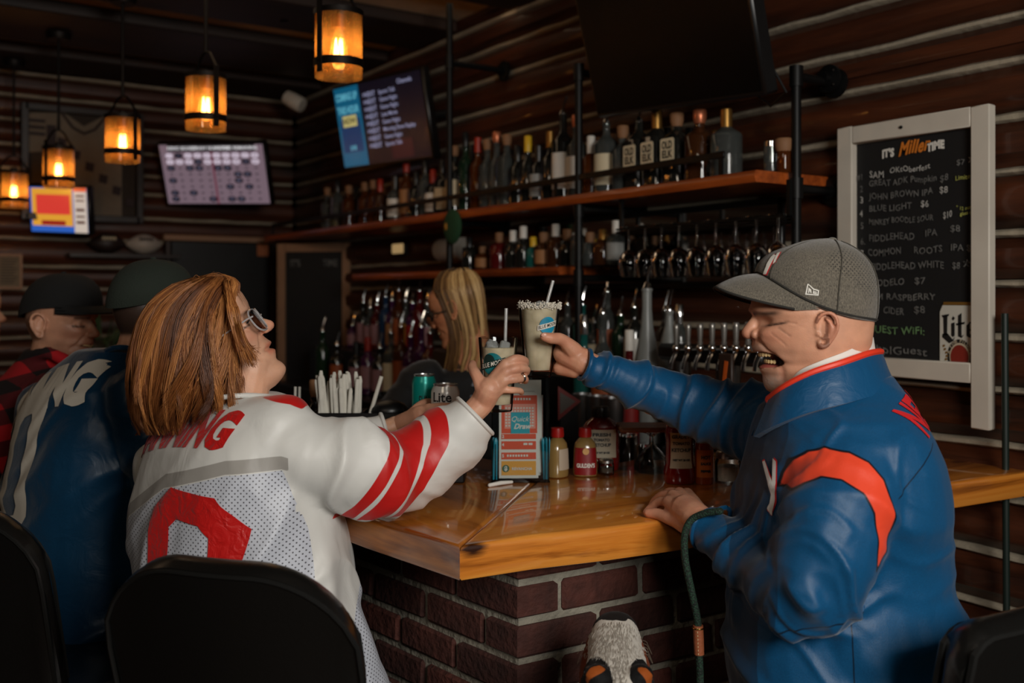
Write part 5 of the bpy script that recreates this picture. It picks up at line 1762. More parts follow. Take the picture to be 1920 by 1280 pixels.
def hair_strands(name, rows, D, m, parent, n, w0=.0011, seed=1, t0=(0.0, .12), t1=lambda a, r: 1.0, depth=0.96, sweep=0.0, clump=26, curl=.02, npts=16, flick=.06, ragged=.08, rad0=.985):
 rr = random.Random(seed)
 k = len(rows) - 1
 tx = [i / k for i in range(k + 1)]
 lt, rt, yt = [r_[1] for r_ in rows], [r_[2] for r_ in rows], [r_[0] for r_ in rows]
 locks = []
 for i in range(clump):
  locks.append(dict(az=2 * PI * (i + rr.uniform(-.4, .4)) / clump, h=rr.gauss(0, 1), ph=rr.uniform(0, 6.28), rad=rr.gauss(0, .032), end=rr.gauss(0, ragged), fl=rr.gauss(.3, 1.0), dr=rr.gauss(0, .16), fr=rr.uniform(5, 9), st=rr.uniform(*t0)))
 V, Fc, hue, tt = [], [], [], []
 ts = np.linspace(0, 1, npts)
 cen = P((lt[k // 2] + rt[k // 2]) / 2, 600, D)
 for s in range(n):
  az0 = rr.uniform(0, 2 * PI)
  c = min(locks, key=lambda q: abs(((q['az'] - az0 + PI) % (2 * PI)) - PI) + abs(rr.gauss(0, .03)))
  da = ((c['az'] - az0 + PI) % (2 * PI)) - PI
  ta = max(0, c['st'] + rr.gauss(0, .03))
  tb = min(1.03, t1(az0, rr) + c['end'] + rr.gauss(0, .02))
  if tb <= ta + .15:
   continue
  lay = abs(rr.gauss(0, .018))
  ph = rr.uniform(0, 6.28)
  h = min(1, max(0, .5 + .17 * c['h'] + rr.gauss(0, .12)))
  base = len(V)
  q = ta + (tb - ta) * ts
  Lq, Rq, Yq = np.interp(q, tx, lt), np.interp(q, tx, rt), np.interp(q, tx, yt)
  az = az0 - sweep * ts * max(0, -math.sin(az0)) ** .5 + da * .5 * ts ** 1.5 + c['dr'] * ts + curl * 4 * np.sin(c['ph'] + c['fr'] * ts) * ts + .02 * np.sin(ph + 9 * ts) * ts
  rad = rad0 + lay + c['rad'] * ts ** .5 + curl * np.sin(c['ph'] * 2 + c['fr'] * 1.2 * ts) * ts + flick * c['fl'] * np.clip((ts - .72) / .28, 0, 1) ** 2
  cx, hw = (Lq + Rq) / 2, (Rq - Lq) / 2
  pxx = cx + hw * np.cos(az) * rad
  Dd = D + hw / F * D * depth * np.sin(az) * rad
  pts = [P(float(a), float(b), float(d)) for a, b, d in zip(pxx, Yq, Dd)]
  for i, p in enumerate(pts):
   tg = (pts[min(i + 1, npts - 1)] - pts[max(i - 1, 0)])
   tg = tg.normalized() if tg.length > 1e-9 else Vector((0, 0, -1))
   out = Vector((p.x - cen.x, p.y - cen.y, 0))
   side = tg.cross(out)
   side = side.normalized() if side.length > 1e-9 else CR
   nn = side.cross(tg).normalized()
   w = w0 * (1.0 if i < npts - 4 else (npts - 1 - i) / 4 + .12)
   V += [p + side * w, p + nn * w * .8, p - side * w]
   hue += [h] * 3
   tt += [i / (npts - 1)] * 3
  for i in range(npts - 1):
   a, b = base + 3 * i, base + 3 * i + 3
   Fc += [(a, a + 1, b + 1, b), (a + 1, a + 2, b + 2, b + 1), (a + 2, a, b, b + 2)]
 v = np.array([tuple(q) for q in V])
 return skin_obj(name, v, Fc, m, parent, {'hue': np.array(hue), 'along': np.array(tt)})
def hair_shell(rows, D, scale=.93, depth=.96, n=36):
 mb = MB()
 rings = []
 for y, l_, r_ in rows:
  c, h = (l_ + r_) / 2, (r_ - l_) / 2 * scale
  rings.append([P(c + h * math.cos(2 * PI * j / n), y, D + h / F * D * depth * math.sin(2 * PI * j / n)) for j in range(n)])
 mb.loft(rings)
 return mb
def hair_mat(name, dark, mid, light):
 m, nt, b = newmat(name)
 a = N(nt, 'ShaderNodeAttribute', attribute_name='hue')
 rp = N(nt, 'ShaderNodeValToRGB')
 e = rp.color_ramp.elements
 e[0].position, e[0].color = .12, rgb(dark)
 e[1].position, e[1].color = .9, rgb(light)
 q = e.new(.5)
 q.color = rgb(mid)
 L(nt, a.outputs['Fac'], rp.inputs[0])
 L(nt, rp.outputs[0], b.inputs['Base Color'])
 b.inputs['Roughness'].default_value = 0.42
 b.inputs['Specular IOR Level'].default_value = 0.45
 b.inputs['Anisotropic'].default_value = 0.4
 return m
def cloth_mat(name, col, rough=0.5, masks=(), weave=900.0, wstr=.12, sheen=0.2, spec=.5, dots=None, big=None, speck=0.0):
 m, nt, b = newmat(name)
 cur = None
 base = N(nt, 'ShaderNodeRGB')
 base.outputs[0].default_value = rgb(col)
 cur = base.outputs[0]
 tc = N(nt, 'ShaderNodeTexCoord')
 if speck:
  nz = N(nt, 'ShaderNodeTexNoise', Scale=520.0, Detail=3.0)
  L(nt, tc.outputs['Object'], nz.inputs['Vector'])
  mr = N(nt, 'ShaderNodeMapRange')
  mr.inputs[1].default_value = .3
  mr.inputs[2].default_value = .7
  mr.inputs[3].default_value = 1 - speck
  mr.inputs[4].default_value = 1 + speck
  L(nt, nz.outputs[0], mr.inputs[0])
  mu = N(nt, 'ShaderNodeMix', data_type='RGBA', blend_type='MULTIPLY')
  mu.inputs[0].default_value = 1
  L(nt, cur, mu.inputs[6])
  L(nt, mr.outputs[0], mu.inputs[7])
  cur = mu.outputs[2]
 if dots:
  att, dcol, pitch = dots
  at = N(nt, 'ShaderNodeAttribute', attribute_name='uvd')
  sp = N(nt, 'ShaderNodeSeparateXYZ')
  L(nt, at.outputs['Vector'], sp.inputs[0])
  sc_ = N(nt, 'ShaderNodeVectorMath', operation='SCALE')
  L(nt, at.outputs['Vector'], sc_.inputs[0])
  sc_.inputs['Scale'].default_value = 1.0 / pitch
  rt = N(nt, 'ShaderNodeVectorRotate', rotation_type='Z_AXIS')
  rt.inputs['Angle'].default_value = PI / 4
  L(nt, sc_.outputs[0], rt.inputs['Vector'])
  fr = N(nt, 'ShaderNodeVectorMath', operation='FRACTION')
  L(nt, rt.outputs[0], fr.inputs[0])
  sb = N(nt, 'ShaderNodeVectorMath', operation='SUBTRACT')
  L(nt, fr.outputs[0], sb.inputs[0])
  sb.inputs[1].default_value = (.5, .5, 0)
  mp = N(nt, 'ShaderNodeVectorMath', operation='MULTIPLY')
  L(nt, sb.outputs[0], mp.inputs[0])
  mp.inputs[1].default_value = (1, 1, 0)
  ln = N(nt, 'ShaderNodeVectorMath', operation='LENGTH')
  L(nt, mp.outputs[0], ln.inputs[0])
  lt = N(nt, 'ShaderNodeMath', operation='LESS_THAN')
  L(nt, ln.outputs['Value'], lt.inputs[0])
  lt.inputs[1].default_value = 0.2
  pm = N(nt, 'ShaderNodeAttribute', attribute_name=att)
  l2 = N(nt, 'ShaderNodeMath', operation='LESS_THAN')
  L(nt, pm.outputs['Fac'], l2.inputs[0])
  l2.inputs[1].default_value = 0.0
  an = N(nt, 'ShaderNodeMath', operation='MULTIPLY')
  L(nt, lt.outputs[0], an.inputs[0])
  L(nt, l2.outputs[0], an.inputs[1])
  mx0 = N(nt, 'ShaderNodeMix', data_type='RGBA')
  L(nt, l2.outputs[0], mx0.inputs[0])
  L(nt, cur, mx0.inputs[6])
  mx0.inputs[7].default_value = rgb(dcol[0])
  mx1 = N(nt, 'ShaderNodeMix', data_type='RGBA')
  L(nt, an.outputs[0], mx1.inputs[0])
  L(nt, mx0.outputs[2], mx1.inputs[6])
  mx1.inputs[7].default_value = rgb(dcol[1])
  cur = mx1.outputs[2]
 for att, mc, *wd in masks:
  at = N(nt, 'ShaderNodeAttribute', attribute_name=att)
  val = at.outputs['Fac']
  if wd:
   ab = N(nt, 'ShaderNodeMath', operation='ABSOLUTE')
   L(nt, val, ab.inputs[0])
   su = N(nt, 'ShaderNodeMath', operation='SUBTRACT')
   su.inputs[1].default_value = wd[0]
   L(nt, ab.outputs[0], su.inputs[0])
   val = su.outputs[0]
  lt = N(nt, 'ShaderNodeMapRange')
  lt.inputs[1].default_value = 0.0006
  lt.inputs[2].default_value = -0.0006
  L(nt, val, lt.inputs[0])
  mx = N(nt, 'ShaderNodeMix', data_type='RGBA')
  L(nt, lt.outputs[0], mx.inputs[0])
  L(nt, cur, mx.inputs[6])
  mx.inputs[7].default_value = rgb(mc)
  cur = mx.outputs[2]
 L(nt, cur, b.inputs['Base Color'])
 b.inputs['Roughness'].default_value = rough
 b.inputs['Sheen Weight'].default_value = sheen
 b.inputs['Sheen Roughness'].default_value = 0.4
 b.inputs['Specular IOR Level'].default_value = spec
 nz = N(nt, 'ShaderNodeTexNoise', Scale=weave, Detail=2.0)
 L(nt, tc.outputs['Object'], nz.inputs['Vector'])
 bp = N(nt, 'ShaderNodeBump', Strength=wstr, Distance=0.001)
 L(nt, nz.outputs[0], bp.inputs['Height'])
 nrm = bp.outputs[0]
 if big:
  n3 = N(nt, 'ShaderNodeTexNoise', Scale=big[0], Detail=3.0, Distortion=1.2)
  L(nt, tc.outputs['Object'], n3.inputs['Vector'])
  b2 = N(nt, 'ShaderNodeBump', Strength=big[1], Distance=0.01)
  L(nt, n3.outputs[0], b2.inputs['Height'])
  L(nt, nrm, b2.inputs['Normal'])
  nrm = b2.outputs[0]
 L(nt, nrm, b.inputs['Normal'])
 return m
def folds(v, f, chains, amp, freq, seed, torso=None, tamp=0.0):
 nrm = normals(v, f)
 d = np.zeros(len(v))
 def ridge(q, sd):
  n1 = np.abs(vnoise(q, sd)) * 2.4
  n2 = np.abs(vnoise(q * np.array([1.9, 1.4, 1.4]) + 7, sd + 3)) * 2.4
  return np.clip(1 - n1, 0, 1) ** 1.3 + .5 * np.clip(1 - n2, 0, 1) ** 1.3 - .35
 for (pts, rmax, a, fr) in chains:
  T, dist, ln = seg_param(v, pts)
  w = np.clip((rmax * 1.25 - dist) / (rmax * .35), 0, 1)
  wig = vnoise(v * 9.0, seed + 2) * .05
  q = np.stack([(T + wig + .25 * (v[:, 2] - 1.0)) * fr, v[:, 0] * 2.6 + v[:, 1] * 2.0, v[:, 2] * 3.0], 1)
  d += w * ridge(q, seed) * a
  seed += 5
 if torso is not None:
  dirv, a, fr, msk = torso
  dv = np.array(dirv)
  wig = vnoise(v * 5.0, seed + 9) * .06
  u = v @ dv + wig
  q = np.stack([u * fr, v[:, 0] * 1.8 - v[:, 2] * .8, v[:, 1] * 1.8], 1)
  d += ridge(q, seed + 11) * a * (msk(v) if msk else 1)
 return v + nrm * d[:, None]
def drape_text(body, v, f, org, ux, uy, dirn, size, bold, fit, arc=None, lift=.002, depth=.0022, shear=0.0, res=3, spacing=1.0, cuts=.012, bvh=None, poly=None):
 bm = bmesh.new()
 if poly is None:
  vs, fs = textgeo(body, 1.0, bold / size, res, spacing, shear)
  w = max(q[0] for q in vs) - min(q[0] for q in vs)
  xs = fit / w
  P2 = [(q[0] * xs, q[1] * size) for q in vs]
  F2 = fs
 else:
  P2, F2 = poly
 bv = [bm.verts.new((q[0], q[1], 0)) for q in P2]
 for q in F2:
  try:
   bm.faces.new([bv[i] for i in q])
  except ValueError:
   pass
 bmesh.ops.triangulate(bm, faces=bm.faces)
 for _ in range(4):
  es = [e for e in bm.edges if e.calc_length() > cuts]
  if not es:
   break
  bmesh.ops.subdivide_edges(bm, edges=es, cuts=1)
  bmesh.ops.triangulate(bm, faces=[q for q in bm.faces if len(q.verts) > 3])
 if bvh is None:
  bvh = BVHTree.FromPolygons([tuple(q) for q in v], f)
 bad = []
 dirn = Vector(dirn).normalized()
 for q in bm.verts:
  x, y = q.co.x, q.co.y
  if arc:
   x, y = arc(x, y)
  o = Vector(org) + Vector(ux) * x + Vector(uy) * y
  hit, nr, _, _ = bvh.ray_cast(o - dirn * .6, dirn)
  if hit is None:
   bad.append(q)
  else:
   if nr.dot(dirn) > 0:
    nr = -nr
   q.co = hit + nr * lift
 if bad:
  bmesh.ops.delete(bm, geom=bad, context='VERTS')
 long_ = [e for e in bm.edges if e.calc_length() > .09]
 if long_:
  bmesh.ops.delete(bm, geom=long_, context='EDGES')
 bmesh.ops.recalc_face_normals(bm, faces=bm.faces)
 if bm.faces and bm.faces[:][0].normal.dot(dirn) > 0:
  bmesh.ops.reverse_faces(bm, faces=bm.faces)
 mb = MB()
 bm.verts.index_update()
 mb.add([q.co.copy() for q in bm.verts], [[q.index for q in fc.verts] for fc in bm.faces])
 bm.free()
 return mb
def hand(mb, wrist, knuckles, fingers, thumb, r=.0088, palm_r=.0125, wrist_r=.021, sc=1.0):
 w = Vector(wrist)
 kn = [Vector(k) for k in knuckles]
 mid = (kn[1] + kn[2]) / 2
 for i, k in enumerate(kn):
  off = (k - mid) * .45
  base = w + off
  mb.tube([base, base.lerp(k, .5), k], [palm_r * 1.12 * sc, palm_r * sc * 1.05, palm_r * .86 * sc], 10, round_ends=True)
 for i, (k, ch) in enumerate(zip(kn, fingers)):
  pr = (r, r * 1.03, r * .97, r * .82)[i if i < 4 else 3] * sc
  pts = [k] + [Vector(q) for q in ch]
  rad = [pr * 1.12, pr * 1.02, pr * .93, pr * .82][:len(pts)]
  p, rr_ = resample(pts, rad, 4)
  mb.tube(p, rr_, 10, round_ends=True)
 tp = [Vector(q) for q in thumb]
 p, rr_ = resample(tp, [palm_r * 1.25 * sc, r * 1.3 * sc, r * 1.18 * sc, r * .98 * sc][:len(tp)], 4)
 mb.tube(p, rr_, 10, round_ends=True)
 return mb
def cut_end(v, f, chain, reach, *extra):
 a, b = np.array(chain[-2]), np.array(chain[-1])
 d = (b - a) / np.linalg.norm(b - a)
 h = (v - b) @ d
 bad = (h > -.004) & (np.linalg.norm(v - b, axis=1) < reach) & (np.linalg.norm(v - b - h[:, None] * d, axis=1) < .058)
 keep = np.cumsum(~bad) - 1
 nf = [tuple(int(keep[i]) for i in q) for q in f if not any(bad[i] for i in q)]
 return (v[~bad], nf, *[e[~bad] for e in extra])
def cuff_ring(mb, chain, v, w=.0045, n=40, off=-.009):
 a, b = Vector(chain[-2]), Vector(chain[-1])
 d = (b - a).normalized()
 x = d.orthogonal().normalized()
 y = d.cross(x)
 q = v - np.array(b)
 h = q @ np.array(d)
 qx, qy = q @ np.array(x), q @ np.array(y)
 r = np.hypot(qx, qy)
 k = (np.abs(h - off) < .007) & (r < .08)
 th, r = np.arctan2(qy[k], qx[k]), r[k]
 loop = []
 for i in range(n):
  t = 2 * PI * i / n
  wt = np.exp(-((((th - t + PI) % (2 * PI)) - PI) / .3) ** 2) + 1e-9
  rr = float((wt * r).sum() / wt.sum())
  loop.append(b + d * off + (x * math.cos(t) + y * math.sin(t)) * rr)
 loop.append(loop[0])
 mb.tube(loop, [w] * len(loop), 8, caps=False)
 return mb
def line_sd(pts, lines):
 out = np.full(len(pts), 1.0)
 for p0, p1 in lines:
  p0, p1 = np.array(p0), np.array(p1)
  e = p1 - p0
  ln = np.linalg.norm(e)
  t = ((pts - p0) @ e) / ln
  d = ((pts[:, 0] - p0[0]) * e[1] - (pts[:, 1] - p0[1]) * e[0]) / ln
  k = (t > 0) & (t < ln) & (np.abs(d) < np.abs(out))
  out[k] = d[k]
 return out
                 # the laughing man in the blue jacket
S18 = 1.8 / F
def man_right():
 D0 = 1.80
 root = thing('person', 'laughing man in a grey cap and blue jacket with an orange armhole band', 'person')
  # head frame: forward is picture left
 HM = frame(P(1527, 612, D0), CD * -1, UP)          # x: person's left (towards camera), y up -> remap below
 left = -CD
 fwd = (-CR).normalized()
 HM = Matrix((left, fwd, UP)).transposed().to_4x4()
 HM.translation = P(1527, 612, D0)
 s = S18
 fr = [(742, 1462), (737, 1448), (731, 1438), (722, 1433), (710, 1430.5), (702, 1430), (694, 1424), (687, 1424), (680, 1428), (668, 1416), (660, 1413.5), (652, 1410), (644, 1411), (634, 1413), (622, 1415), (608, 1416.5), (598, 1416), (590, 1411), (581, 1409), (565, 1411), (545, 1418), (520, 1432), (495, 1456), (476, 1492), (463, 1529)]
 bk = [(742, 1500), (730, 1540), (715, 1580), (700, 1610), (660, 1628), (630, 1632), (600, 1635), (570, 1637), (545, 1635), (520, 1628), (495, 1609), (476, 1574), (463, 1533)]
 wd = [(742, .014), (737, .026), (730, .037), (718, .050), (700, .063), (672, .074), (640, .080), (612, .083), (582, .085), (550, .083), (520, .076), (495, .063), (476, .040), (463, .003)]
 HF = [((612 - y) * s, (1527 - x) * s) for y, x in fr]
 HB = [((612 - y) * s, (1527 - x) * s) for y, x in bk]
 HW = [((612 - y) * s, w) for y, w in wd]
 lz = lambda py: (612 - py) * s
 ly = lambda px: (1527 - px) * s
 mb = MB()
 head_grid(mb, HM, HF, HB, HW, 1.0, pexp=[(lz(742), 1.7), (lz(700), 1.6), (lz(670), 1.55), (lz(640), 1.75), (lz(615), 2.0), (lz(585), 2.2), (lz(463), 2.2)])
 lz = lambda py: (612 - py) * s
 ly = lambda px: (1527 - px) * s
 pts = [(0, ly(1418), lz(596)), (0, ly(1411), lz(609)), (0, ly(1403), lz(623))]
 mb.tube([HM @ Vector(p) for p in pts], [.008, .0105, .0125], 12, round_ends=True)
 for sg in (-1, 1):
  mb.ball(HM @ Vector((sg * .0125, ly(1414), lz(626))), .0095, n=10, m=8)
 ear_add(mb, HM, 1, .96, y=ly(1516) / .96, z=lz(617) / .96, x=.0805)
 ear_add(mb, HM, -1, 1.04, y=ly(1517) / 1.04, z=lz(616) / 1.04, x=.0805)
 a, b = P(1560, 650, D0), P(1580, 775, D0 + .01)
 mb.tube([P(1552, 628, D0), P(1560, 690, D0), P(1575, 790, D0 + .01)], [.066, .073, .082], 24)
 mb.tube([P(1500, 715, D0), P(1540, 760, D0)], [.045, .055], 16, round_ends=True)
 v, f = remesh(mb, .0024, 5, .5)
 v, tint, l = face_relief(v, f, HM, 1.0, laugh=1.0, mouth=True, mouth_z=lz(672), eye_z=lz(603))
 x, y, z = l.T
 ax = np.abs(x)
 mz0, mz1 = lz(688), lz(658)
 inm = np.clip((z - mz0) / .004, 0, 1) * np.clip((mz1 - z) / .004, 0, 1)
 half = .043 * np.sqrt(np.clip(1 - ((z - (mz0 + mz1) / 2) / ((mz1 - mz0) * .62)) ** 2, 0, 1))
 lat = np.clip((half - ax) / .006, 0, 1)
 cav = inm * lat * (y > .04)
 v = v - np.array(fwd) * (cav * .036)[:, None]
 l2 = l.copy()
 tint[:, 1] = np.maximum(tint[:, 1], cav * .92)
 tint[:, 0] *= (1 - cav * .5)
 front = np.clip((y - .03) / .03, 0, 1)
 crease = gauss(z - lz(606) + (y - ly(1440)) * .22, .0022) * np.clip((y - ly(1462)) / .012, 0, 1) * np.clip((ly(1418) - y) / .008, 0, 1) * (ax > .015)
 v = v - np.array(fwd) * (crease * .002)[:, None]
 tint[:, 1] = np.maximum(tint[:, 1], crease * 1.0)
 brow = gauss(z - lz(587) + (y - ly(1425)) * .12, .0048) * np.clip((y - ly(1452)) / .016, 0, 1) * (ax > .008) * front
 tint[:, 1] = np.maximum(tint[:, 1], brow * .9)
 for k, (x0, y0, x1, y1, a) in enumerate(((1446, 612, 1464, 627, .6), (1440, 622, 1458, 645, .3), (1452, 601, 1470, 604, .4))):
  p0, p1 = np.array([ly(x0), lz(y0)]), np.array([ly(x1), lz(y1)])
  e = p1 - p0
  q = np.stack([y, z], 1)
  t = np.clip(((q - p0) @ e) / (e @ e), 0, 1)
  dd = np.linalg.norm(q - p0 - t[:, None] * e, axis=1)
  g = gauss(dd, .0013) * (ax > .02)
  tint[:, 1] = np.maximum(tint[:, 1], g * a * .6)
  v = v - np.array(left) * (np.sign(x) * g * .0012)[:, None]
 path = [(1418, 636), (1428, 644), (1440, 658), (1449, 676), (1456, 694), (1458, 712)]
 q = np.stack([y, z], 1)
 dm = np.full(len(v), 1.)
 for (x0, y0), (x1, y1) in zip(path[:-1], path[1:]):
  p0, p1 = np.array([ly(x0), lz(y0)]), np.array([ly(x1), lz(y1)])
  e = p1 - p0
  t = np.clip(((q - p0) @ e) / (e @ e), 0, 1)
  dm = np.minimum(dm, np.linalg.norm(q - p0 - t[:, None] * e, axis=1))
 g = gauss(dm, .0050) * (ax > .012)
 v = v - (np.array(fwd)[None] * .6 + np.sign(x)[:, None] * np.array(left)[None] * .8) * (g * .0026)[:, None]
 tint[:, 0] = np.maximum(tint[:, 0], g * .3)
 stub = np.clip((lz(640) - z) / .012, 0, 1) * np.clip((y - ly(1475)) / .03, 0, 1) * (1 - cav)
 goat = gauss(y - ly(1440), .018) * gauss(z - lz(716), .016) + .5 * gauss(z - lz(650), .007) * np.clip((y - ly(1432)) / .01, 0, 1)
 nz = .5 + .5 * vnoise(v * 900, 3)
 tint[:, 2] = np.clip(goat * (.35 + .65 * nz), 0, .85) * (1 - cav)
 v = v + normals(v, f) * (np.clip(goat, 0, 1) * nz * .0012)[:, None]
 tint[:, 1] = np.maximum(tint[:, 1], stub * .22)
 eari = (np.abs(y - ly(1517)) < .024) & (np.abs(z - lz(616)) < .036) & (ax > .0858)
 tint[:, 0] = np.where(eari, .38, tint[:, 0])
 tint[:, 1] = np.where(eari & (ax < .0905), .5, tint[:, 1])
 tint[:, 0] = np.maximum(tint[:, 0], .3 * gauss(y - ly(1396), .014) * gauss(z - lz(624), .012))
 hv, hf, ht = v, f, tint
  # hands
 hm = MB()
 wr = P(1092, 678, 2.06)
 hand(hm, wr, [P(1050, 648, 2.105), P(1045, 664, 2.112), P(1044, 679, 2.108), P(1049, 692, 2.10)],
   [[P(1030, 640, 2.125), P(1010, 638, 2.142), P(994, 640, 2.135)], [P(1026, 658, 2.128), P(1006, 656, 2.142), P(990, 658, 2.132)],
    [P(1026, 675, 2.122), P(1007, 674, 2.136), P(992, 675, 2.128)], [P(1032, 690, 2.112), P(1015, 690, 2.124), P(1002, 691, 2.12)]],
   [P(1078, 660, 2.055), P(1054, 637, 2.035), P(1034, 634, 2.018), P(1021, 631, 2.012)], r=.0100, palm_r=.0155)
 hm.tube([wr, P(1060, 662, 2.075)], [.027, .026], 14, round_ends=True)
 hm.tube([P(1078, 694, 2.07), P(1050, 690, 2.085)], [.017, .015], 12, round_ends=True)
 limb(hm, [P(1140, 700, 2.07), wr], [.026, .027])
 w2 = P(1312, 972, 1.85)
 hand(hm, P(1303, 965, 1.87), [P(1254, 941, 1.955), P(1262, 930, 1.985), P(1274, 925, 2.01), P(1288, 926, 2.03)],
   [[P(1236, 941, 1.985), P(1222, 951, 2.0), P(1212, 960, 2.005)], [P(1243, 929, 2.02), P(1230, 937, 2.045), P(1222, 948, 2.055)],
    [P(1256, 922, 2.05), P(1244, 928, 2.075), P(1236, 938, 2.085)], [P(1272, 921, 2.07), P(1261, 925, 2.09), P(1253, 934, 2.10)]],
   [P(1290, 984, 1.875), P(1262, 975, 1.91), P(1236, 964, 1.945), P(1216, 961, 1.96)], r=.0098, palm_r=.0160)
 limb(hm, [P(1344, 1006, 1.81), w2, P(1285, 955, 1.91)], [.020, .026, .03])
 v2, f2 = remesh(hm, .0026, 4, .5)
 t2 = np.zeros((len(v2), 3))
 t2[:, 0] = .18 + .18 * vnoise(v2 * 60, 4)
 bm_ = MB()
 bm_.loft([ring(P(1575, 790, 1.81), CR * .08, CD * .14, 2.2), ring(P(1580, 900, 1.80), CR * .11, CD * .15, 2.2), ring(P(1575, 1100, 1.81), CR * .12, CD * .12, 2.2), ring(P(1570, 1320, 1.79), CR * .13, CD * .14, 2.2)])
 limb(bm_, [P(1480, 795, 2.0), P(1265, 760, 2.11), P(1120, 692, 2.06)], [.06, .04, .028])
 limb(bm_, [P(1590, 880, 1.66), P(1508, 1112, 1.62), P(1360, 1018, 1.79)], [.06, .040, .018])
 v3, f3 = remesh(bm_, .014, 3, .5)
 t3 = np.zeros((len(v3), 3))
 V = np.concatenate([hv, v2, v3])
 FF = list(hf) + [tuple(i + len(hv) for i in q) for q in f2] + [tuple(i + len(hv) + len(v2) for i in q) for q in f3]
 T = np.concatenate([ht, t2, t3])
 body = skin_obj('body', V, FF, skin_mat('skin_ruddy', s2l(208, 152, 122)), root, {'tint': T})
 tb = MB()
 for row_, (zt_, hh, y0, rr_) in enumerate(((lz(664), .0095, ly(1418), .024), (lz(677), .007, ly(1429), .022))):
  for k in range(-4, 5):
   a = k * .26
   c = Vector((math.sin(a) * rr_, y0 - .006 - (1 - math.cos(a)) * rr_, zt_ + (.0 if row_ else abs(k) * .0004)))
   tb.box(HM @ c, (.0062, .0042, hh), HM.to_3x3() @ Matrix.Rotation(-a, 3, 'Z'), bev=.0016)
 tb.build('teeth', mat('teeth', s2l(226, 196, 140), 0.3, coat=.4), body)
 tb = MB()
 tb.ball(HM @ Vector((0, ly(1446), lz(689))), (.02, .022, .008), HM.to_3x3(), n=14, m=8)
 tb.build('tongue', mat('tongue', s2l(140, 70, 62), .35), body)
 nb = MB()
 nb.ball(P(1020, 628, 2.0042), (.0062, .0025, .0048), Matrix((CR, CD, UP)).transposed(), n=12, m=8)
 nb.build('thumb_nail', mat('nail', s2l(224, 170, 148), .3, coat=.3), body)
  # jacket
 J = MB()
 rows = [(742, 1462, 1690, .135, 1.81), (770, 1432, 1704, .178, 1.805), (805, 1420, 1722, .205, 1.80), (850, 1410, 1742, .215, 1.80), (900, 1399, 1755, .215, 1.80), (950, 1388, 1762, .212, 1.795), (1010, 1378, 1768, .185, 1.79), (1070, 1368, 1772, .175, 1.79),
   (1130, 1362, 1784, .178, 1.79), (1200, 1362, 1788, .185, 1.79), (1280, 1372, 1786, .212, 1.79), (1330, 1380, 1782, .21, 1.79)]
 J.loft([ring(P((a + b) / 2, y, D_), CR * ((b - a) / 2 / F * D_), CD * w, 2.25) for y, a, b, w, D_ in [(700, 1476, 1668, .082, 1.81), (720, 1462, 1680, .105, 1.81)] + rows])
 armL = [P(1590, 905, 1.655), P(1560, 1010, 1.62), P(1508, 1112, 1.615), P(1425, 1060, 1.72), P(1318, 990, 1.835)]
 limb(J, armL, [.094, .090, .077, .063, .0415], 20, 8)
 J.ball(P(1578, 880, 1.68), (.098, .085, .10), Matrix((CR, CD, UP)).transposed(), n=20, m=14)
 armR = [P(1470, 800, 1.985), P(1375, 783, 2.05), P(1275, 752, 2.10), P(1180, 714, 2.08), P(1087, 684, 2.055)]
 limb(J, armR, [.088, .073, .060, .048, .0325], 20, 8)
 J.ball(P(1520, 800, 1.96), (.10, .085, .095), Matrix((CR, CD, UP)).transposed(), n=20, m=14)
 v, f = remesh(J, .0048, 9, .5)
 flat2 = lambda pts, D_: [(float(P(q[0], q[1], q[2] if len(q) > 2 else D_).dot(CR)), float(P(q[0], q[1], q[2] if len(q) > 2 else D_).z)) for q in pts]
 pc0 = np.stack([v @ np.array(CR), v[:, 2]], 1)
 dep0 = v @ np.array(CD)
 tmpat = np.arange(len(v))
 nv0 = len(v)
 v = folds(v, f, [(armL, .11, .0125, 15.0), (armR, .10, .0125, 17.0)], 0, 0, 21, torso=(tuple((UP * .85 + CR * .5)), .0115, 9.0, lambda q: np.clip((1.22 - q[:, 2]) / .2, 0, 1) * .75 + .25))
 v = relax(v, f, 2, .5)
 v, f, pc0, dep0 = cut_end(v, f, armL, .085, pc0, dep0)
 v, f, pc0, dep0 = cut_end(v, f, armR, .08, pc0, dep0)
 pc = np.stack([v @ np.array(CR), v[:, 2]], 1)
 dep = v @ np.array(CD)
 band = flat2([(1464, 916, 1.66), (1474, 890, 1.65), (1492, 866, 1.63), (1520, 848, 1.61), (1552, 840), (1590, 843), (1622, 860), (1645, 892), (1657, 935), (1661, 985), (1654, 1025), (1630, 1060), (1629, 1030), (1627, 990), (1618, 950), (1598, 916), (1566, 893), (1535, 890), (1500, 900, 1.63), (1478, 912, 1.65)], 1.60)
 sd = poly_sd(pc0, band)
 near = dep0 < 1.82
 sd = np.where(near, sd, 1.0)
 seam = np.where(near, line_sd(pc0, [flat2(q, 1.64) for q in ([(1655, 925), (1700, 878)], [(1700, 878), (1756, 832)], [(1583, 1125), (1590, 1290)], [(1440, 1165), (1583, 1125)])]), 1)
 sz = np.where(dep < 1.86, poly_sd(pc, flat2([(1440, 745), (1462, 745), (1452, 800), (1420, 900), (1402, 1000), (1394, 1290), (1340, 1290), (1350, 1000), (1395, 880), (1425, 790)], 1.78)), 1)  # front zip strip, darkened to paint in the shade on the chest
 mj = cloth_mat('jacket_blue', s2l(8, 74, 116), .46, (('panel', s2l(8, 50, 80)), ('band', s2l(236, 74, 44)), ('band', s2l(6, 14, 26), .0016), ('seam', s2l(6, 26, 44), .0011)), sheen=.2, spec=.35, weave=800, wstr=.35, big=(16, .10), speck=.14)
 T_, d_, ln = seg_param(v, armL)
 cuffL = np.where(d_ < .09, ln - T_ - .016, 1.0)
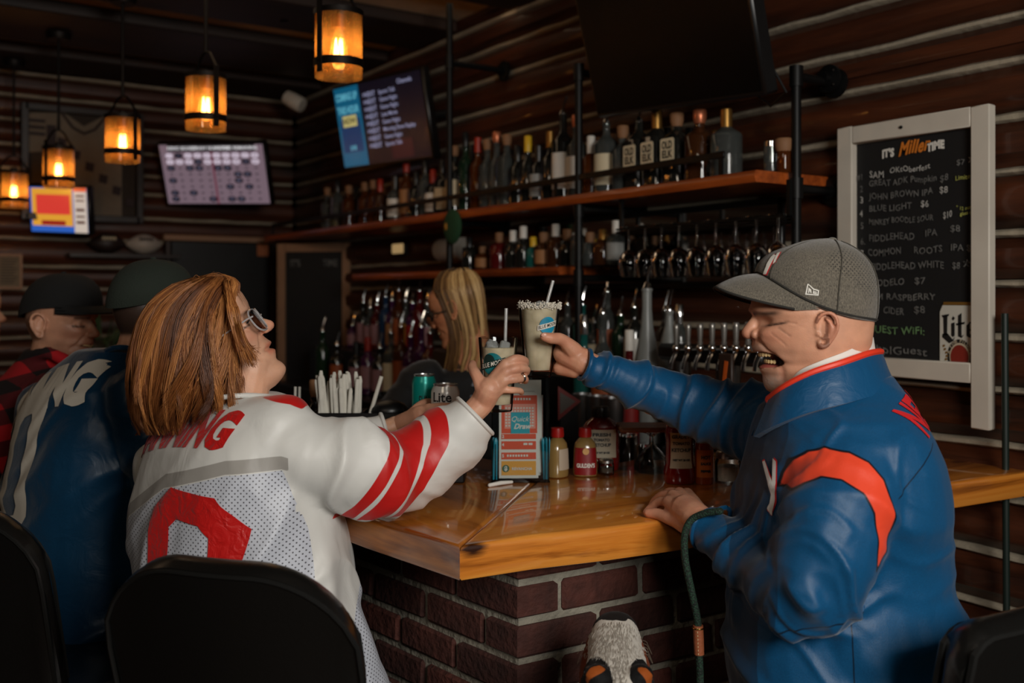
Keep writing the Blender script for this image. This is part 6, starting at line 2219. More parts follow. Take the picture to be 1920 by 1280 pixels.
 jk = skin_obj('jacket', v, f, mj, root, {'band': sd, 'seam': seam, 'panel': sz})
 bvh = BVHTree.FromPolygons([tuple(q) for q in v], f)
 cpts = [(1441, 748, 1.77, -1), (1470, 726, 1.725, -1), (1520, 700, 1.70, -1), (1580, 680, 1.70, -1), (1630, 663, 1.74, -1), (1652, 660, 1.805, 0), (1632, 664, 1.87, 1), (1580, 682, 1.91, 1), (1520, 704, 1.90, 1), (1468, 730, 1.87, 1), (1440, 750, 1.82, 1)]
 top = [P(a, b, d) for a, b, d, _ in cpts]
 tp, _ = resample(top, [1] * len(top), 6)
 cen = P(1552, 700, 1.80)
 C_ = MB()
 rings = []
 for p in tp:
  out = Vector((p.x - cen.x, p.y - cen.y, 0)).normalized()
  hgt = .062
  rings.append([p + Vector((0, 0, .0)), p + out * .004 - UP * .004, p + out * .014 - UP * hgt * .5, p + out * .03 - UP * hgt * 1.05, p + out * .018 - UP * hgt * 1.1, p + out * .004 - UP * hgt * .5, p - out * .003 - UP * .004])
 C_.loft(rings)
 C_.build('collar', cloth_mat('collar_blue', s2l(8, 74, 116), .42, sheen=.15, weave=700, big=(30, .2)), jk)
 for a_ in (armL, armR):
  hem = MB()
  cuff_ring(hem, a_, v)
  hem.build('cuff', bpy.data.materials['collar_blue'], jk)
 pp = MB()
 pp.tube([p + Vector((0, 0, .001)) for p in tp], .0058, 8, round_ends=True)
 pp.tube([tp[0], P(1442, 760, 1.765), P(1440, 775, 1.765)], .0045, 8, round_ends=True)
 pp.tube([tp[-1], P(1441, 765, 1.825)], .0045, 8, round_ends=True)
 pp.build('collar_piping', mat('piping_orange', s2l(236, 62, 36), .5), jk)
 wc = MB()
 wt = [P(a, b, d) for a, b, d in ((1478, 716, 1.765), (1500, 694, 1.74), (1540, 676, 1.722), (1590, 657, 1.725), (1628, 636, 1.76), (1638, 632, 1.80), (1628, 637, 1.85), (1590, 659, 1.885), (1540, 678, 1.89), (1500, 697, 1.87))]
 wp, _ = resample(wt, [1] * len(wt), 5)
 wc.loft([[p, p - UP * .04 + Vector((p.x - cen.x, p.y - cen.y, 0)).normalized() * .006, p - UP * .04 + Vector((p.x - cen.x, p.y - cen.y, 0)).normalized() * .003, p - Vector((p.x - cen.x, p.y - cen.y, 0)).normalized() * .003] for p in wp])
 wc.build('shirt_collar', mat('shirt_white', s2l(226, 222, 214), .7), root)
 ux = (P(1716, 738, 1.83) - P(1680, 812, 1.66)).normalized()
 tx = drape_text('NEW YORK', v, f, P(1662, 786, 1.74) + ux * .085, ux, -CR * .45 + UP * .9, -CR * .85 - UP * .30 + CD * .42, 0.078, .003, .33, bvh=bvh, cuts=.008)
 tx.build('lettering', mat('print_orange', s2l(214, 40, 44), .5), jk, smooth=False)
 def emblem(nm, m, grow, lift):
  poly = []
  base = [((0, 0), (.008, .004), (.020, -.030), (.033, .012), (.041, .008), (.020, -.062), (.006, -.085), (-.006, -.078), (.004, -.068), (.012, -.052))]
  for b_ in base:
   c = Vector((sum(q[0] for q in b_) / len(b_), sum(q[1] for q in b_) / len(b_)))
   pts = [(q[0] + math.copysign(grow, q[0] - c.x), q[1] + math.copysign(grow, q[1] - c.y)) for q in b_]
   poly = (pts, [tuple(range(len(pts)))])
  t_ = drape_text('', v, f, P(1429, 872, 1.70), CR * .62 + CD * -.2, UP * .92 - CR * .2, CD + CR * .35, 1, 0, 1, lift=lift, poly=poly, bvh=bvh, cuts=.006)
  if t_.v:
   t_.build(nm, m, jk, smooth=False)
 emblem('emblem_edge', mat('print_orange', s2l(214, 40, 44), .5), .0022, .002)
 emblem('emblem', mat('print_white2', s2l(224, 220, 216), .6), 0, .0034)
  # trousers and shoes below the picture
 hip = P(1575, 1330, 1.79)
 T2 = MB()
 for sg in (-1, 1):
  h0 = hip + CD * sg * .095
  kn = h0 - CR * .34 + CD * sg * .06 - UP * .20
  an = kn + Vector((0, 0, -.36)) + CR * .10
  limb(T2, [h0 + CR * .05, h0 - CR * .17 - UP * .09, kn, kn - UP * .18 + CR * .04, an], [.1, .088, .066, .058, .05], 16, 4)
 T2.loft([ring(P(1570, 1300, 1.79), CR * .175, CD * .19), ring(P(1570, 1340, 1.79), CR * .18, CD * .195), ring(P(1575, 1400, 1.79), CR * .15, CD * .17)])
 tv_, tf_ = remesh(T2, .012, 4)
 skin_obj('trousers', tv_, tf_, cloth_mat('jeans', s2l(26, 32, 46), .8), root)
 sh = MB()
 for sg in (-1, 1):
  an = hip + CD * sg * .155 - CR * .24 + Vector((0, 0, -.56))
  sh.tube([an + CR * .06 - UP * .03, an - CR * .05 - UP * .045, an - CR * .17 - UP * .06], [.05, .048, .035], 12, round_ends=True)
 sh.build('shoes', M_BLACKP, root)
 man_cap(root, HM, ly, lz)
 return root
def man_cap(root, HM, ly, lz):
 D0 = 1.80
 cx, cy = 1530, 556
 n = 72
 fr_low, bk_low = (1452, 566), (1640, 605)
 crown = []
 prof = [(0.0, 1.0), (.12, 1.012), (.3, 1.0), (.48, .955), (.64, .86), (.78, .71), (.89, .50), (.96, .28), (1.0, .03)]
 side_f = [(0.0, 1420, 514), (.12, 1417, 507), (.3, 1421, 496), (.48, 1434, 481), (.64, 1454, 468), (.78, 1480, 459), (.89, 1510, 452), (.96, 1536, 449), (1.0, 1552, 448)]
 side_b = [(0.0, 1638, 603), (.12, 1643, 585), (.3, 1644, 553), (.48, 1642, 527), (.64, 1634, 503), (.78, 1616, 478), (.89, 1594, 462), (.96, 1575, 453), (1.0, 1560, 449)]
 hw = [(0.0, .0905), (.12, .0925), (.3, .0915), (.48, .087), (.64, .078), (.78, .062), (.89, .043), (.96, .024), (1.0, .002)]
 cap = MB()
 rings = []
 for t in np.linspace(0, 1, 26):
  fx, fy = float(interp([(a, b) for a, b, c in side_f], t)), float(interp([(a, c) for a, b, c in side_f], t))
  bx, by = float(interp([(a, b) for a, b, c in side_b], t)), float(interp([(a, c) for a, b, c in side_b], t))
  w = float(interp(hw, t))
  a, b = P(fx, fy, D0), P(bx, by, D0)
  c = (a + b) / 2
  r = []
  for j in range(n):
   q = 2 * PI * j / n
   k = 1 - .008 * max(0, math.cos(3 * q)) ** 12 * (1 if t < .97 else 0)
   dip = (.024 + .008 * math.cos(q)) * math.sin(q) ** 2 * max(0, 1 - t * 1.6)
   r.append(c + (a - c) * math.cos(q) * k + (-CD) * (w * math.sin(q) * k) - UP * dip)
  rings.append(r)
 inner = [[p + (sum(r, Vector()) / n - p) * .03 for p in r] for r in rings[:1]]
 cap.loft(inner + rings, caps=False)
 v = np.array(cap.v)
 v = v + normals(v, cap.f) * (vnoise(v * 22, 9) * .0016)[:, None]
 m, nt, b = newmat('cap_heather')
 tc = N(nt, 'ShaderNodeTexCoord')
 mp = N(nt, 'ShaderNodeMapping')
 mp.inputs['Scale'].default_value = (1, 1, .35)
 L(nt, tc.outputs['Object'], mp.inputs['Vector'])
 nz = N(nt, 'ShaderNodeTexNoise', Scale=700.0, Detail=4.0, Roughness=.7)
 L(nt, mp.outputs[0], nz.inputs['Vector'])
 rp = N(nt, 'ShaderNodeValToRGB')
 rp.color_ramp.elements[0].position, rp.color_ramp.elements[0].color = .3, rgb(s2l(44, 41, 35))
 rp.color_ramp.elements[1].position, rp.color_ramp.elements[1].color = .72, rgb(s2l(132, 123, 108))
 L(nt, nz.outputs[0], rp.inputs[0])
 at = N(nt, 'ShaderNodeAttribute', attribute_name='eyelets')
 sc_ = N(nt, 'ShaderNodeVectorMath', operation='FRACTION')
 L(nt, at.outputs['Vector'], sc_.inputs[0])
 sb = N(nt, 'ShaderNodeVectorMath', operation='SUBTRACT')
 L(nt, sc_.outputs[0], sb.inputs[0])
 sb.inputs[1].default_value = (.5, .5, 0)
 mu = N(nt, 'ShaderNodeVectorMath', operation='MULTIPLY')
 L(nt, sb.outputs[0], mu.inputs[0])
 mu.inputs[1].default_value = (1, 1, 0)
 ln = N(nt, 'ShaderNodeVectorMath', operation='LENGTH')
 L(nt, mu.outputs[0], ln.inputs[0])
 lt = N(nt, 'ShaderNodeMath', operation='LESS_THAN')
 L(nt, ln.outputs['Value'], lt.inputs[0])
 lt.inputs[1].default_value = .22
 a2 = N(nt, 'ShaderNodeAttribute', attribute_name='meshed')
 mm = N(nt, 'ShaderNodeMath', operation='MULTIPLY')
 L(nt, lt.outputs[0], mm.inputs[0])
 L(nt, a2.outputs['Fac'], mm.inputs[1])
 mx = N(nt, 'ShaderNodeMix', data_type='RGBA')
 L(nt, mm.outputs[0], mx.inputs[0])
 L(nt, rp.outputs[0], mx.inputs[6])
 mx.inputs[7].default_value = rgb(s2l(30, 28, 26))
 L(nt, mx.outputs[2], b.inputs['Base Color'])
 b.inputs['Roughness'].default_value = .9
 b.inputs['Sheen Weight'].default_value = .3
 bp = N(nt, 'ShaderNodeBump', Strength=.5, Distance=.002)
 L(nt, nz.outputs[0], bp.inputs['Height'])
 L(nt, bp.outputs[0], b.inputs['Normal'])
 pxy = np.stack([v @ np.array(CR), v[:, 2], np.zeros(len(v))], 1)
 reg = poly_sd(pxy[:, :2], [(float(P(a, c, D0).dot(CR)), float(P(a, c, D0).z)) for a, c in ((1520, 480), (1560, 458), (1612, 480), (1640, 520), (1642, 560), (1600, 560), (1560, 530), (1518, 508))])
 th = math.radians(45)
 e = pxy / .0054
 ey = np.stack([e[:, 0] * math.cos(th) - e[:, 1] * math.sin(th), e[:, 0] * math.sin(th) + e[:, 1] * math.cos(th), e[:, 2]], 1)
 co = skin_obj('cap', v, cap.f, m, root, {'eyelets': ey, 'meshed': np.clip(-reg / .01, 0, 1)})
 sb_ = MB()
 sb_.tube([r_ + UP * .004 + (r_ - P(1545, 580, D0)).normalized() * .0012 for r_ in rings[0] + rings[0][:1]], .0021, 6, caps=False)
 sb_.build('cap_edge', mat('cap_edge', s2l(40, 38, 34), .9), co)
 pan = MB()
 for q0 in (PI / 6 * 1, PI / 2 + .12, 5 * PI / 6, -PI / 2, -PI / 6, -5 * PI / 6):
  j = int(round(q0 / (2 * PI) * n)) % n
  pan.tube([r[j] + (r[j] - P(1545, 530, D0)).normalized() * .0004 for r in rings[:-1]], .0011, 5)
 pan.build('panel_seam', mat('cap_seam', s2l(70, 66, 58), .9), co)
 bt = MB()
 bt.ball(P(1560, 449, D0), (.0085, .0085, .004), n=12, m=8)
 bt.build('cap_button', m, co)
 pk = MB()
 up_, lo_ = [], []
 n2, n3 = 25, 10
 rows = []
 for i in range(n2):
  a = -1 + 2 * i / (n2 - 1)                    # across
  q = a * math.radians(82)
  root_p = rings[0][int(round((q / (2 * PI)) * n)) % n]
  rr_ = []
  for k in range(n3):
   u = k / (n3 - 1)
   tip = P(1341 + 125 * abs(a) ** 3, 536 + 40 * a * a, D0) + (-CD) * (a * .082)
   base = root_p + UP * .002
   p = base.lerp(tip, u)
   p.z += .006 * math.sin(PI * u) * (1 - a * a)
   rr_.append(p)
  rows.append(rr_)
 vs, fs = [], []
 for th_ in (.0, -.0042):
  for r in rows:
   vs += [p + UP * th_ for p in r]
 N1 = n2 * n3
 for i in range(n2 - 1):
  for k in range(n3 - 1):
   q = (i * n3 + k, i * n3 + k + 1, (i + 1) * n3 + k + 1, (i + 1) * n3 + k)
   fs.append(q[::-1])
   fs.append(tuple(x + N1 for x in q))
 for i in range(n2 - 1):
  a, c = i * n3 + n3 - 1, (i + 1) * n3 + n3 - 1
  fs.append((a, a + N1, c + N1, c)[::-1])
 z3 = lambda k: np.zeros(len(k))
 skin_obj('cap_peak', np.array([tuple(p) for p in vs]), fs, m, co, {'eyelets': np.zeros((len(vs), 3)), 'meshed': np.zeros(len(vs))})
 e_ = MB()
 e_.tube([r[-1] - UP * .002 for r in rows], .0024, 6)
 e_.build('peak_edge', mat('cap_edge', s2l(40, 38, 34), .9), co)
 bvh = BVHTree.FromPolygons([tuple(q) for q in v], cap.f)
 Wm = mat('embroidery_white', s2l(228, 224, 214), .8)
 def dec(nm, polys, mt, lift, px0, py0, D_, ux, uy, dirn, k):
  mb = MB()
  for poly in polys:
   t_ = drape_text('', v, cap.f, P(px0, py0, D_), ux, uy, dirn, 1, 0, 1, lift=lift, poly=([(a * k, b * k) for a, b in poly], [tuple(range(len(poly)))]), bvh=bvh, cuts=.004)
   mb.add(t_.v, t_.f)
  if mb.v:
   mb.build(nm, mt, co, smooth=False)
 s = 1.72 / F
 flag = [[(-11, -9), (-7, 11), (-5, 11), (-8.5, -9)], [(-11, -9), (12, -11), (12, -9), (-10, -7)], [(12, -11), (13, -1), (11, -1), (10, -10)], [(-7, 11), (-5, 11), (4, 2), (3, 0)], [(3, 0), (13, -3), (13, -1), (4, 2)],
   [(-6, -6), (-4, -6), (-3, 3), (-5, 4)], [(-4, 2), (-1, 1), (0, -6), (-2, -6)], [(2, -7), (9, -8), (9, -6), (4, -5)], [(2, -7), (4, -7), (4, -1), (3, -1)], [(4, -4), (9, -5), (9, -3.6), (4, -2.6)]]
 dec('cap_flag', flag, Wm, .0016, 1526, 543, 1.70, CR, UP, CD, s)
 mk = lambda g: [[(-18 - g, -20 - g), (-10 + g, -22 - g), (-3 + g, -9), (8 + g, 14 + g), (0 - g, 16 + g), (-9, 0)], [(-4 - g, 12 + g), (3, 17 + g), (2 + g, 9), (-8, -6 - g), (-12 - g, -4)], [(4 - g, -4), (10 + g, 0), (17 + g, 20 + g), (9 - g, 18 + g)]]
 dec('cap_letter_edge', mk(1.6), mat('print_orange', s2l(214, 40, 44), .5), .0014, 1441, 490, 1.74, CR * .95, UP, CD + CR * .55 - UP * .1, s)
 dec('cap_letter', mk(0), Wm, .0026, 1441, 490, 1.74, CR * .95, UP, CD + CR * .55 - UP * .1, s)
 return co
MAN = man_right()
                 # the woman in the white jersey, seen from behind
def woman():
 root = thing('person', 'auburn-haired woman with clear glasses in a white jersey with red stripes', 'person')
 DH = 1.93
 ang = math.radians(31)                       # the head is tipped back
 yw = math.radians(9)                         # and turned slightly away
 f0 = (CR * math.cos(yw) + CD * math.sin(yw)).normalized()
 left = UP.cross(f0)
 fwd = f0 * math.cos(ang) + UP * math.sin(ang)
 up = UP * math.cos(ang) - f0 * math.sin(ang)
 HM = Matrix((left, fwd, up)).transposed().to_4x4()
 HM.translation = P(402, 653, DH)
 sc = 1.06
 mb = MB()
 head_grid(mb, HM, sc=sc, pexp=[(-.116, 1.7), (-.05, 1.75), (0, 2.0), (.04, 2.2), (.12, 2.2)])
 nose_add(mb, HM, sc, tip=(.1145, -.013), wid=.95)
 ear_add(mb, HM, -1, sc, x=.069)
 mb.tube([P(405, 665, DH), P(425, 720, DH + .02), P(440, 800, DH + .03)], [.054, .055, .064], 22)
 mb.tube([P(470, 690, DH), P(455, 745, DH)], [.042, .048], 16, round_ends=True)
 for sg in (-1, 1):
  mb.ball(HM @ (Vector((sg * .031, .0745, .008)) * sc), .0122 * sc, n=12, m=10)
 v, f = remesh(mb, .0024, 5, .5)
 v, tint, l = face_relief(v, f, HM, sc, laugh=.55, seed=2)
 x, y, z = l.T
 ax = np.abs(x)
 lid = gauss(z - .0045 + (ax - .03) * .1, .0022) * np.clip((y - .052) / .008, 0, 1) * (ax > .018) * (ax < .047)
 tint[:, 1] = np.maximum(tint[:, 1], lid * .85)
 brow = gauss(z - .0275 + np.abs(ax - .03) * .15, .0032) * (ax > .012) * (ax < .048) * (y > .055)
 tint[:, 1] = np.maximum(tint[:, 1], brow * .5)
 hv, hf, ht = v, f, tint
 hm = MB()
 wr = P(901, 758, 2.0)
 hand(hm, P(903, 752, 1.995), [P(948, 682, 1.985), P(949, 697, 1.978), P(945, 713, 1.978), P(936, 730, 1.985)],
   [[P(966, 672, 1.985), P(983, 675, 2.012), P(986, 682, 2.04)], [P(969, 690, 1.98), P(986, 692, 2.008), P(987, 698, 2.036)],
    [P(966, 710, 1.98), P(983, 710, 2.008), P(985, 714, 2.034)], [P(957, 731, 1.985), P(974, 732, 2.008), P(978, 736, 2.03)]],
   [P(906, 728, 1.985), P(893, 703, 1.995), P(886, 690, 2.02), P(886, 682, 2.042)], r=.0088, palm_r=.0135)
 limb(hm, [P(862, 795, 1.97), wr, P(917, 730, 1.985)], [.023, .025, .026])
 v2, f2 = remesh(hm, .0024, 4, .5)
 t2 = np.zeros((len(v2), 3))
 t2[:, 0] = .22 + .2 * vnoise(v2 * 60, 4)
 h2 = MB()
 w2 = P(748, 795, 2.29)
 hand(h2, w2, [P(805, 764, 2.232), P(806, 774, 2.222), P(804, 785, 2.222), P(798, 795, 2.23)],
   [[P(824, 761, 2.222), P(842, 761, 2.205), P(856, 764, 2.212)], [P(826, 771, 2.212), P(844, 771, 2.196), P(858, 773, 2.206)],
    [P(824, 782, 2.214), P(841, 782, 2.20), P(854, 784, 2.208)], [P(817, 792, 2.222), P(833, 792, 2.21), P(844, 794, 2.214)]],
   [P(768, 782, 2.28), P(780, 766, 2.285), P(793, 756, 2.30), P(804, 752, 2.305)], r=.0082, palm_r=.0125)
 h2.tube([w2, P(790, 778, 2.245)], [.021, .024], 12, round_ends=True)
 v5, f5 = remesh(h2, .003, 3)
 t5 = np.zeros((len(v5), 3))
 t5[:, 0] = .25
 F3 = CR * .75 + CD * .66
 L3 = -CR * .66 + CD * .75
 bm_ = MB()
 bm_.loft([ring(P(445, 790, 1.97), L3 * .10, F3 * .06), ring(P(440, 850, 1.97), L3 * .16, F3 * .09), ring(P(445, 1000, 1.98), L3 * .17, F3 * .11), ring(P(470, 1300, 1.98), L3 * .17, F3 * .13)])
 limb(bm_, [P(575, 850, 1.84), P(745, 885, 1.95), P(868, 792, 1.975)], [.05, .034, .021])
 limb(bm_, [P(315, 870, 2.12), P(530, 858, 2.22), P(748, 795, 2.29)], [.045, .034, .023])
 v3, f3 = remesh(bm_, .014, 3)
 V = np.concatenate([hv, v2, v3, v5])
 n1, n2, n3 = len(hv), len(v2), len(v3)
 FF = list(hf) + [tuple(i + n1 for i in q) for q in f2] + [tuple(i + n1 + n2 for i in q) for q in f3] + [tuple(i + n1 + n2 + n3 for i in q) for q in f5]
 T = np.concatenate([ht, t2, np.zeros((n3, 3)), t5])
 body = skin_obj('body', V, FF, skin_mat('skin_fair', s2l(214, 164, 134)), root, {'tint': T})
 for sg in (-1, 1):
  eb = MB()
  eb.ball(HM @ (Vector((sg * .031, .0665, .006)) * sc), .0112 * sc, n=14, m=10)
  eb.build('eyeball', mat('eye_white', s2l(214, 206, 196), .15, coat=.5), body)
 lm = MB()
 for sg in (-1, 1):
  for k in range(9):
   a = -.7 + 1.4 * k / 8
   b0 = Vector((sg * .031 + .0120 * math.sin(a), .0665 + .012 * math.cos(a), .0080))
   lm.tube([HM @ (b0 * sc), HM @ ((b0 + Vector((.004 * math.sin(a), .006, .004))) * sc)], [.0007, .0003], 5)
 lm.build('eyelashes', mat('lash', (.01, .007, .006), .6), body)
 rg = MB()
 rc = P(977, 709, 1.995)
 rd = (P(983, 710, 2.008) - P(966, 710, 1.98)).normalized()
 rx = rd.orthogonal().normalized()
 ry = rd.cross(rx)
 for off in (-.0015, .0015):
  rg.tube([rc + rd * off + (rx * math.cos(2 * PI * k / 20) + ry * math.sin(2 * PI * k / 20)) * .0098 for k in range(21)], .0012, 6, caps=False)
 rg.build('finger_ring', mat('silver', (.85, .83, .8), .15, metal=1.0), body)
 er = MB()
 ec = P(399, 738, 1.875)
 er.tube([ec + (CR * math.cos(k * .55) + UP * math.sin(k * .55)) * .0075 for k in range(11)], .0014, 6)
 er.build('earring', mat('gold', s2l(214, 168, 90), .2, metal=1.0), body)
  # glasses
 g = thing('tmp', 'x', 'x')
 bpy.data.objects.remove(g)
 M_FR = mat('clear_frame', s2l(206, 204, 204), .12, trans=.35, coat=.6)
 gl = MB()
 for sg in (-1, 1):
  loop = []
  for k in range(25):
   a = 2 * PI * k / 24
   ex = math.copysign(abs(math.cos(a)) ** .75, math.cos(a)) * .0265
   ez = math.copysign(abs(math.sin(a)) ** .75, math.sin(a)) * .0225
   loop.append(HM @ (Vector((sg * .033 + ex, .1005 - .006 * ((sg * .033 + ex) / .06) ** 2 * 2 - ez * .12, .004 + ez)) * sc))
  gl.tube(loop, .0019, 8, caps=False)
 gl.tube([HM @ (Vector(q) * sc) for q in ((-.008, .100, .008), (0, .1025, .010), (.008, .100, .008))], .0022, 8)
 fr = gl.build('glasses_frame', M_FR, root)
 tp_ = MB()
 for sg in (-1, 1):
  tp_.tube([HM @ (Vector(q) * sc) for q in ((sg * .0605, .094, .013), (sg * .070, .085, .0135), (sg * .0755, .03, .010), (sg * .0745, -.01, .004), (sg * .072, -.03, -.015))], [.0018, .0017, .0015, .0017, .0024], 8)
 tp_.build('temple_arm', M_FR, fr)
 ln = MB()
 for sg in (-1, 1):
  ln.add([HM @ (Vector((sg * .033 + math.copysign(abs(math.cos(a)) ** .75, math.cos(a)) * .0255, .0995 - .12 * math.sin(a) * .02, .004 + math.copysign(abs(math.sin(a)) ** .75, math.sin(a)) * .0215)) * sc) for a in [2 * PI * k / 24 for k in range(24)]], [tuple(range(24))])
 ln.build('lens', clearglass('lens_glass', (.86, .87, .88), .04), fr, smooth=False)
  # hair
 rows = [(514, 392, 420), (521, 358, 440), (532, 326, 449), (548, 300, 446), (570, 277, 447), (600, 260, 450), (640, 249, 456), (680, 244, 462), (715, 242, 466), (745, 245, 464), (770, 252, 456), (794, 262, 440), (816, 280, 424)]
 hm_ = hair_mat('auburn_hair', s2l(88, 48, 23), s2l(150, 90, 46), s2l(208, 142, 80))
 sm = mat('hair_under', s2l(84, 46, 22), .8)
 sh = hair_shell(rows[:-3], 1.93, .86)
 sv = np.array(sh.v)
 hu = sh.build('hair_base', sm, root)
 def endt(a, r):
  right = max(0, math.cos(a))
  return min(1.0, 1.0 - .20 * right - .05 + r.gauss(0, .03))
 hair_strands('hair', rows, 1.93, hm_, root, 7600, seed=3, t0=(0, .16), t1=endt, clump=84, w0=.00064, curl=.042, sweep=.55, flick=.17, ragged=.10)
 hair_strands('under_hair', rows, 1.93, hm_, root, 2600, seed=4, t0=(0, .3), t1=endt, clump=300, w0=.0011, curl=.015, sweep=.55, flick=.03, ragged=.05, rad0=.93, npts=12)
 rr = random.Random(9)
 V_, F_, hu_, al_ = [], [], [], []
 for k in range(230):
  j = rr.gauss(0, 1)
  x0, y0 = 436 + rr.uniform(-10, 6), 532 + rr.uniform(-8, 24)
  pts = [P(x0 - 8, y0, 1.86 + .02 * rr.random()), P(436 + 4 * j, 575, 1.835), P(444 + 4 * j, 612, 1.83), P(456 + 5 * j, 645 + rr.uniform(-6, 6), 1.835), P(472 + 7 * j, 672 + rr.uniform(-25, 18), 1.845)]
  p, r_ = resample(pts, [.0009, .001, .001, .0008, .0003], 4)
  t_ = MB().tube(p, r_, 3)
  b0 = len(V_)
  V_ += t_.v
  F_ += [tuple(i + b0 for i in q) for q in t_.f]
  hu_ += [min(1, max(0, .55 + rr.gauss(0, .2)))] * len(t_.v)
 for k in range(26):
  a = rr.uniform(.1, 2.4)
  x0, y0 = 388 + 58 * math.cos(a), 562 - 44 * math.sin(a)
  d = rr.uniform(14, 40)
  tx_, ty_ = math.sin(a) * (1 if a < 1.8 else -1), math.cos(a) * (1 if a < 1.8 else -1)
  pts = [P(x0, y0, 1.9), P(x0 + d * .5 * tx_ + 3 * math.cos(a), y0 + d * .5 * ty_ - rr.uniform(2, 7) * math.sin(a), 1.9), P(x0 + d * tx_ + 5 * math.cos(a), y0 + d * ty_ - rr.uniform(-4, 9) * math.sin(a), 1.9)]
  p, r_ = resample(pts, [.0005, .0004, .0002], 6)
  t_ = MB().tube(p, r_, 3)
  b0 = len(V_)
  V_ += t_.v
  F_ += [tuple(i + b0 for i in q) for q in t_.f]
  hu_ += [.6] * len(t_.v)
 skin_obj('loose_hair', np.array([tuple(q) for q in V_]), F_, hm_, root, {'hue': np.array(hu_), 'along': np.zeros(len(hu_))})
  # jersey
 J = MB()
 J.loft([ring(P(462, 738, 1.95), L3 * .10, F3 * .07), ring(P(466, 748, 1.95), L3 * .15, F3 * .08, 2.2), ring(P(458, 764, 1.955), L3 * .19, F3 * .092, 2.3), ring(P(442, 794, 1.96), L3 * .215, F3 * .108, 2.4), ring(P(436, 830, 1.965), L3 * .225, F3 * .135, 2.4), ring(P(438, 880, 1.97), L3 * .235, F3 * .155, 2.3), ring(P(443, 950, 1.98), L3 * .25, F3 * .18, 2.2),
   ring(P(452, 1040, 1.98), L3 * .262, F3 * .195, 2.2), ring(P(462, 1140, 1.98), L3 * .272, F3 * .20, 2.2), ring(P(476, 1240, 1.98), L3 * .28, F3 * .205, 2.2), ring(P(486, 1330, 1.98), L3 * .285, F3 * .21, 2.2)])
 armR = [P(560, 848, 1.845), P(660, 874, 1.875), P(752, 885, 1.955), P(835, 830, 1.985), P(894, 771, 1.998)]
 limb(J, armR, [.072, .088, .080, .064, .039], 22, 8)
 J.ball(P(556, 840, 1.86), (.068, .07, .075), Matrix((CR, CD, UP)).transposed(), n=20, m=14)
 armL = [P(318, 880, 2.12), P(425, 876, 2.18), P(530, 858, 2.22), P(640, 826, 2.26), P(728, 801, 2.285)]
 limb(J, armL, [.075, .075, .064, .048, .036], 18, 6)
 v, f = remesh(J, .0056, 22, .5)
 v = folds(v, f, [(armR[:4], .105, .015, 10.0), (armR[3:], .06, .008, 20.0), (armL, .09, .008, 14.0)], 0, 0, 5, torso=(tuple(CR * .75 - UP * .55), .0145, 5.0, lambda q: np.clip((1.2 - q[:, 2]) / .15, 0, 1) * .8 + .2))
 pcx = v @ np.array(CR)
 ple = np.clip((1.08 - v[:, 2]) / .12, 0, 1) * np.clip((pcx - float(P(575, 900, 1.8).dot(CR))) / .03, 0, 1)
 v = v + normals(v, f) * (ple * .012 * np.sin(pcx * 95 + v[:, 2] * 9))[:, None]
 v = relax(v, f, 2, .5)
 v, f = cut_end(v, f, armR, .08)
 v, f = cut_end(v, f, armL, .08)
 pcx = v @ np.array(CR)
 dep = v @ np.array(CD)
 pc = np.stack([pcx, v[:, 2]], 1)
 flat2 = lambda pts, D_: [(float(P(q[0], q[1], q[2] if len(q) > 2 else D_).dot(CR)), float(P(q[0], q[1], q[2] if len(q) > 2 else D_).z)) for q in pts]
 T_, d_, ln_ = seg_param(v, armR)
 lean = np.minimum(v[:, 2] - float(P(0, 870, 1.86).z), .03)
 ax0, ax1 = np.array(armR[0]), np.array(armR[2])
 axd = (ax1 - ax0) / np.linalg.norm(ax1 - ax0)
 tt = (v - ax0) @ axd - .30 * lean
 near = (pcx > float(P(585, 900, 1.82).dot(CR))) & (v[:, 2] > 1.076) & (d_ < .118)
 o0 = .110
 bands = [(o0 + .012, o0 + .038), (o0 + .048, o0 + .098), (o0 + .108, o0 + .138)]
 sd = np.full(len(v), 1.0)
 for a, b in bands:
  sd = np.minimum(sd, np.abs(tt - (a + b) / 2) - (b - a) / 2)
 sd = np.where(near, sd, 1.0)
 Tl, dl, lnl = seg_param(v, armL)
 sl = np.full(len(v), 1.0)
 for a, b in ((.30, .325), (.335, .38), (.39, .415)):
  sl = np.minimum(sl, np.abs(Tl - (a + b) / 2) - (b - a) / 2)
 sd = np.where((dl < .085) & (dl < d_) & (dep > 2.14), np.minimum(sd, sl), sd)
 shp = poly_sd(pc, flat2([(485, 737, 1.9), (530, 731, 1.9), (594, 738, 1.86), (572, 764, 1.86), (556, 752, 1.88), (520, 742, 1.9)], 1.88))
 sd = np.minimum(sd, np.where(v[:, 2] > P(0, 775, 1.88).z, shp, 1))
 back = -(v - np.array(P(440, 900, 1.97))) @ np.array(F3)
 yz = np.interp(pcx, [float(P(q[0], 0, q[2]).dot(CR)) for q in ((226, 1010, 2.05), (260, 945, 2.0), (330, 890, 1.9), (440, 866, 1.83), (530, 866, 1.79), (580, 885, 1.77))], [float(P(*q).z) for q in ((226, 1010, 2.05), (260, 945, 2.0), (330, 890, 1.9), (440, 866, 1.83), (530, 866, 1.79), (580, 885, 1.77))])
 arm_m = (d_ < .105) & (T_ > .02)
 panel_x = np.interp(v[:, 2], [float(P(0, q[1], 1.78).z) for q in ((0, 1300), (0, 1080), (0, 1000), (0, 866))], [float(P(q[0], 0, 1.80).dot(CR)) for q in ((625, 0), (590, 0), (576, 0), (528, 0))])
 mesh_sd = np.maximum(v[:, 2] - yz + .014, pcx - panel_x)
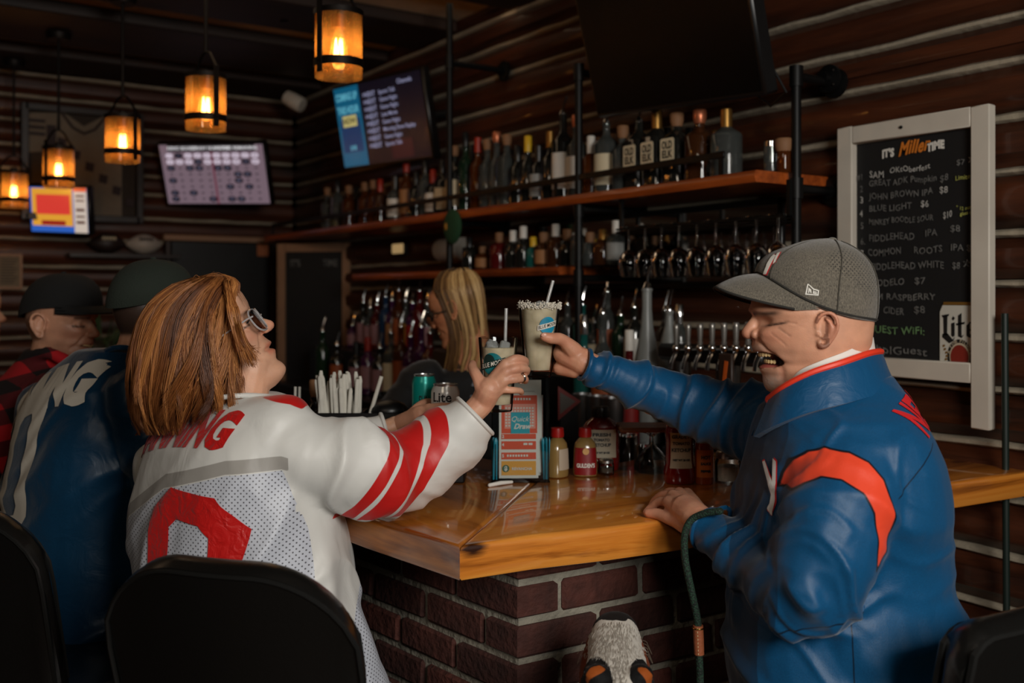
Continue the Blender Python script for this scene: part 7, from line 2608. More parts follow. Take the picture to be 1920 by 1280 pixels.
 side_sd = np.maximum(np.maximum(float(P(668, 0, 1.9).dot(CR)) - pcx, v[:, 2] - 1.09), -(1.09 - v[:, 2]) * 0 - 1)
 mesh_sd = np.minimum(mesh_sd, side_sd)
 mesh_sd = np.where(arm_m & (v[:, 2] > 1.06), 1.0, mesh_sd)
 grey = np.where(arm_m, 1, np.abs(v[:, 2] - yz) - .012)
 grey = np.maximum(grey, pcx - float(P(545, 0, 1.8).dot(CR)))
 arc_s = np.interp(pcx, [float(P(225, 0, 2.05).dot(CR)), float(P(330, 0, 1.9).dot(CR)), float(P(620, 0, 1.8).dot(CR)), float(P(720, 0, 1.95).dot(CR))], [0, .17, .49, .68])
 arc_s = np.where(pcx > float(P(650, 0, 1.85).dot(CR)), dep, arc_s)
 uvd = np.stack([arc_s, v[:, 2], np.zeros(len(v))], 1)
 mj = cloth_mat('jersey_white', s2l(216, 215, 210), .47, (('grey', s2l(160, 156, 150)), ('stripe', s2l(198, 28, 26)), ), sheen=.1, weave=1100, wstr=.08, big=(11, .22), dots=('mesh', (s2l(196, 200, 210), s2l(92, 92, 98)), .0074))
 jo = skin_obj('jersey', v, f, mj, root, {'stripe': sd, 'mesh': mesh_sd, 'grey': grey, 'uvd': uvd})
 bvh = BVHTree.FromPolygons([tuple(q) for q in v], f)
 plain = cloth_mat('jersey_plain', s2l(216, 215, 210), .5)
 for a_ in (armR, armL):
  cf = MB()
  cuff_ring(cf, a_, v)
  cf.build('cuff', plain, jo)
 ck = MB()
 lp = [P(a, b + 8, d) for a, b, d in ((372, 752, 1.88), (410, 738, 1.85), (460, 733, 1.87), (505, 735, 1.93), (500, 738, 2.0), (450, 742, 2.04), (400, 748, 2.0), (372, 752, 1.94), (372, 752, 1.88))]
 p_, r_ = resample(lp, [.005] * len(lp), 5)
 ck.tube(p_, r_, 10, caps=False)
 ck.build('neckband', plain, jo)
 M_RED = cloth_mat('twill_red', s2l(196, 26, 24), .38, sheen=.2, big=(40, .5))
 ux = -L3
 dirn = F3
 c0 = P(352, 842, 1.86)
 def arc(x, y):
  return x, y + .055 - .9 * x * x * .9
 tx = drape_text('MANNING', v, f, P(338, 820, 1.90), (CR * .80 - CD * .60), UP * .97, F3 * .75 + CR * .1, .086, .0045, .34, arc=lambda x, y: (x, y + .012 + x * .16 - .55 * x * x), bvh=bvh, lift=.0022, spacing=1.05)
 tx.build('lettering', M_RED, jo, smooth=True)
 oct_ = lambda w, h, c: [(-w + c, h), (w - c, h), (w, h - c), (w, -h + c), (w - c, -h), (-w + c, -h), (-w, -h + c), (-w, h - c)]
 o_, i_ = oct_(.098, .15, .048), oct_(.046, .098, .018)
 verts = o_ + i_
 faces = [(k, (k + 1) % 8, 8 + (k + 1) % 8, 8 + k) for k in range(8)]
 for nm, gx, gy, lift in (('number', 0, 0, .003),):
  tn = drape_text('', v, f, P(424, 1068, 1.83), (CR * .80 - CD * .60), UP, F3 * .8, 1, 0, 1, poly=(verts, faces), bvh=bvh, lift=lift, arc=lambda x, y: (x, y - .1 * x))
  tn.build(nm, M_RED, jo)
  # jeans and shoes, mostly hidden
 T2 = MB()
 hip = P(480, 1330, 1.98)
 for sg in (-1, 1):
  h0 = hip + L3 * sg * .09
  kn = h0 + F3 * .27 + L3 * sg * .02 - UP * .12
  an = kn - UP * .32 - F3 * .04
  limb(T2, [h0, h0 + F3 * .15, kn, kn - UP * .2, an], [.095, .082, .062, .052, .043], 16, 4)
 T2.loft([ring(P(480, 1310, 1.98), L3 * .2, F3 * .15), ring(P(482, 1350, 1.98), L3 * .2, F3 * .15), ring(P(484, 1410, 1.98), L3 * .17, F3 * .13)])
 tv_, tf_ = remesh(T2, .012, 4)
 skin_obj('trousers', tv_, tf_, cloth_mat('jeans', s2l(26, 32, 46), .8) if 'jeans' not in bpy.data.materials else bpy.data.materials['jeans'], root)
 s_ = MB()
 for sg in (-1, 1):
  an = hip + L3 * sg * .11 + F3 * .13 - UP * .44
  s_.tube([an - F3 * .05 - UP * .03, an + F3 * .05 - UP * .045, an + F3 * .15 - UP * .05], [.045, .043, .03], 12, round_ends=True)
 s_.build('shoes', M_BLACKP, root)
 return root
WOMAN = woman()
                 # simpler people further along the bar
def stack(parts):
 V, FF, T, n = [], [], [], 0
 for v, f, t in parts:
  V.append(v)
  FF += [tuple(int(i) + n for i in q) for q in f]
  T.append(t if t is not None else np.zeros((len(v), 3)))
  n += len(v)
 return np.concatenate(V), FF, np.concatenate(T)
def head_pose(px, py, D, face_deg, pitch_deg, roll_deg=0):
 a = math.radians(face_deg)
 f0 = CR * math.cos(a) + CD * math.sin(a)
 left = UP.cross(f0)
 p = math.radians(pitch_deg)
 fwd = f0 * math.cos(p) + UP * math.sin(p)
 up = UP * math.cos(p) - f0 * math.sin(p)
 r = math.radians(roll_deg)
 left, up = left * math.cos(r) + up * math.sin(r), up * math.cos(r) - left * math.sin(r)
 M = Matrix((left, fwd, up)).transposed().to_4x4()
 M.translation = P(px, py, D)
 return M
def seated_legs(root, hip, F3, L3, waist, m='jeans'):
 T2 = MB()
 for sg in (-1, 1):
  h0 = hip + L3 * sg * .09
  kn = h0 + F3 * .28 - UP * .06
  limb(T2, [h0, h0 + F3 * .15, kn, kn - UP * .2, kn - UP * .36 - F3 * .03], [.095, .082, .062, .052, .045], 14, 4)
 T2.loft([ring(hip + UP * .1, L3 * .17, F3 * .13), ring(hip, L3 * .19, F3 * .15), ring(hip - UP * .06, L3 * .16, F3 * .12)])
 v, f = remesh(T2, .014, 4)
 skin_obj('trousers', v, f, bpy.data.materials['jeans'], root)
 s_ = MB()
 for sg in (-1, 1):
  an = hip + L3 * sg * .09 + F3 * .22 - UP * .42
  s_.tube([an - F3 * .05 - UP * .03, an + F3 * .05 - UP * .045, an + F3 * .15 - UP * .05], [.046, .044, .032], 12, round_ends=True)
 s_.build('shoes', M_BLACKP, root)
def simple_hand(wr, F3, L3, side):
 h = MB()
 hand(h, wr, [wr + F3 * .075 + L3 * (k * .019 - .028) for k in range(4)],
   [[wr + F3 * (.075 + .024 * q - .004 * q * q) + L3 * (k * .020 - .028) - UP * (.004 * q * q) for q in (1, 2, 3)] for k in range(4)],
   [wr + F3 * .015 + L3 * side * .026, wr + F3 * .045 + L3 * side * .046, wr + F3 * .068 + L3 * side * .05, wr + F3 * .085 + L3 * side * .048])
 v, f = remesh(h, .0032, 3)
 return v, f, None
def ball_cap(root, HM, sc, m, peak=True, edge=None, label=None):
 mb = MB()
 rings = []
 n = 40
 for t in np.linspace(0, 1, 14):
  z = .045 + .090 * math.sin(t * PI / 2) ** .9
  k = math.cos(t * PI / 2) ** .72 if t < 1 else .02
  r = []
  for j in range(n):
   a = 2 * PI * j / n
   y = (.104 if math.sin(a) > 0 else .108) * math.sin(a) * k
   r.append(HM @ (Vector((.084 * math.cos(a) * k, y - .004, z + .012 * math.sin(a) * (1 - t) - .022 * (1 - t) * (1 if math.sin(a) < 0 else 0) * abs(math.sin(a)))) * sc))
  rings.append(r)
 mb.loft(rings, caps=False)
 c = mb.build('cap', m, root)
 if peak:
  pk = MB()
  rows = []
  for i in range(17):
   a = math.radians(90 + (i - 8) / 8 * 72)
   b0 = Vector((.083 * math.cos(a), .1 * math.sin(a), .058))
   u = (i - 8) / 8
   tip = b0 + Vector((0, .075 * math.sqrt(max(0, 1 - abs(u) ** 2.5)), -.010 - .012 * u * u))
   rows.append([HM @ (b0.lerp(tip, q) * sc) for q in (0, .33, .66, 1)])
  vs = [p for r in rows for p in r] + [p - (HM.to_3x3() @ Vector((0, 0, .004))) for r in rows for p in r]
  N1 = 17 * 4
  fs = []
  for i in range(16):
   for k in range(3):
    q = (i * 4 + k, i * 4 + k + 1, (i + 1) * 4 + k + 1, (i + 1) * 4 + k)
    fs += [q, tuple(x + N1 for x in q[::-1])]
   fs.append((i * 4 + 3, i * 4 + 3 + N1, i * 4 + 7 + N1, i * 4 + 7))
  pk.add(vs, fs)
  pk.build('cap_peak', m, c)
 bt = MB()
 bt.ball(HM @ (Vector((0, -.004, .136)) * sc), (.008, .008, .004), n=10, m=6)
 bt.build('cap_button', edge or m, c)
 return c
def head_skin(HM, sc, nk, laugh=.3, ears=(1, -1), voxel=.0032, pexp=None):
 mb = MB()
 head_grid(mb, HM, sc=sc, pexp=pexp or [(-.116, 1.7), (-.05, 1.75), (0, 2.0), (.04, 2.2), (.12, 2.2)])
 nose_add(mb, HM, sc)
 for e in ears:
  ear_add(mb, HM, e, sc, x=.0735)
 for sg in (-1, 1):
  mb.ball(HM @ (Vector((sg * .031, .0745, .008)) * sc), .0122 * sc, n=12, m=10)
 mb.tube([HM @ (Vector((0, -.012, -.02)) * sc), HM @ (Vector((0, -.02, -.085)) * sc), nk], [.055 * sc, .06 * sc, .07], 20)
 v, f = remesh(mb, voxel, 4)
 v, tint, l = face_relief(v, f, HM, sc, laugh=laugh)
 x, y, z = l.T
 ax = np.abs(x)
 lid = gauss(z - .004, .003) * np.clip((y - .052) / .008, 0, 1) * (ax > .018) * (ax < .047)
 tint[:, 1] = np.maximum(tint[:, 1], lid * .9)
 brow = gauss(z - .027, .004) * (ax > .010) * (ax < .05) * (y > .05)
 tint[:, 1] = np.maximum(tint[:, 1], brow * .8)
 mouth = gauss(z + .050 - ax * .12 * laugh, .0028) * (ax < .027) * (y > .06)
 tint[:, 1] = np.maximum(tint[:, 1], mouth * .9)
 return v, f, tint, l
def fan_navy():
 root = thing('person', 'man in a dark green cap and navy jersey with white numerals, seated back to us', 'person')
 D = 2.42
 HM = head_pose(284, 592, 2.44, 58, -4)
 sc = 1.0
 F3 = (CR * .70 + CD * .71)
 L3 = (-CR * .71 + CD * .70)
 v, f, t, l = head_skin(HM, sc, P(235, 720, D), voxel=.0038)
 z, y = l[:, 2], l[:, 1]
 hairm = np.clip((z + .055) / .01, 0, 1) * np.clip((.02 - y) / .012, 0, 1) * np.clip((.07 - z) / .01, 0, 1) * (np.abs(l[:, 0]) < .0745)
 t[:, 1] = np.maximum(t[:, 1], np.clip(hairm, 0, 1) * .96)
 bm_ = MB()
 bm_.loft([ring(P(190, 720, D), L3 * .1, F3 * .06), ring(P(170, 800, D), L3 * .17, F3 * .09), ring(P(150, 1000, D), L3 * .16, F3 * .10), ring(P(150, 1180, D), L3 * .16, F3 * .12)])
 wr = P(420, 818, 2.62)
 limb(bm_, [P(270, 770, 2.27), P(322, 925, 2.36), wr], [.05, .04, .025])
 wl = P(300, 790, 2.85)
 limb(bm_, [P(90, 780, 2.58), P(155, 866, 2.72), wl], [.05, .04, .025])
 v3, f3 = remesh(bm_, .014, 3)
 h1 = simple_hand(wr, F3, L3, 1)
 h2 = simple_hand(wl, F3, L3, -1)
 V, FF, T = stack([(v, f, t), (v3, f3, None), h1, h2])
 body = skin_obj('body', V, FF, bpy.data.materials['skin_ruddy'], root, {'tint': T})
 ball_cap(root, HM, sc * 1.03, mat('cap_green', s2l(34, 42, 34), .9, bump=.3, bscale=300), True)
 J = MB()
 J.loft([ring(P(205, 655, D), L3 * .085, F3 * .075), ring(P(190, 690, D), L3 * .15, F3 * .095, 2.3), ring(P(172, 730, D), L3 * .205, F3 * .115, 2.4), ring(P(160, 790, D), L3 * .225, F3 * .135, 2.3), ring(P(150, 880, D), L3 * .23, F3 * .15, 2.2), ring(P(146, 1000, D), L3 * .225, F3 * .16), ring(P(150, 1120, D), L3 * .225, F3 * .17), ring(P(165, 1230, D), L3 * .23, F3 * .18)])
 armR = [P(262, 750, 2.27), P(300, 850, 2.30), P(324, 920, 2.36), P(385, 882, 2.5), P(418, 820, 2.615)]
 limb(J, armR, [.082, .078, .07, .052, .036], 18, 6)
 armL = [P(88, 770, 2.58), P(120, 880, 2.66), P(157, 862, 2.72), P(235, 828, 2.79), P(298, 791, 2.845)]
 limb(J, armL, [.08, .075, .068, .05, .036], 18, 6)
 v, f = remesh(J, .0075, 8)
 v = folds(v, f, [(armR, .1, .009, 13.0), (armL, .1, .008, 13.0)], 0, 0, 31, torso=(tuple(UP * .8 - CR * .5), .013, 8.0, None))
 v = relax(v, f, 2)
 v, f = cut_end(v, f, armR, .07)
 v, f = cut_end(v, f, armL, .07)
 mj = cloth_mat('jersey_navy', s2l(9, 52, 80), .42, sheen=.2, spec=.4, weave=900, big=(14, .3), speck=.15)
 jo = skin_obj('jersey', v, f, mj, root)
 for a_ in (armR, armL):
  cf = MB()
  cuff_ring(cf, a_, v)
  cf.build('cuff', mj, jo)
 nb = MB()
 lp = [P(a, b, d) for a, b, d in ((180, 668, 2.36), (215, 652, 2.33), (252, 655, 2.36), (262, 665, 2.43), (235, 668, 2.5), (195, 668, 2.48), (178, 668, 2.42), (180, 668, 2.36))]
 p_, r_ = resample(lp, [.007] * len(lp), 4)
 nb.tube(p_, r_, 8, caps=False)
 nb.build('neckband', mj, jo)
 bvh = BVHTree.FromPolygons([tuple(q) for q in v], f)
 wm = mat('print_offwhite', s2l(206, 198, 184), .6)
 ux, dirn = (CR * .74 - CD * .67), F3 * .8 + CR * .1
 tx = drape_text('MANNING', v, f, P(66, 742, 2.36), ux + UP * .35, UP - ux * .18, dirn, .12, .009, .36, bvh=bvh, lift=.003, spacing=1.02, arc=lambda x, y: (x, y - .9 * x * x))
 tx.build('lettering', wm, jo)
 o_ = [(-.082, .02), (-.082, .125), (-.045, .165), (.045, .165), (.082, .125), (.082, -.125), (.045, -.165), (-.045, -.165), (-.082, -.125)]
 o8 = [(-.045, .165), (.045, .165), (.082, .125), (.082, -.125), (.045, -.165), (-.045, -.165), (-.082, -.125), (-.082, .125)]
 i8 = [(-.02, .115), (.02, .115), (.034, .095), (.034, -.095), (.02, -.115), (-.02, -.115), (-.034, -.095), (-.034, .095)]
 faces = [(k, (k + 1) % 8, 8 + (k + 1) % 8, 8 + k) for k in range(8)]
 tn = drape_text('', v, f, P(78, 868, 2.36), ux, UP, dirn, 1, 0, 1, poly=(o8 + i8, faces), bvh=bvh, lift=.003, arc=lambda x, y: (x, y + .25 * x))
 tn.build('number', wm, jo)
 tn = drape_text('', v, f, P(78, 868, 2.36) - ux * .17, ux, UP, dirn, 1, 0, 1, poly=([(-.04, .165), (.035, .165), (.035, -.165), (-.025, -.165), (-.025, .09), (-.04, .09)], [(0, 1, 2, 3, 4, 5)]), bvh=bvh, lift=.003)
 if tn.v:
  tn.build('number', wm, jo)
 seated_legs(root, P(160, 1200, D), F3, L3, 0)
 return root
def fan_plaid():
 root = thing('person', 'smiling man in a black cap and red and black plaid shirt', 'person')
 D = 2.88
 HM = head_pose(116, 610, 2.86, -10, -4)
 sc = 1.06
 F3 = (CR * .78 + CD * .62)
 L3 = (-CR * .62 + CD * .78)
 v, f, t, l = head_skin(HM, sc, P(105, 730, D), laugh=.9, voxel=.0032)
 x, y, z = l.T
 hairm = np.clip((z + .05) / .02, 0, 1) * np.clip((-.025 - y) / .02, 0, 1) * (np.abs(x) < .0745)
 t[:, 1] = np.maximum(t[:, 1], hairm * .45)
 stub = np.clip((-.03 - z) / .02, 0, 1) * np.clip((y - .0) / .03, 0, 1)
 t[:, 1] = np.maximum(t[:, 1], stub * .25)
 bm_ = MB()
 bm_.loft([ring(P(85, 700, D), L3 * .1, F3 * .07), ring(P(60, 780, D), L3 * .17, F3 * .1), ring(P(45, 1000, D), L3 * .16, F3 * .11), ring(P(45, 1150, D), L3 * .16, F3 * .13)])
 wr = P(250, 774, 3.05)
 limb(bm_, [P(110, 760, 2.72), P(168, 872, 2.82), wr], [.05, .04, .025])
 wl = P(200, 756, 3.3)
 limb(bm_, [P(-5, 760, 3.03), P(60, 826, 3.16), wl], [.05, .04, .025])
 v3, f3 = remesh(bm_, .014, 3)
 V, FF, T = stack([(v, f, t), (v3, f3, None), simple_hand(wr, F3, L3, 1), simple_hand(wl, F3, L3, -1)])
 body = skin_obj('body', V, FF, bpy.data.materials['skin_ruddy'], root, {'tint': T})
 tb = MB()
 for k in range(-3, 4):
  a = k * .28
  tb.box(HM @ (Vector((math.sin(a) * .024, .0895 - (1 - math.cos(a)) * .024, -.0495 + abs(k) * .0012)) * sc), (.007, .004, .005), HM.to_3x3() @ Matrix.Rotation(-a, 3, 'Z'), bev=.001)
 tb.build('teeth', mat('teeth', s2l(226, 196, 140), 0.3, coat=.4), body)
 ball_cap(root, HM, sc * 1.05, mat('cap_black_cloth', s2l(20, 20, 20), .9, bump=.3, bscale=300), True)
 J = MB()
 J.loft([ring(P(95, 668, D), L3 * .075, F3 * .075), ring(P(82, 700, D), L3 * .14, F3 * .09, 2.2), ring(P(66, 735, D), L3 * .195, F3 * .11, 2.3), ring(P(55, 800, D), L3 * .22, F3 * .135, 2.2), ring(P(46, 900, D), L3 * .225, F3 * .15), ring(P(42, 1050, D), L3 * .22, F3 * .16), ring(P(45, 1180, D), L3 * .22, F3 * .17)])
 armR = [P(108, 752, 2.72), P(140, 830, 2.76), P(168, 868, 2.82), P(215, 808, 2.95), P(248, 775, 3.045)]
 armL = [P(-5, 752, 3.03), P(25, 830, 3.10), P(60, 822, 3.16), P(135, 786, 3.24), P(198, 757, 3.295)]
 limb(J, armR, [.078, .072, .062, .048, .036], 16, 6)
 limb(J, armL, [.078, .072, .062, .048, .036], 16, 6)
 lp = [P(a, b, d) for a, b, d in ((60, 668, 2.82), (95, 662, 2.77), (130, 680, 2.79), (140, 690, 2.86), (125, 680, 2.95), (85, 668, 2.96), (58, 666, 2.9), (60, 668, 2.82))]
 p_, r_ = resample(lp, [.018] * len(lp), 4)
 J.tube(p_, r_, 8, caps=False)
 v, f = remesh(J, .009, 7)
 v = folds(v, f, [(armR, .1, .009, 16.0)], 0, 0, 41, torso=(tuple(UP * .8 - CR * .5), .009, 8.0, None))
 v = relax(v, f, 2)
 v, f = cut_end(v, f, armR, .07)
 v, f = cut_end(v, f, armL, .07)
 m, nt, b = newmat('plaid')
 at = N(nt, 'ShaderNodeAttribute', attribute_name='uvd')
 sp = N(nt, 'ShaderNodeSeparateXYZ')
 L(nt, at.outputs['Vector'], sp.inputs[0])
 bits = []
 for i in (0, 1):
  fr = N(nt, 'ShaderNodeMath', operation='FRACT')
  mu = N(nt, 'ShaderNodeMath', operation='MULTIPLY')
  mu.inputs[1].default_value = 1 / .085
  L(nt, sp.outputs[i], mu.inputs[0])
  L(nt, mu.outputs[0], fr.inputs[0])
  gt = N(nt, 'ShaderNodeMath', operation='GREATER_THAN')
  gt.inputs[1].default_value = .5
  L(nt, fr.outputs[0], gt.inputs[0])
  bits.append(gt)
 ad = N(nt, 'ShaderNodeMath', operation='ADD')
 L(nt, bits[0].outputs[0], ad.inputs[0])
 L(nt, bits[1].outputs[0], ad.inputs[1])
 dv = N(nt, 'ShaderNodeMath', operation='MULTIPLY')
 dv.inputs[1].default_value = .5
 L(nt, ad.outputs[0], dv.inputs[0])
 rp = N(nt, 'ShaderNodeValToRGB')
 rp.color_ramp.interpolation = 'CONSTANT'
 e = rp.color_ramp.elements
 e[0].position, e[0].color = 0, rgb(s2l(190, 20, 30))
 e[1].position, e[1].color = .75, rgb(s2l(20, 10, 14))
 q = e.new(.25)
 q.color = rgb(s2l(92, 12, 20))
 L(nt, dv.outputs[0], rp.inputs[0])
 L(nt, rp.outputs[0], b.inputs['Base Color'])
 b.inputs['Roughness'].default_value = .9
 uv = np.stack([v @ np.array(CR * .7 + CD * .714) * 1.0 + v[:, 2] * .15, v[:, 2] - (v @ np.array(CR)) * .25, np.zeros(len(v))], 1)
 jo = skin_obj('plaid_shirt', v, f, m, root, {'uvd': uv})
 seated_legs(root, P(50, 1110, D), F3, L3, 0)
 return root
def bartender():
 root = thing('person', 'blonde bartender in dark glasses and a black top, looking down behind the bar', 'person')
 D = 3.30
 HM = head_pose(861, 586, D, 163, -18, 4)
 sc = .98
 v, f, t, l = head_skin(HM, sc, P(866, 730, D + .02), laugh=.9, voxel=.003)
 bm_ = MB()
 bm_.loft([ring(P(880, 705, D), CR * .11, CD * .06), ring(P(875, 760, D), CR * .17, CD * .09), ring(P(880, 950, D), CR * .15, CD * .10), ring(P(885, 1150, D), CR * .16, CD * .11)])
 F3 = -CD * .9 - CR * .4
 wr = P(757, 850, 3.14)
 limb(bm_, [P(790, 705, 3.24), P(728, 790, 3.18), wr], [.045, .036, .024])
 wl = P(970, 870, 3.06)
 limb(bm_, [P(970, 715, 3.34), P(985, 830, 3.30), wl], [.045, .036, .024])
 v3, f3 = remesh(bm_, .013, 3)
 V, FF, T = stack([(v, f, t), (v3, f3, None), simple_hand(wr, F3, CR, -1), simple_hand(wl, F3, CR, 1)])
 body = skin_obj('body', V, FF, skin_mat('skin_tan', s2l(196, 130, 92)), root, {'tint': T})
 tb = MB()
 for k in range(-3, 4):
  a = k * .28
  tb.box(HM @ (Vector((math.sin(a) * .024, .0895 - (1 - math.cos(a)) * .024, -.0495 + abs(k) * .0012)) * sc), (.007, .004, .006), HM.to_3x3() @ Matrix.Rotation(-a, 3, 'Z'), bev=.001)
 tb.build('teeth', mat('teeth', s2l(226, 196, 140), 0.3, coat=.4), body)
 gl = MB()
 for sg in (-1, 1):
  loop = []
  for k in range(17):
   a = 2 * PI * k / 16
   loop.append(HM @ (Vector((sg * .033 + .026 * math.cos(a), .100 - .15 * .02 * math.sin(a), .006 + .019 * math.sin(a))) * sc))
  gl.tube(loop, .0032, 6, caps=False)
  gl.tube([HM @ (Vector(q) * sc) for q in ((sg * .058, .095, .012), (sg * .076, .05, .01), (sg * .074, -.01, .004))], .0026, 6)
 gl.tube([HM @ (Vector(q) * sc) for q in ((-.008, .101, .01), (.008, .101, .01))], .0026, 6)
 fr = gl.build('glasses_frame', M_BLACKP, root)
 ln = MB()
 for sg in (-1, 1):
  ln.add([HM @ (Vector((sg * .033 + .025 * math.cos(a), .0992, .006 + .018 * math.sin(a))) * sc) for a in [2 * PI * k / 16 for k in range(16)]], [tuple(range(16))])
 ln.build('lens', clearglass('dark_lens', (.25, .24, .24), .04), fr, smooth=False)
 rows = [(502, 850, 876), (510, 826, 891), (524, 816, 901), (545, 812, 907), (575, 822, 911), (605, 832, 913), (635, 838, 915), (665, 838, 912), (692, 832, 902), (722, 838, 886)]
 hm_ = hair_mat('blonde_hair', s2l(84, 54, 28), s2l(176, 132, 78), s2l(236, 202, 142))
 hair_shell(rows[:-1], D, .88, depth=1.12).build('hair_base', mat('hair_under_blonde', s2l(74, 50, 28), .8), root)
 hair_strands('hair', rows, D, hm_, root, 2200, seed=5, t0=(0, .15), t1=lambda a, r: 1 - .12 * max(0, -math.cos(a)) + r.gauss(-.04, .04), clump=22, w0=.0015, curl=.02, sweep=-.35, depth=1.15, flick=.02, ragged=.03)
 J = MB()
 J.loft([ring(P(880, 690, D), CR * .085, CD * .065), ring(P(878, 706, D), CR * .15, CD * .085, 2.2), ring(P(876, 740, D), CR * .19, CD * .10, 2.3), ring(P(880, 820, D), CR * .18, CD * .12), ring(P(885, 950, D), CR * .165, CD * .125), ring(P(885, 1100, D), CR * .175, CD * .13), ring(P(885, 1180, D), CR * .18, CD * .13)])
 armR = [P(796, 712, 3.24), P(758, 748, 3.22), P(726, 790, 3.18), P(744, 822, 3.16), P(756, 848, 3.145)]
 limb(J, armR, [.068, .06, .05, .042, .032], 16, 6)
 armL = [P(962, 720, 3.34), P(975, 780, 3.33), P(985, 830, 3.30), P(978, 852, 3.18), P(971, 868, 3.07)]
 limb(J, armL, [.068, .06, .05, .042, .034], 16, 6)
 v, f = remesh(J, .009, 6)
 v = folds(v, f, [(armR, .08, .007, 18.0)], 0, 0, 51, torso=(tuple(UP * .8 - CR * .5), .007, 9.0, None))
 v, f = cut_end(v, f, armR, .06)
 v, f = cut_end(v, f, armL, .06)
 top = skin_obj('black_top', v, f, cloth_mat('top_black', s2l(16, 16, 18), .8, weave=500), root)
 bvh = BVHTree.FromPolygons([tuple(q) for q in v], f)
 em = MB()
 for i, (w_, txt) in enumerate(((.07, 'BAR'), (.1, 'TAVERN'), (.08, 'STAFF'))[:0]):
  pass
 r2 = random.Random(8)
 for k in range(26):
  x, y = r2.uniform(-.045, .045), r2.uniform(-.05, .05)
  q = [(x + dx, y + dy) for dx, dy in ((-.006, -.003), (.005, -.004), (.006, .003), (-.004, .004))]
  t_ = drape_text('', v, f, P(905, 748, 2.9), CR, UP, CD, 1, 0, 1, poly=(q, [(0, 1, 2, 3)]), bvh=bvh, lift=.002, cuts=.02)
  em.add(t_.v, t_.f)
 em.build('chest_print', mat('print_grey', s2l(130, 132, 140), .7), top, smooth=False)['kind'] = 'stuff'
 lg = MB()
 for sg in (-1, 1):
  h0 = P(885, 1130, D) + CR * sg * .085
  kn = Vector((h0.x, h0.y, .48)) - CR * sg * .01
  limb(lg, [h0, kn, Vector((kn.x, kn.y, .08))], [.09, .06, .045], 14, 5)
 lg.loft([ring(P(885, 1110, D), CR * .17, CD * .12), ring(P(885, 1170, D), CR * .17, CD * .12)])
 v, f = remesh(lg, .014, 3)
 skin_obj('trousers', v, f, cloth_mat('trouser_black', s2l(22, 22, 26), .85), root)
 s_ = MB()
 for sg in (-1, 1):
  a = P(885, 1130, D) + CR * sg * .08
  s_.tube([Vector((a.x, a.y, .05)) + CD * .04, Vector((a.x, a.y, .045)) - CD * .08, Vector((a.x, a.y, .035)) - CD * .17], [.045, .042, .03], 10, round_ends=True)
 s_.build('shoes', M_BLACKP, root)
 return root
def far_guest():
 root = thing('person', 'dark-haired guest in a pale grey shirt at the very left edge, farthest along the bar', 'person')
 D = 3.75
 HM = head_pose(-22, 590, D, 20, 0)
 F3 = (CR * .80 + CD * .60)
 L3 = (-CR * .60 + CD * .80)
 v, f, t, l = head_skin(HM, 1.0, P(-35, 690, D), voxel=.005)
 z, y = l[:, 2], l[:, 1]
 hairm = np.clip((z - (.03 + np.clip(y, 0, .09) * .5)) / .008, 0, 1) + np.clip((-.01 - y) / .02, 0, 1) * np.clip((z + .06) / .01, 0, 1)
 t[:, 1] = np.clip(hairm, 0, 1) * .97
 nn = normals(v, f)
 v = v + nn * (np.clip(hairm, 0, 1) * .012)[:, None]
 bm_ = MB()
 bm_.loft([ring(P(-40, 690, D), L3 * .1, F3 * .06), ring(P(-45, 740, D), L3 * .16, F3 * .09), ring(P(-45, 1050, D), L3 * .15, F3 * .11)])
 wr, wl = P(75, 735, 3.85), P(60, 722, 4.1)
 limb(bm_, [P(-5, 720, D - .12), P(20, 805, D - .06), wr], [.045, .036, .024])
 limb(bm_, [P(-85, 720, D + .12), P(-40, 800, D + .2), wl], [.045, .036, .024])
 v3, f3 = remesh(bm_, .015, 3)
 V, FF, T = stack([(v, f, t), (v3, f3, None), simple_hand(wr, F3, L3, 1), simple_hand(wl, F3, L3, -1)])
 skin_obj('body', V, FF, bpy.data.materials['skin_fair'], root, {'tint': T})
 J = MB()
 J.loft([ring(P(-36, 652, D), L3 * .07, F3 * .07), ring(P(-38, 680, D), L3 * .13, F3 * .085, 2.2), ring(P(-42, 710, D), L3 * .18, F3 * .10, 2.3), ring(P(-45, 780, D), L3 * .195, F3 * .125), ring(P(-45, 900, D), L3 * .19, F3 * .13), ring(P(-45, 1070, D), L3 * .195, F3 * .14)])
 armR = [P(-5, 718, D - .12), P(10, 780, D - .09), P(20, 803, D - .06), P(50, 766, 3.79), P(74, 736, 3.845)]
 armL = [P(-85, 718, D + .12), P(-65, 780, D + .16), P(-40, 798, D + .2), P(12, 756, 4.03), P(59, 723, 4.095)]
 for a in (armR, armL):
  limb(J, a, [.065, .06, .05, .042, .034], 14, 5)
 v, f = remesh(J, .012, 5)
 v, f = cut_end(v, f, armR, .06)
 v, f = cut_end(v, f, armL, .06)
 skin_obj('shirt', v, f, cloth_mat('shirt_grey', s2l(150, 148, 140), .85), root)
 seated_legs(root, P(-45, 1010, D), F3, L3, 0)
 root.location = -F3 * .15 + CR * .11
 return root
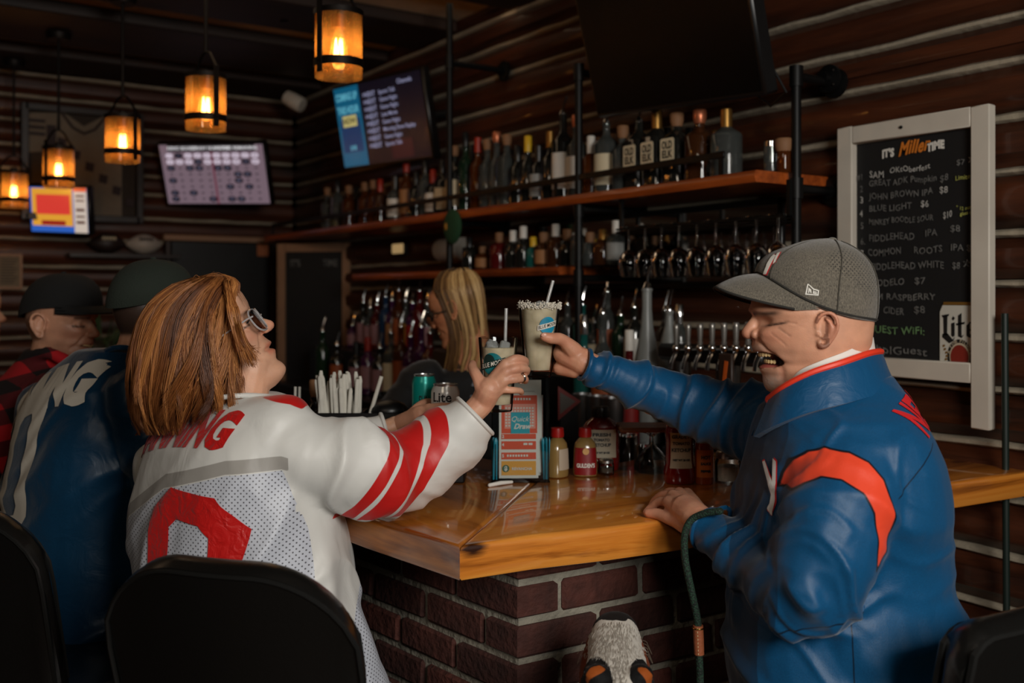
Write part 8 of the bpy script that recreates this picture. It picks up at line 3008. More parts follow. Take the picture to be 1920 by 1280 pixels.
def dog():
 root = thing('dog', 'black, white and rust dog lifting its nose towards the counter edge', 'dog')
 D = 1.80
 tip = P(1151, 1128, 1.84)
 stop = P(1156, 1258, 1.68)
 ax = (tip - stop).normalized()
 side = CR
 top = ax.cross(side).normalized()            # the dorsal side
 if top.dot(CD) > 0:
  top = -top
 skull = stop - ax * .11 - top * .015
 mb = MB()
 st = [(-.20, .050, .05, -.035), (-.16, .066, .062, -.03), (-.11, .074, .066, -.02), (-.06, .070, .060, -.012), (-.02, .060, .052, -.006), (.02, .050, .045, -.006), (.055, .046, .040, -.006), (.085, .0435, .037, -.005), (.108, .040, .033, -.004), (.122, .031, .026, -.002), (.130, .016, .014, 0)]
 mb.loft([ring(stop + ax * a + top * o, side * w, top * h, 2.3, 32) for a, w, h, o in st])
 for sg in (-1, 1):
  mb.ball(stop - ax * .055 + side * sg * .036 + top * .046, (.022, .02, .014), Matrix((side, ax, top)).transposed(), n=14, m=10)
  mb.tube([stop + ax * .10 + side * sg * .03 - top * .02, stop + ax * .05 + side * sg * .040 - top * .036, stop - ax * .0 + side * sg * .045 - top * .045], [.018, .022, .018], 12, round_ends=True)
 nk0 = stop - ax * .15 - top * .03
 body_dir = (-CD * .55 - CR * .83).normalized()
 ch = P(1130, 1400, 1.66)
 ch.z = .56
 rump = ch + body_dir * .52
 rump.z = .54
 mb.tube([nk0, (nk0 + ch) / 2 + UP * .03, ch + UP * .04], [.065, .085, .12], 20, round_ends=True)
 bl = body_dir
 bs = bl.cross(UP).normalized()
 mb.loft([ring(ch - bl * .10, bs * .07, UP * .10), ring(ch, bs * .125, UP * .155), ring(ch + bl * .16, bs * .13, UP * .16), ring(ch + bl * .34 + UP * .02, bs * .115, UP * .125), ring(rump + bl * .02, bs * .11, UP * .12), ring(rump + bl * .12, bs * .06, UP * .07)])
 for sg in (-1, 1):
  a = ch + bs * sg * .085 - UP * .05
  limb(mb, [a, a + bl * .03 - UP * .17, a - UP * .30, a - bl * .01 - UP * .455], [.065, .044, .034, .03], 12, 4)
  mb.ball(a - bl * .035 - UP * .485, (.036, .05, .026), Matrix((bs, bl, UP)).transposed(), n=12, m=8)
  h = rump + bs * sg * .085 - UP * .02
  limb(mb, [h, h - bl * .09 - UP * .17, h + bl * .05 - UP * .32, h + bl * .02 - UP * .47], [.085, .06, .034, .03], 12, 4)
  mb.ball(h - bl * .015 - UP * .485, (.036, .05, .026), Matrix((bs, bl, UP)).transposed(), n=12, m=8)
 limb(mb, [rump + bl * .1 + UP * .04, rump + bl * .26 + UP * .02, rump + bl * .36 - UP * .12], [.035, .04, .022], 10, 5)
 v, f = remesh(mb, .0048, 5)
 d = v - np.array(stop)
 a, s_, o = d @ np.array(ax), d @ np.array(side), d @ np.array(top)
 nz = vnoise(v * 70, 6) * .006
 white = np.full(len(v), 1.0)
 on_head = (a > -.22) & (np.abs(s_) < .11) & (o > -.11)
 half = np.interp(a, [-.22, -.09, -.05, -.03, -.01, .01, .1], [.012, .014, .0145, .018, .030, .06, .06])
 white = np.where(on_head, np.abs(s_ + .000) - half + nz, 1.0)
 white = np.where(on_head & (a > -.02) & (o < -.012), 1.0 * 0 + (-.012 - o) * 0 + np.abs(s_) * 0 + np.where(np.abs(s_) > .036 - .1 * (o + .012), .004, -.004), white)
 nose = np.where(on_head, np.maximum(.088 - a + .25 * np.abs(s_) + nz, -.5), 1.0)
 eye_pts = [(-.062, sg * .040) for sg in (-1, 1)]
 rust = np.full(len(v), 1.0)
 for sg in (-1, 1):
  u = (a + .062) * 1.0 + sg * (s_ - sg * .042) * .55
  w_ = (s_ - sg * .042) - sg * (a + .062) * .6
  rust = np.minimum(rust, np.where(on_head & (o > -.01), np.sqrt((u / .009) ** 2 + (w_ / .021) ** 2) * .01 - .01, 1.0))
 cheek = np.where(on_head & (a > -.10) & (o < .006), .036 - np.abs(s_) + .25 * np.clip(-.02 - a, 0, 1) + nz * .5, 1.0)
 legs_w = np.where(~on_head, (v[:, 2] - .16) + nz, 1.0)
 chest = np.where(~on_head, (np.linalg.norm((v - np.array(ch - bl * .1)) * np.array([1, 1, .7]), axis=1) - .10), 1.0)
 fur = relax(v, f, 0)
 fur = v + normals(v, f) * (vnoise(v * 210, 3) * .0014 * (nose > 0))[:, None]
 m = cloth_mat('dog_coat', s2l(13, 12, 12), .75, (('cheek', s2l(110, 52, 26)), ('white', s2l(196, 190, 180)), ('rust', s2l(150, 74, 24)), ('nose', s2l(24, 22, 22))), weave=420, wstr=.6, sheen=.05, spec=.2)
 bo = skin_obj('body', fur, f, m, root, {'white': np.minimum(np.minimum(white, legs_w), chest), 'nose': nose, 'rust': rust, 'cheek': cheek})
 er = MB()
 for sg in (-1, 1):
  b0 = stop - ax * .13 + side * sg * .068 + top * .015
  er.loft([ring(b0, side * .012, ax * .035, 2, 14), ring(b0 + side * sg * .02 - top * .03 - ax * .01, side * .010, ax * .045, 2, 14), ring(b0 + side * sg * .022 - top * .09 - ax * .03, side * .008, ax * .042, 2, 14), ring(b0 + side * sg * .014 - top * .14 - ax * .045, side * .004, ax * .014, 2, 14)])
 er.build('ears', mat('dog_ear', s2l(12, 11, 11), .85), bo)
 ey = MB()
 for sg in (-1, 1):
  ey.ball(stop - ax * .035 + side * sg * .046 + top * .030, .011, n=12, m=8)
 ey.build('eyes', mat('dog_eye', s2l(24, 14, 10), .08, coat=1), bo)
 rr = random.Random(2)
 hb = MB()
 vv, ff2 = v, f
 bvh = BVHTree.FromPolygons([tuple(q) for q in v], f)
 for k in range(900):
  aa, ss = rr.uniform(-.09, .085), rr.gauss(0, .024)
  if abs(ss) > .055:
   continue
  o_ = stop + ax * aa + side * ss + top * .2
  hit, nr, _, _ = bvh.ray_cast(o_, -top)
  if hit is None:
   continue
  hwid = float(np.interp(aa, [-.09, -.05, -.03, -.01, .01, .1], [.014, .0145, .018, .03, .06, .06]))
  if abs(ss) > hwid - .002:
   continue
  hb.tube([hit, hit + nr * .002 - ax * .006, hit + nr * .003 - ax * .012 + side * rr.uniform(-.002, .002)], [.0006, .0005, .0001], 3)
 hb.build('blaze_hair', mat('dog_white', s2l(196, 190, 180), .8), bo)['kind'] = 'stuff'
 wk = MB()
 for sg in (-1, 1):
  for k in range(5):
   b0 = stop + ax * (.06 + .008 * k) + side * sg * .042 - top * .012
   wk.tube([b0, b0 + side * sg * .015 - top * .008, b0 + side * sg * .024 - ax * (.01 + .006 * (k % 3)) - top * .02], [.00022, .0002, .0001], 4)
 wk.build('whiskers', mat('whisker', s2l(150, 140, 120), .6), bo)
 return root, nk0
fan_navy()
fan_plaid()
bartender()
far_guest()
DOG, DOGNECK = dog()
                 # the two raised drinks
def straw_mat():
 return mat('straw_clear', (0.8, 0.8, 0.78), .15, trans=.6)
def pint(name, label, px, ytop, ybot, D, rt, rb, fillfrac, salt, tilt, straw, logo):
 bot, top = P(px[1], ybot, D), P(px[0], ytop, D)
 h = (top - bot).length
 t = thing(name, label, 'glass')
 zax = (top - bot).normalized()
 xax = (CR - zax * CR.dot(zax)).normalized()
 yax = zax.cross(xax)
 M = Matrix((xax, yax, zax)).transposed().to_4x4()
 M.translation = bot
 t.matrix_world = M
 g = MB()
 n = 44
 R_ = lambda z: rb + (rt - rb) * (z / h)
 prof = [(0.0, 0.0), (rb * .96, 0.0), (rb, .003)] + [(R_(h * q), h * q) for q in (.06, .2, .4, .6, .8, .97)] + [(rt, h - .001), (rt - .0012, h), (rt - .0026, h - .001)] + [(R_(h * q) - .0026, h * q) for q in (.9, .6, .3, .1)] + [(rb - .004, .014), (0.0, .012)]
 g.lathe(prof, n, caps=False)
 g.build('glass_wall', clearglass('pint_glass', (.98, .985, .98), .02, ior=1.12), t)
 lq = MB()
 zf = h * fillfrac
 lq.lathe([(0.0, .0145), (rb - .0030, .0145)] + [(R_(z) - .0027, z) for z in np.linspace(.02, zf, 6)] + [(R_(zf) - .006, zf + .001), (0.0, zf + .001)], n, caps=False)
 m = 'cocktail'
 if m not in MATS:
  mm, nt, b = newmat(m)
  tc = N(nt, 'ShaderNodeTexCoord')
  nz = N(nt, 'ShaderNodeTexVoronoi', Scale=52.0)
  L(nt, tc.outputs['Object'], nz.inputs['Vector'])
  rp = N(nt, 'ShaderNodeValToRGB')
  rp.color_ramp.elements[0].position, rp.color_ramp.elements[0].color = 0, rgb(s2l(212, 198, 170))
  rp.color_ramp.elements[1].position, rp.color_ramp.elements[1].color = .9, rgb(s2l(184, 170, 142))
  L(nt, nz.outputs['Distance'], rp.inputs[0])
  L(nt, rp.outputs[0], b.inputs['Base Color'])
  b.inputs['Roughness'].default_value = .3
  b.inputs['Subsurface Weight'].default_value = .5
  b.inputs['Subsurface Radius'].default_value = (.03, .025, .015)
  b.inputs['Subsurface Scale'].default_value = .5
  bp = N(nt, 'ShaderNodeBump', Strength=.25, Distance=.004)
  L(nt, nz.outputs['Distance'], bp.inputs['Height'])
  L(nt, bp.outputs[0], b.inputs['Normal'])
  MATS[m] = mm
 lq.build('drink', MATS[m], t)
 r2 = random.Random(int(px[0]))
 ice = MB()
 for k in range(9):
  a, q = r2.uniform(0, 6.28), r2.uniform(0, .7)
  ice.box((R_(zf) * q * math.cos(a), R_(zf) * q * math.sin(a), zf + .001 + r2.uniform(-.004, .005)), [r2.uniform(.014, .022)] * 3, Euler((r2.uniform(0, 3), r2.uniform(0, 3), r2.uniform(0, 3))).to_matrix(), bev=.003)
 ice.build('ice', mat('ice', (.82, .84, .82), .1, trans=.7, ior=1.31), t)['kind'] = 'stuff'
 if salt:
  s_ = MB()
  for k in range(800):
   a = r2.uniform(0, 6.28)
   if 2.5 < a < 3.5 and r2.random() < .9:
    continue
   rr_ = rt + r2.uniform(-.003, .0022)
   s_.box((rr_ * math.cos(a), rr_ * math.sin(a), h + r2.gauss(-.001, .0035)), [r2.uniform(.0010, .0026)] * 3, Euler((r2.uniform(0, 3), r2.uniform(0, 3), 0)).to_matrix())
  s_.build('salt_rim', mat('salt', s2l(214, 206, 190), .5), t, smooth=False)['kind'] = 'stuff'
 sa, sb_ = straw
 w = MB()
 a, b = M.inverted() @ sa, M.inverted() @ sb_
 d = (b - a).normalized()
 u = d.orthogonal().normalized()
 k = d.cross(u)
 rr_ = .0036
 for (ra, c0, c1) in ((rr_, a, b), (rr_ * .75, b, a)):
  w.loft([[c + (u * math.cos(2 * PI * j / 12) + k * math.sin(2 * PI * j / 12)) * ra for j in range(12)] for c in (c0, c1)], caps=False)
 w.build('straw', straw_mat(), t)
 ang0, zc, rad, cols = logo
 def wrap(pts, lift):
  out = []
  for x, z in pts:
   zz = zc + z
   r_ = R_(zz) + lift
   a_ = ang0 + x / r_
   out.append(Vector((r_ * math.sin(a_), -r_ * math.cos(a_), zz)))
  return out
 def patch(nm, poly, mt, lift, par):
  bm = bmesh.new()
  bm.faces.new([bm.verts.new((x, z, 0)) for x, z in poly])
  bmesh.ops.triangulate(bm, faces=bm.faces)
  for _ in range(3):
   es = [e for e in bm.edges if e.calc_length() > .006]
   if not es:
    break
   bmesh.ops.subdivide_edges(bm, edges=es, cuts=1)
   bmesh.ops.triangulate(bm, faces=[q for q in bm.faces if len(q.verts) > 3])
  mb = MB()
  bm.verts.index_update()
  mb.add(wrap([(q.co.x, q.co.y) for q in bm.verts], lift), [[q.index for q in fc.verts] for fc in bm.faces])
  bm.free()
  return mb.build(nm, mt, par, smooth=False)
 c = [(rad * math.cos(2 * PI * i / 28), rad * math.sin(2 * PI * i / 28)) for i in range(28)]
 rd = patch('logo', c, cols[0], .0004, t)
 patch('logo_inset', [(x * .55 - rad * .32, z * .55 + rad * .32) for x, z in c], cols[1], .0007, rd)  # smaller off-centre disc printed inside the logo
 s_ = .25
 bw_, bh = rad * 1.22, rad * .30
 patch('banner', [(-bw_, -bh - bw_ * s_), (bw_, -bh + bw_ * s_), (bw_, bh + bw_ * s_), (-bw_, bh - bw_ * s_)], cols[2], .0010, rd)
 vs, fs = textgeo('BLUE MOON', 1.0, .012, 2)
 wd = max(q[0] for q in vs) - min(q[0] for q in vs)
 mb = MB()
 mb.add(wrap([(q[0] / wd * bw_ * 1.85, q[1] * bh * 1.9 + q[0] / wd * bw_ * 1.85 * s_) for q in vs], .0014), fs)
 mb.build('banner_lettering', M_INK if cols[3] else cols[4], rd, smooth=False)
 return t
BLUE_ = mat('logo_blue', s2l(24, 140, 176), .4)
TEAL_ = mat('logo_teal', s2l(16, 110, 116), .4)
DGRN = mat('logo_dark', s2l(16, 44, 40), .4)
WHT = mat('logo_white', s2l(216, 210, 198), .5)
g2 = pint('pint_glass', 'taller raised pint glass with salted rim and blue round logo in his hand', (1011, 1009), 571, 706, 2.085, .0445, .0275, .955, True, 0, (P(1000, 660, 2.085), P(1037, 526, 2.10)), (math.radians(26), .1085, .0180, (BLUE_, mat('logo_blue2', s2l(30, 128, 160), .4), WHT, True, None)))
g1 = pint('pint_glass', 'lower raised pint glass with teal round logo in her ringed hand', (934, 934), 632, 770, 2.035, .0405, .0290, .86, False, 0, (P(945, 720, 2.035), P(949, 578, 2.045)), (math.radians(-18), .098, .0225, (TEAL_, DGRN, DGRN, False, WHT)))
                 # things standing on the bar
def on_bar(px, py):
 p = PZ(px, py, ZT)
 return Vector((p.x, p.y, ZT))
b0, b1 = on_bar(925, 897), on_bar(1030, 902)
c = on_bar(976, 905)
t = thing('ticket_holder', 'clear acrylic holder full of lottery play slips with teal pencils at its sides', 'holder', c, -YAW + .04)
acr = clearglass('acrylic', (.93, .95, .95), .02)
W0, H0, DP = .108, .248, .085
b = MB()
for x in (-W0 / 2 - .012, W0 / 2 + .012):
 b.box((x, DP / 2, H0 / 2), (.0025, DP, H0), bev=.0008)
b.box((0, DP / 2, .002), (W0 + .03, DP, .004), bev=.001)
b.box((0, DP, H0 / 2), (W0 + .024, .0025, H0), bev=.0008)
b.box((0, .0, H0 * .5), (W0 + .024, .0025, H0), bev=.0008)
for x in (-W0 / 2 - .004, W0 / 2 + .004):
 b.box((x, .02, .045), (.002, .036, .09), bev=.0006)
b.box((0, DP * .55, H0 * .36), (W0 - .012, .0025, H0 * .7), bev=.0008)
b.build('acrylic_case', acr, t)
def slip(name, z0, z1, y, x0, x1, items, label=None, lean=0.0, matl=None):
 s_ = MB().box(((x0 + x1) / 2, y, (z0 + z1) / 2), (x1 - x0, .0016, z1 - z0))
 o = s_.build(name, matl or M_PAPER, t)
 if label:
  o['label'] = label
 n_ = 0
 for nm, m_, rs in items:
  mb = MB()
  for xa, za, xb, zb in rs:
   quad = [(x0 + (x1 - x0) * xa, z0 + (z1 - z0) * za), (x0 + (x1 - x0) * xb, z0 + (z1 - z0) * za), (x0 + (x1 - x0) * xb, z0 + (z1 - z0) * zb), (x0 + (x1 - x0) * xa, z0 + (z1 - z0) * zb)]
   yy = y - .0010 - .0003 * (n_ + 1)
   mb.add([(q[0], yy, q[1]) for q in quad], [(0, 1, 2, 3)])
  mb.build(nm, m_, o, smooth=False)
  n_ += 1
 return o, (lambda xa, za, k=8: frame(Vector((x0 + (x1 - x0) * xa, y - .0010 - .0003 * k, z0 + (z1 - z0) * za)), (1, 0, 0), (0, 0, 1)))
ORG = mat('slip_red_orange', s2l(222, 84, 52), .6)
ORL = mat('slip_pink', s2l(232, 150, 132), .6)
YEL = mat('slip_yellow', s2l(232, 164, 64), .6)
TEA = mat('slip_teal', s2l(40, 160, 176), .6)
grid = [(.16 + .075 * i, .60 + .034 * j, .16 + .075 * i + .045, .60 + .034 * j + .018) for i in range(10) for j in range(7)]
dots_ = [(.18 + .072 * i, .905, .18 + .072 * i + .045, .93) for i in range(9)]
sl, Ms = slip('play_slip', .010, .212, .006, -W0 / 2 + .004, W0 / 2 - .012, [
 ('red_field', ORG, [(.06, .52, .97, .96)]), ('pale_field', ORL, [(.14, .575, .93, .86)]), ('yellow_field', YEL, [(.06, .035, .94, .20)]), ('red_row', ORG, [(.06, .22, .94, .30), (.06, .335, .94, .43), (.06, .455, .94, .515)]),
 ('number_boxes', M_PAPER, grid + dots_ + [(.2 + .07 * i, .25, .2 + .07 * i + .045, .275) for i in range(8)] + [(.62, .385, .72, .41), (.75, .385, .85, .41)]), ('teal_patch', TEA, [(.30, .52, .78, .765)])], 'white slip printed in orange with a teal square')
mb = MB()
lettering(mb, 'Quick', Ms(.52, .685), .017, .0006, shear=.35)
lettering(mb, 'Draw', Ms(.58, .60), .017, .0006, shear=.35)
lettering(mb, '2', Ms(.1, .485), .010, .0004)
lettering(mb, '4', Ms(.1, .39), .010, .0004)
lettering(mb, '5', Ms(.1, .26), .010, .0004)
mb.build('slip_lettering', M_PAPER, sl, smooth=False)
mb = MB()
cc = Ms(.17, .115)
mb.add([cc @ Vector((.0085 * math.cos(k * PI / 10), .0085 * math.sin(k * PI / 10), 0)) for k in range(20)], [tuple(range(20))])
mb.build('money_seal', mat('seal_green', s2l(40, 92, 66), .6), sl, smooth=False)
mb = MB()
lettering(mb, '$', cc @ Matrix.Translation((0, 0, .0006)), .014, .0006)
lettering(mb, 'REVANCHA', Ms(.58, .11), .009, .0003)
mb.build('seal_lettering', M_PAPER, sl, smooth=False)
sl2, M2 = slip('folded_flyer', .02, .238, .024, -W0 / 2 + .006, W0 / 2 - .004, [('grey_print', mat('print_pale_grey', s2l(150, 148, 144), .7), [(.40, .875, .85, .88), (.30, .775, .85, .78), (.30, .755, .72, .76)]), ('black_marks', M_INK, [(.30, .715, .335, .725), (.38, .715, .415, .725), (.56, .715, .59, .725), (.70, .715, .735, .725), (.78, .715, .815, .725), (.86, .715, .895, .725)])], 'white flyer behind the slip')
mb = MB()
lettering(mb, 'MONEY', M2(.60, .845), .0125, .0004, spacing=1.1)
lettering(mb, 'DOTS', M2(.60, .805), .0125, .0002, spacing=1.1)
mb.build('flyer_lettering', mat('print_dark_grey', s2l(70, 70, 70), .7), sl2, smooth=False)
for k in range(4):
 slip('spare_slip', .012, .205 - k * .004, .030 + k * .004, -W0 / 2 + .008 + k * .001, W0 / 2 - .006 + k * .002, [])
slip('striped_slip', .012, .20, .05, W0 / 2 - .018, W0 / 2 + .002, [('red_stripe', ORG, [(.5, .1, .98, .96)])])
TP = mat('pencil_teal', s2l(16, 146, 170), .4)
for sg, nn_ in ((-1, 4), (1, 4)):
 for k in range(nn_):
  x = sg * (W0 / 2 + .0065) + (k % 2 - .5) * .0058
  y = .012 + (k // 2) * .009
  pl = MB()
  pl.lathe([(.0033, .006), (.0036, .008), (.0036, .094), (.0033, .097), (.0008, .104)], 7, Matrix.Translation((x, y, 0)) @ Matrix.Rotation(.03 * sg * (k - 1.5), 4, 'Y'))
  pl.build('pencil', TP, t)
q0, q1 = on_bar(918, 913), on_bar(959, 907)
o = MB()
o.tube([Vector((q0.x, q0.y, ZT + .0045)), (q0 + q1) / 2 + Vector((0, 0, .006)), Vector((q1.x, q1.y, ZT + .0045))], [.0045, .005, .004], 10, round_ends=True)
tag(o.build('straw_wrapper', M_PAPER), 'torn white paper straw wrapper lying on the counter before the ticket holder', 'wrapper')
def condiment(name, label, cat, px, ybase, ytop, rx, ry, prof, m, cap_prof, capm, lab=None, rot=0.0):
 p = on_bar(px, ybase)
 D_ = p.x * SN + p.y * CS
 h = (ybase - ytop) / F * D_
 t = thing(name, label, cat, p, -YAW + rot)
 b = MB()
 n = 28
 b.loft([ring(Vector((0, 0, z * h)), Vector((rx * r_, 0, 0)), Vector((0, ry * r_, 0)), 2.4, n) for r_, z in prof])
 bo = b.build('bottle', m, t)
 c_ = MB()
 c_.lathe([(r_, z * h) for r_, z in cap_prof], 22)
 c_.build('cap', capm, t)
 if lab:
  lm, z0, z1, fr, items = lab
  q = MB()
  rad = lambda z: float(np.interp(z, [a for _, a in prof], [a for a, _ in prof]))
  rings = []
  for z in np.linspace(z0, z1, 5):
   k = rad(z)
   rings.append([Vector((rx * k * 1.012 * math.copysign(abs(math.sin(a)) ** .83, math.sin(a)), -ry * k * 1.012 * abs(math.cos(a)) ** .83 - .0008, z * h)) for a in [math.radians(-fr + 2 * fr * i / 12) for i in range(13)]])
  q.loft(rings, caps=False, close=False)
  lo_ = q.build('label', lm, t)
  zc = (z0 + z1) / 2
  for (txt, mt, zz, sz, fit) in items:
   w_ = MB()
   k = rad(zz)
   lettering(w_, txt, frame(Vector((0, -ry * k * 1.012 - .0022, zz * h)), (1, 0, 0), (0, 0, 1)), sz, .0005, fit=fit)
   a_, b_ = rx * k * 1.012, ry * k * 1.012
   w_.v = [(x, -b_ * max(0, 1 - min(1, abs(x) / a_) ** 2.41) ** .415 - .0022, z) for x, y, z in w_.v]
   w_.build('label_lettering', mt, lo_, smooth=False)
 return t
KET = mat('ketchup', s2l(120, 14, 10), .12, coat=.8)
MUS = mat('mustard', s2l(140, 112, 64), .2, coat=.6)
SRI = mat('amber_sauce', s2l(150, 62, 14), .12, coat=.7)
REDC = mat('red_cap', s2l(160, 22, 18), .35)
LABR = mat('mustard_label', s2l(128, 16, 20), .4)
kp = [(.80, 0), (.92, .01), (.98, .05), (1.0, .2), (.98, .42), (1.0, .58), (.96, .68), (.76, .76), (.52, .81), (.44, .84), (.44, .86)]
ketch = lambda lab: [(lab, mat('print_dark_grey', s2l(70, 70, 70), .7), .58, .011, .045), ('TOMATO', mat('print_dark_grey', s2l(70, 70, 70), .7), .50, .009, .04), ('KETCHUP', mat('print_dark_grey', s2l(70, 70, 70), .7), .42, .011, .045), ('NET WT 20 OZ', mat('print_dark_grey', s2l(70, 70, 70), .7), .30, .006, .04)]
condiment('ketchup_bottle', 'ketchup bottle with black cap standing behind the mustard', 'bottle', 1126, 880, 762, .0475, .034, kp, KET, [(.022, .84), (.0245, .855), (.0245, .94), (.022, .99), (.019, 1.0)], M_BLACKP, (mat('label_offwhite', s2l(196, 184, 160), .6), .22, .66, 46, ketch('FRESH')))
condiment('ketchup_bottle', 'nearer upright ketchup bottle with a long pale label, left of the salt shaker', 'bottle', 1274, 905, 752, .0375, .030, [(.80, 0), (.92, .008), (1.0, .05), (1.0, .14), (.86, .25), (.84, .5), (.90, .62), (.80, .72), (.5, .8), (.4, .84), (.4, .86)], KET, [(.019, .84), (.021, .855), (.021, .94), (.017, 1.0)], M_BLACKP, (mat('label_offwhite', s2l(196, 184, 160), .6), .20, .63, 44, ketch('GRADE A')))
mp_ = [(.80, 0), (.95, .015), (1.0, .08), (.97, .3), (.93, .55), (.84, .68), (.55, .77), (.42, .80), (.42, .82)]
condiment('mustard_bottle', 'mustard bottle with a red cap and wide red label facing us', 'bottle', 1097, 891, 801, .0300, .024, mp_, MUS, [(.0135, .80), (.0155, .81), (.0165, .86), (.0150, .99), (.0135, 1.0)], REDC, (LABR, .04, .60, 62, [("GULDEN'S", M_PAPER, .235, .0135, .044)]))
condiment('mustard_bottle', 'mustard bottle with a red cap turned sideways, half behind the ticket holder', 'bottle', 1045, 893, 801, .0290, .024, mp_, MUS, [(.0135, .80), (.0155, .81), (.0165, .86), (.0150, .99), (.0135, 1.0)], REDC, (mat('label_split', s2l(176, 160, 140), .5), .16, .58, 40, []), rot=.9)
mt_ = [o for o in SC.objects if o.name.startswith('mustard_bottle') and 'facing' in o.get('label', '')][0]
mb = MB()
mb.add([Vector((.008 * math.cos(k * PI / 10), -.0262, .062 + .008 * math.sin(k * PI / 10))) for k in range(20)], [tuple(range(20))])
lb = [o for o in mt_.children if o.name.startswith('label')][0]
mb.build('roundel', mat('label_gold', s2l(206, 160, 96), .4), lb, smooth=False)
condiment('hot_sauce_bottle', 'slim amber sauce bottle between the ketchup and the salt shaker', 'bottle', 1320, 906, 790, .0215, .0215, [(.85, 0), (.97, .01), (1, .05), (1, .55), (.96, .64), (.6, .78), (.42, .84), (.42, .86)], SRI, [(.0095, .84), (.0115, .85), (.0115, .97), (.010, 1.0)], REDC, (mat('label_amber', s2l(200, 104, 26), .5), .12, .56, 60, [('HOT', M_INK, .44, .011, .022), ('SAUCE', M_INK, .34, .008, .024), ('PEPPER', M_INK, .22, .007, .024)]))
def shaker(name, label, px, yb, yt, r, m_in, fill, holes=True):
 p = on_bar(px, yb)
 D_ = p.x * SN + p.y * CS
 h = (yb - yt) / F * D_
 t = thing(name, label, 'shaker', p)
 g = MB()
 g.lathe([(0, 0), (r * .95, 0), (r, .004), (r, h * .62), (r * .86, h * .74), (r * .84, h * .76), (r * .80, h * .76), (r * .82, h * .72), (r * .93, h * .6), (r * .93, .006), (0, .006)], 24, caps=False)
 g.build('glass_body', clearglass('shaker_glass', (.98, .985, .98), .02, ior=1.2), t)
 if m_in:
  s_ = MB()
  s_.lathe([(0, .0065), (r * .92, .0065), (r * .92, h * fill), (r * .5, h * (fill + .04)), (0, h * (fill + .02))], 24, caps=False)
  s_.build('contents', m_in, t)
 c_ = MB()
 c_.lathe([(r * .88, h * .74), (r * .92, h * .75), (r * .92, h * .9), (r * .8, h * .96), (r * .3, h), (0, h)], 24, caps=False)
 lid = c_.build('lid', M_STEEL, t)
 d_ = MB()
 for k in range(7):
  a = k * PI / 3
  q = (0 if k == 6 else r * .32)
  d_.lathe([(0, h * .985), (.0016, h * .985), (.0016, h * 1.002), (0, h * 1.002)], 8, Matrix.Translation((q * math.cos(a), q * math.sin(a), 0)), caps=False)
 d_.build('holes', M_BLACKP, lid)['kind'] = 'stuff'
shaker('salt_shaker', 'glass shaker half full of white salt beside the laughing man', 1365, 904, 842, .0305, mat('salt_white', s2l(236, 232, 224), .9, bump=.4, bscale=300), .5)
shaker('pepper_shaker', 'small glass shaker with a steel lid right of the mustard', 1137, 889, 859, .0190, mat('pepper', s2l(70, 58, 48), .9), .45)
def tumbler(label, px, yb, r, h, group=None, flip=True):
 p = on_bar(px, yb)
 g = MB()
 k = -1 if flip else 1
 rim, base = r, r * .78
 pr = [(rim, 0), (base, h), (base * .9, h + .004), (0, h + .004)]
 g.lathe(pr + [(0, h - .004), (base - .003, h - .004), (rim - .003, 0), (rim, 0)], 22, caps=False)
 o = g.build('tumbler', M_GLASS, loc=p)
 tag(o, label, 'glass')
 return o
tumbler('upside-down clear tumbler right of the pepper shaker', 1178, 878, .030, .085)
tumbler('small upside-down clear tumbler at the inner counter edge, behind the ketchup', 1208, 874, .026, .055)
p = on_bar(1222, 884)
g = MB()
g.lathe([(.036, 0), (.0375, .02), (.034, .04), (.014, .062), (.007, .070), (.006, .088), (.012, .094), (.034, .100), (.035, .103), (.0, .104), (0, .101), (.005, .09), (.005, .07), (.012, .06), (.032, .04), (.0355, .02), (.0345, 0), (.036, 0)], 26, caps=False)
o = g.build('stem_glass', M_GLASS, loc=p)
tag(o, 'upside-down short stem glass carrying a brown tray, left of the nearer ketchup', 'glass')
tr = MB()
tr.box((0, 0, 0), (.17, .11, .012), Euler((0, 0, -YAW)).to_matrix(), bev=.004)
o = tr.build('tray', wood('tray_wood', s2l(80, 44, 24), s2l(150, 94, 56), 'X', 2.0, knots=False), loc=(p.x, p.y, ZT + .104 + .006))
tag(o, 'small brown wooden tray resting on an upside-down stem glass', 'tray')
pc_ = on_bar(688, 886)
t = thing('bar_caddy', 'black bar caddy filled with white paper-wrapped straws beside the woman', 'caddy', (pc_.x + .005, pc_.y + .03, ZT), -YAW)
CW, CDp, CH_ = .235, .10, .150
b = MB()
for x, y, sx, sy in ((-CW / 2, 0, .006, CDp), (CW / 2, 0, .006, CDp), (0, -CDp / 2, CW, .006), (0, CDp / 2, CW, .006), (.0, 0, .005, CDp)):
 b.box((x, y, CH_ / 2), (sx, sy, CH_), bev=.002)
b.box((0, 0, .004), (CW, CDp, .008), bev=.002)
b.build('case', M_BLACKP, t)
b = MB()
b.ball((.062, 0, CH_ + .0), (.05, .042, .028), n=20, m=10)
b.build('dome_lid', M_BLACKP, t)
r2 = random.Random(12)
M_ST = mat('straw_paper', s2l(206, 202, 190), .75, var=.1, vscale=40)
for k in range(52):
 x, y = -.105 + r2.uniform(0, .095), r2.uniform(-.035, .035)
 lx = r2.uniform(-.16, .12)
 ly_ = r2.uniform(-.12, .05)
 ln_ = r2.uniform(.185, .240)
 d = Vector((lx, ly_, 1)).normalized()
 a0 = Vector((x - lx * .05, y - ly_ * .03, .012))
 m_ = MB()
 m_.tube([a0, a0 + d * (ln_ - .008), a0 + d * ln_], [.0052, .0052, .0034], 8, flat=((0, 1, 0), (1.0, .7)))
 m_.build('paper_straw', M_ST, t)
a0 = Vector((-.02, -.02, .012))
d = Vector((.30, 0, 1)).normalized()
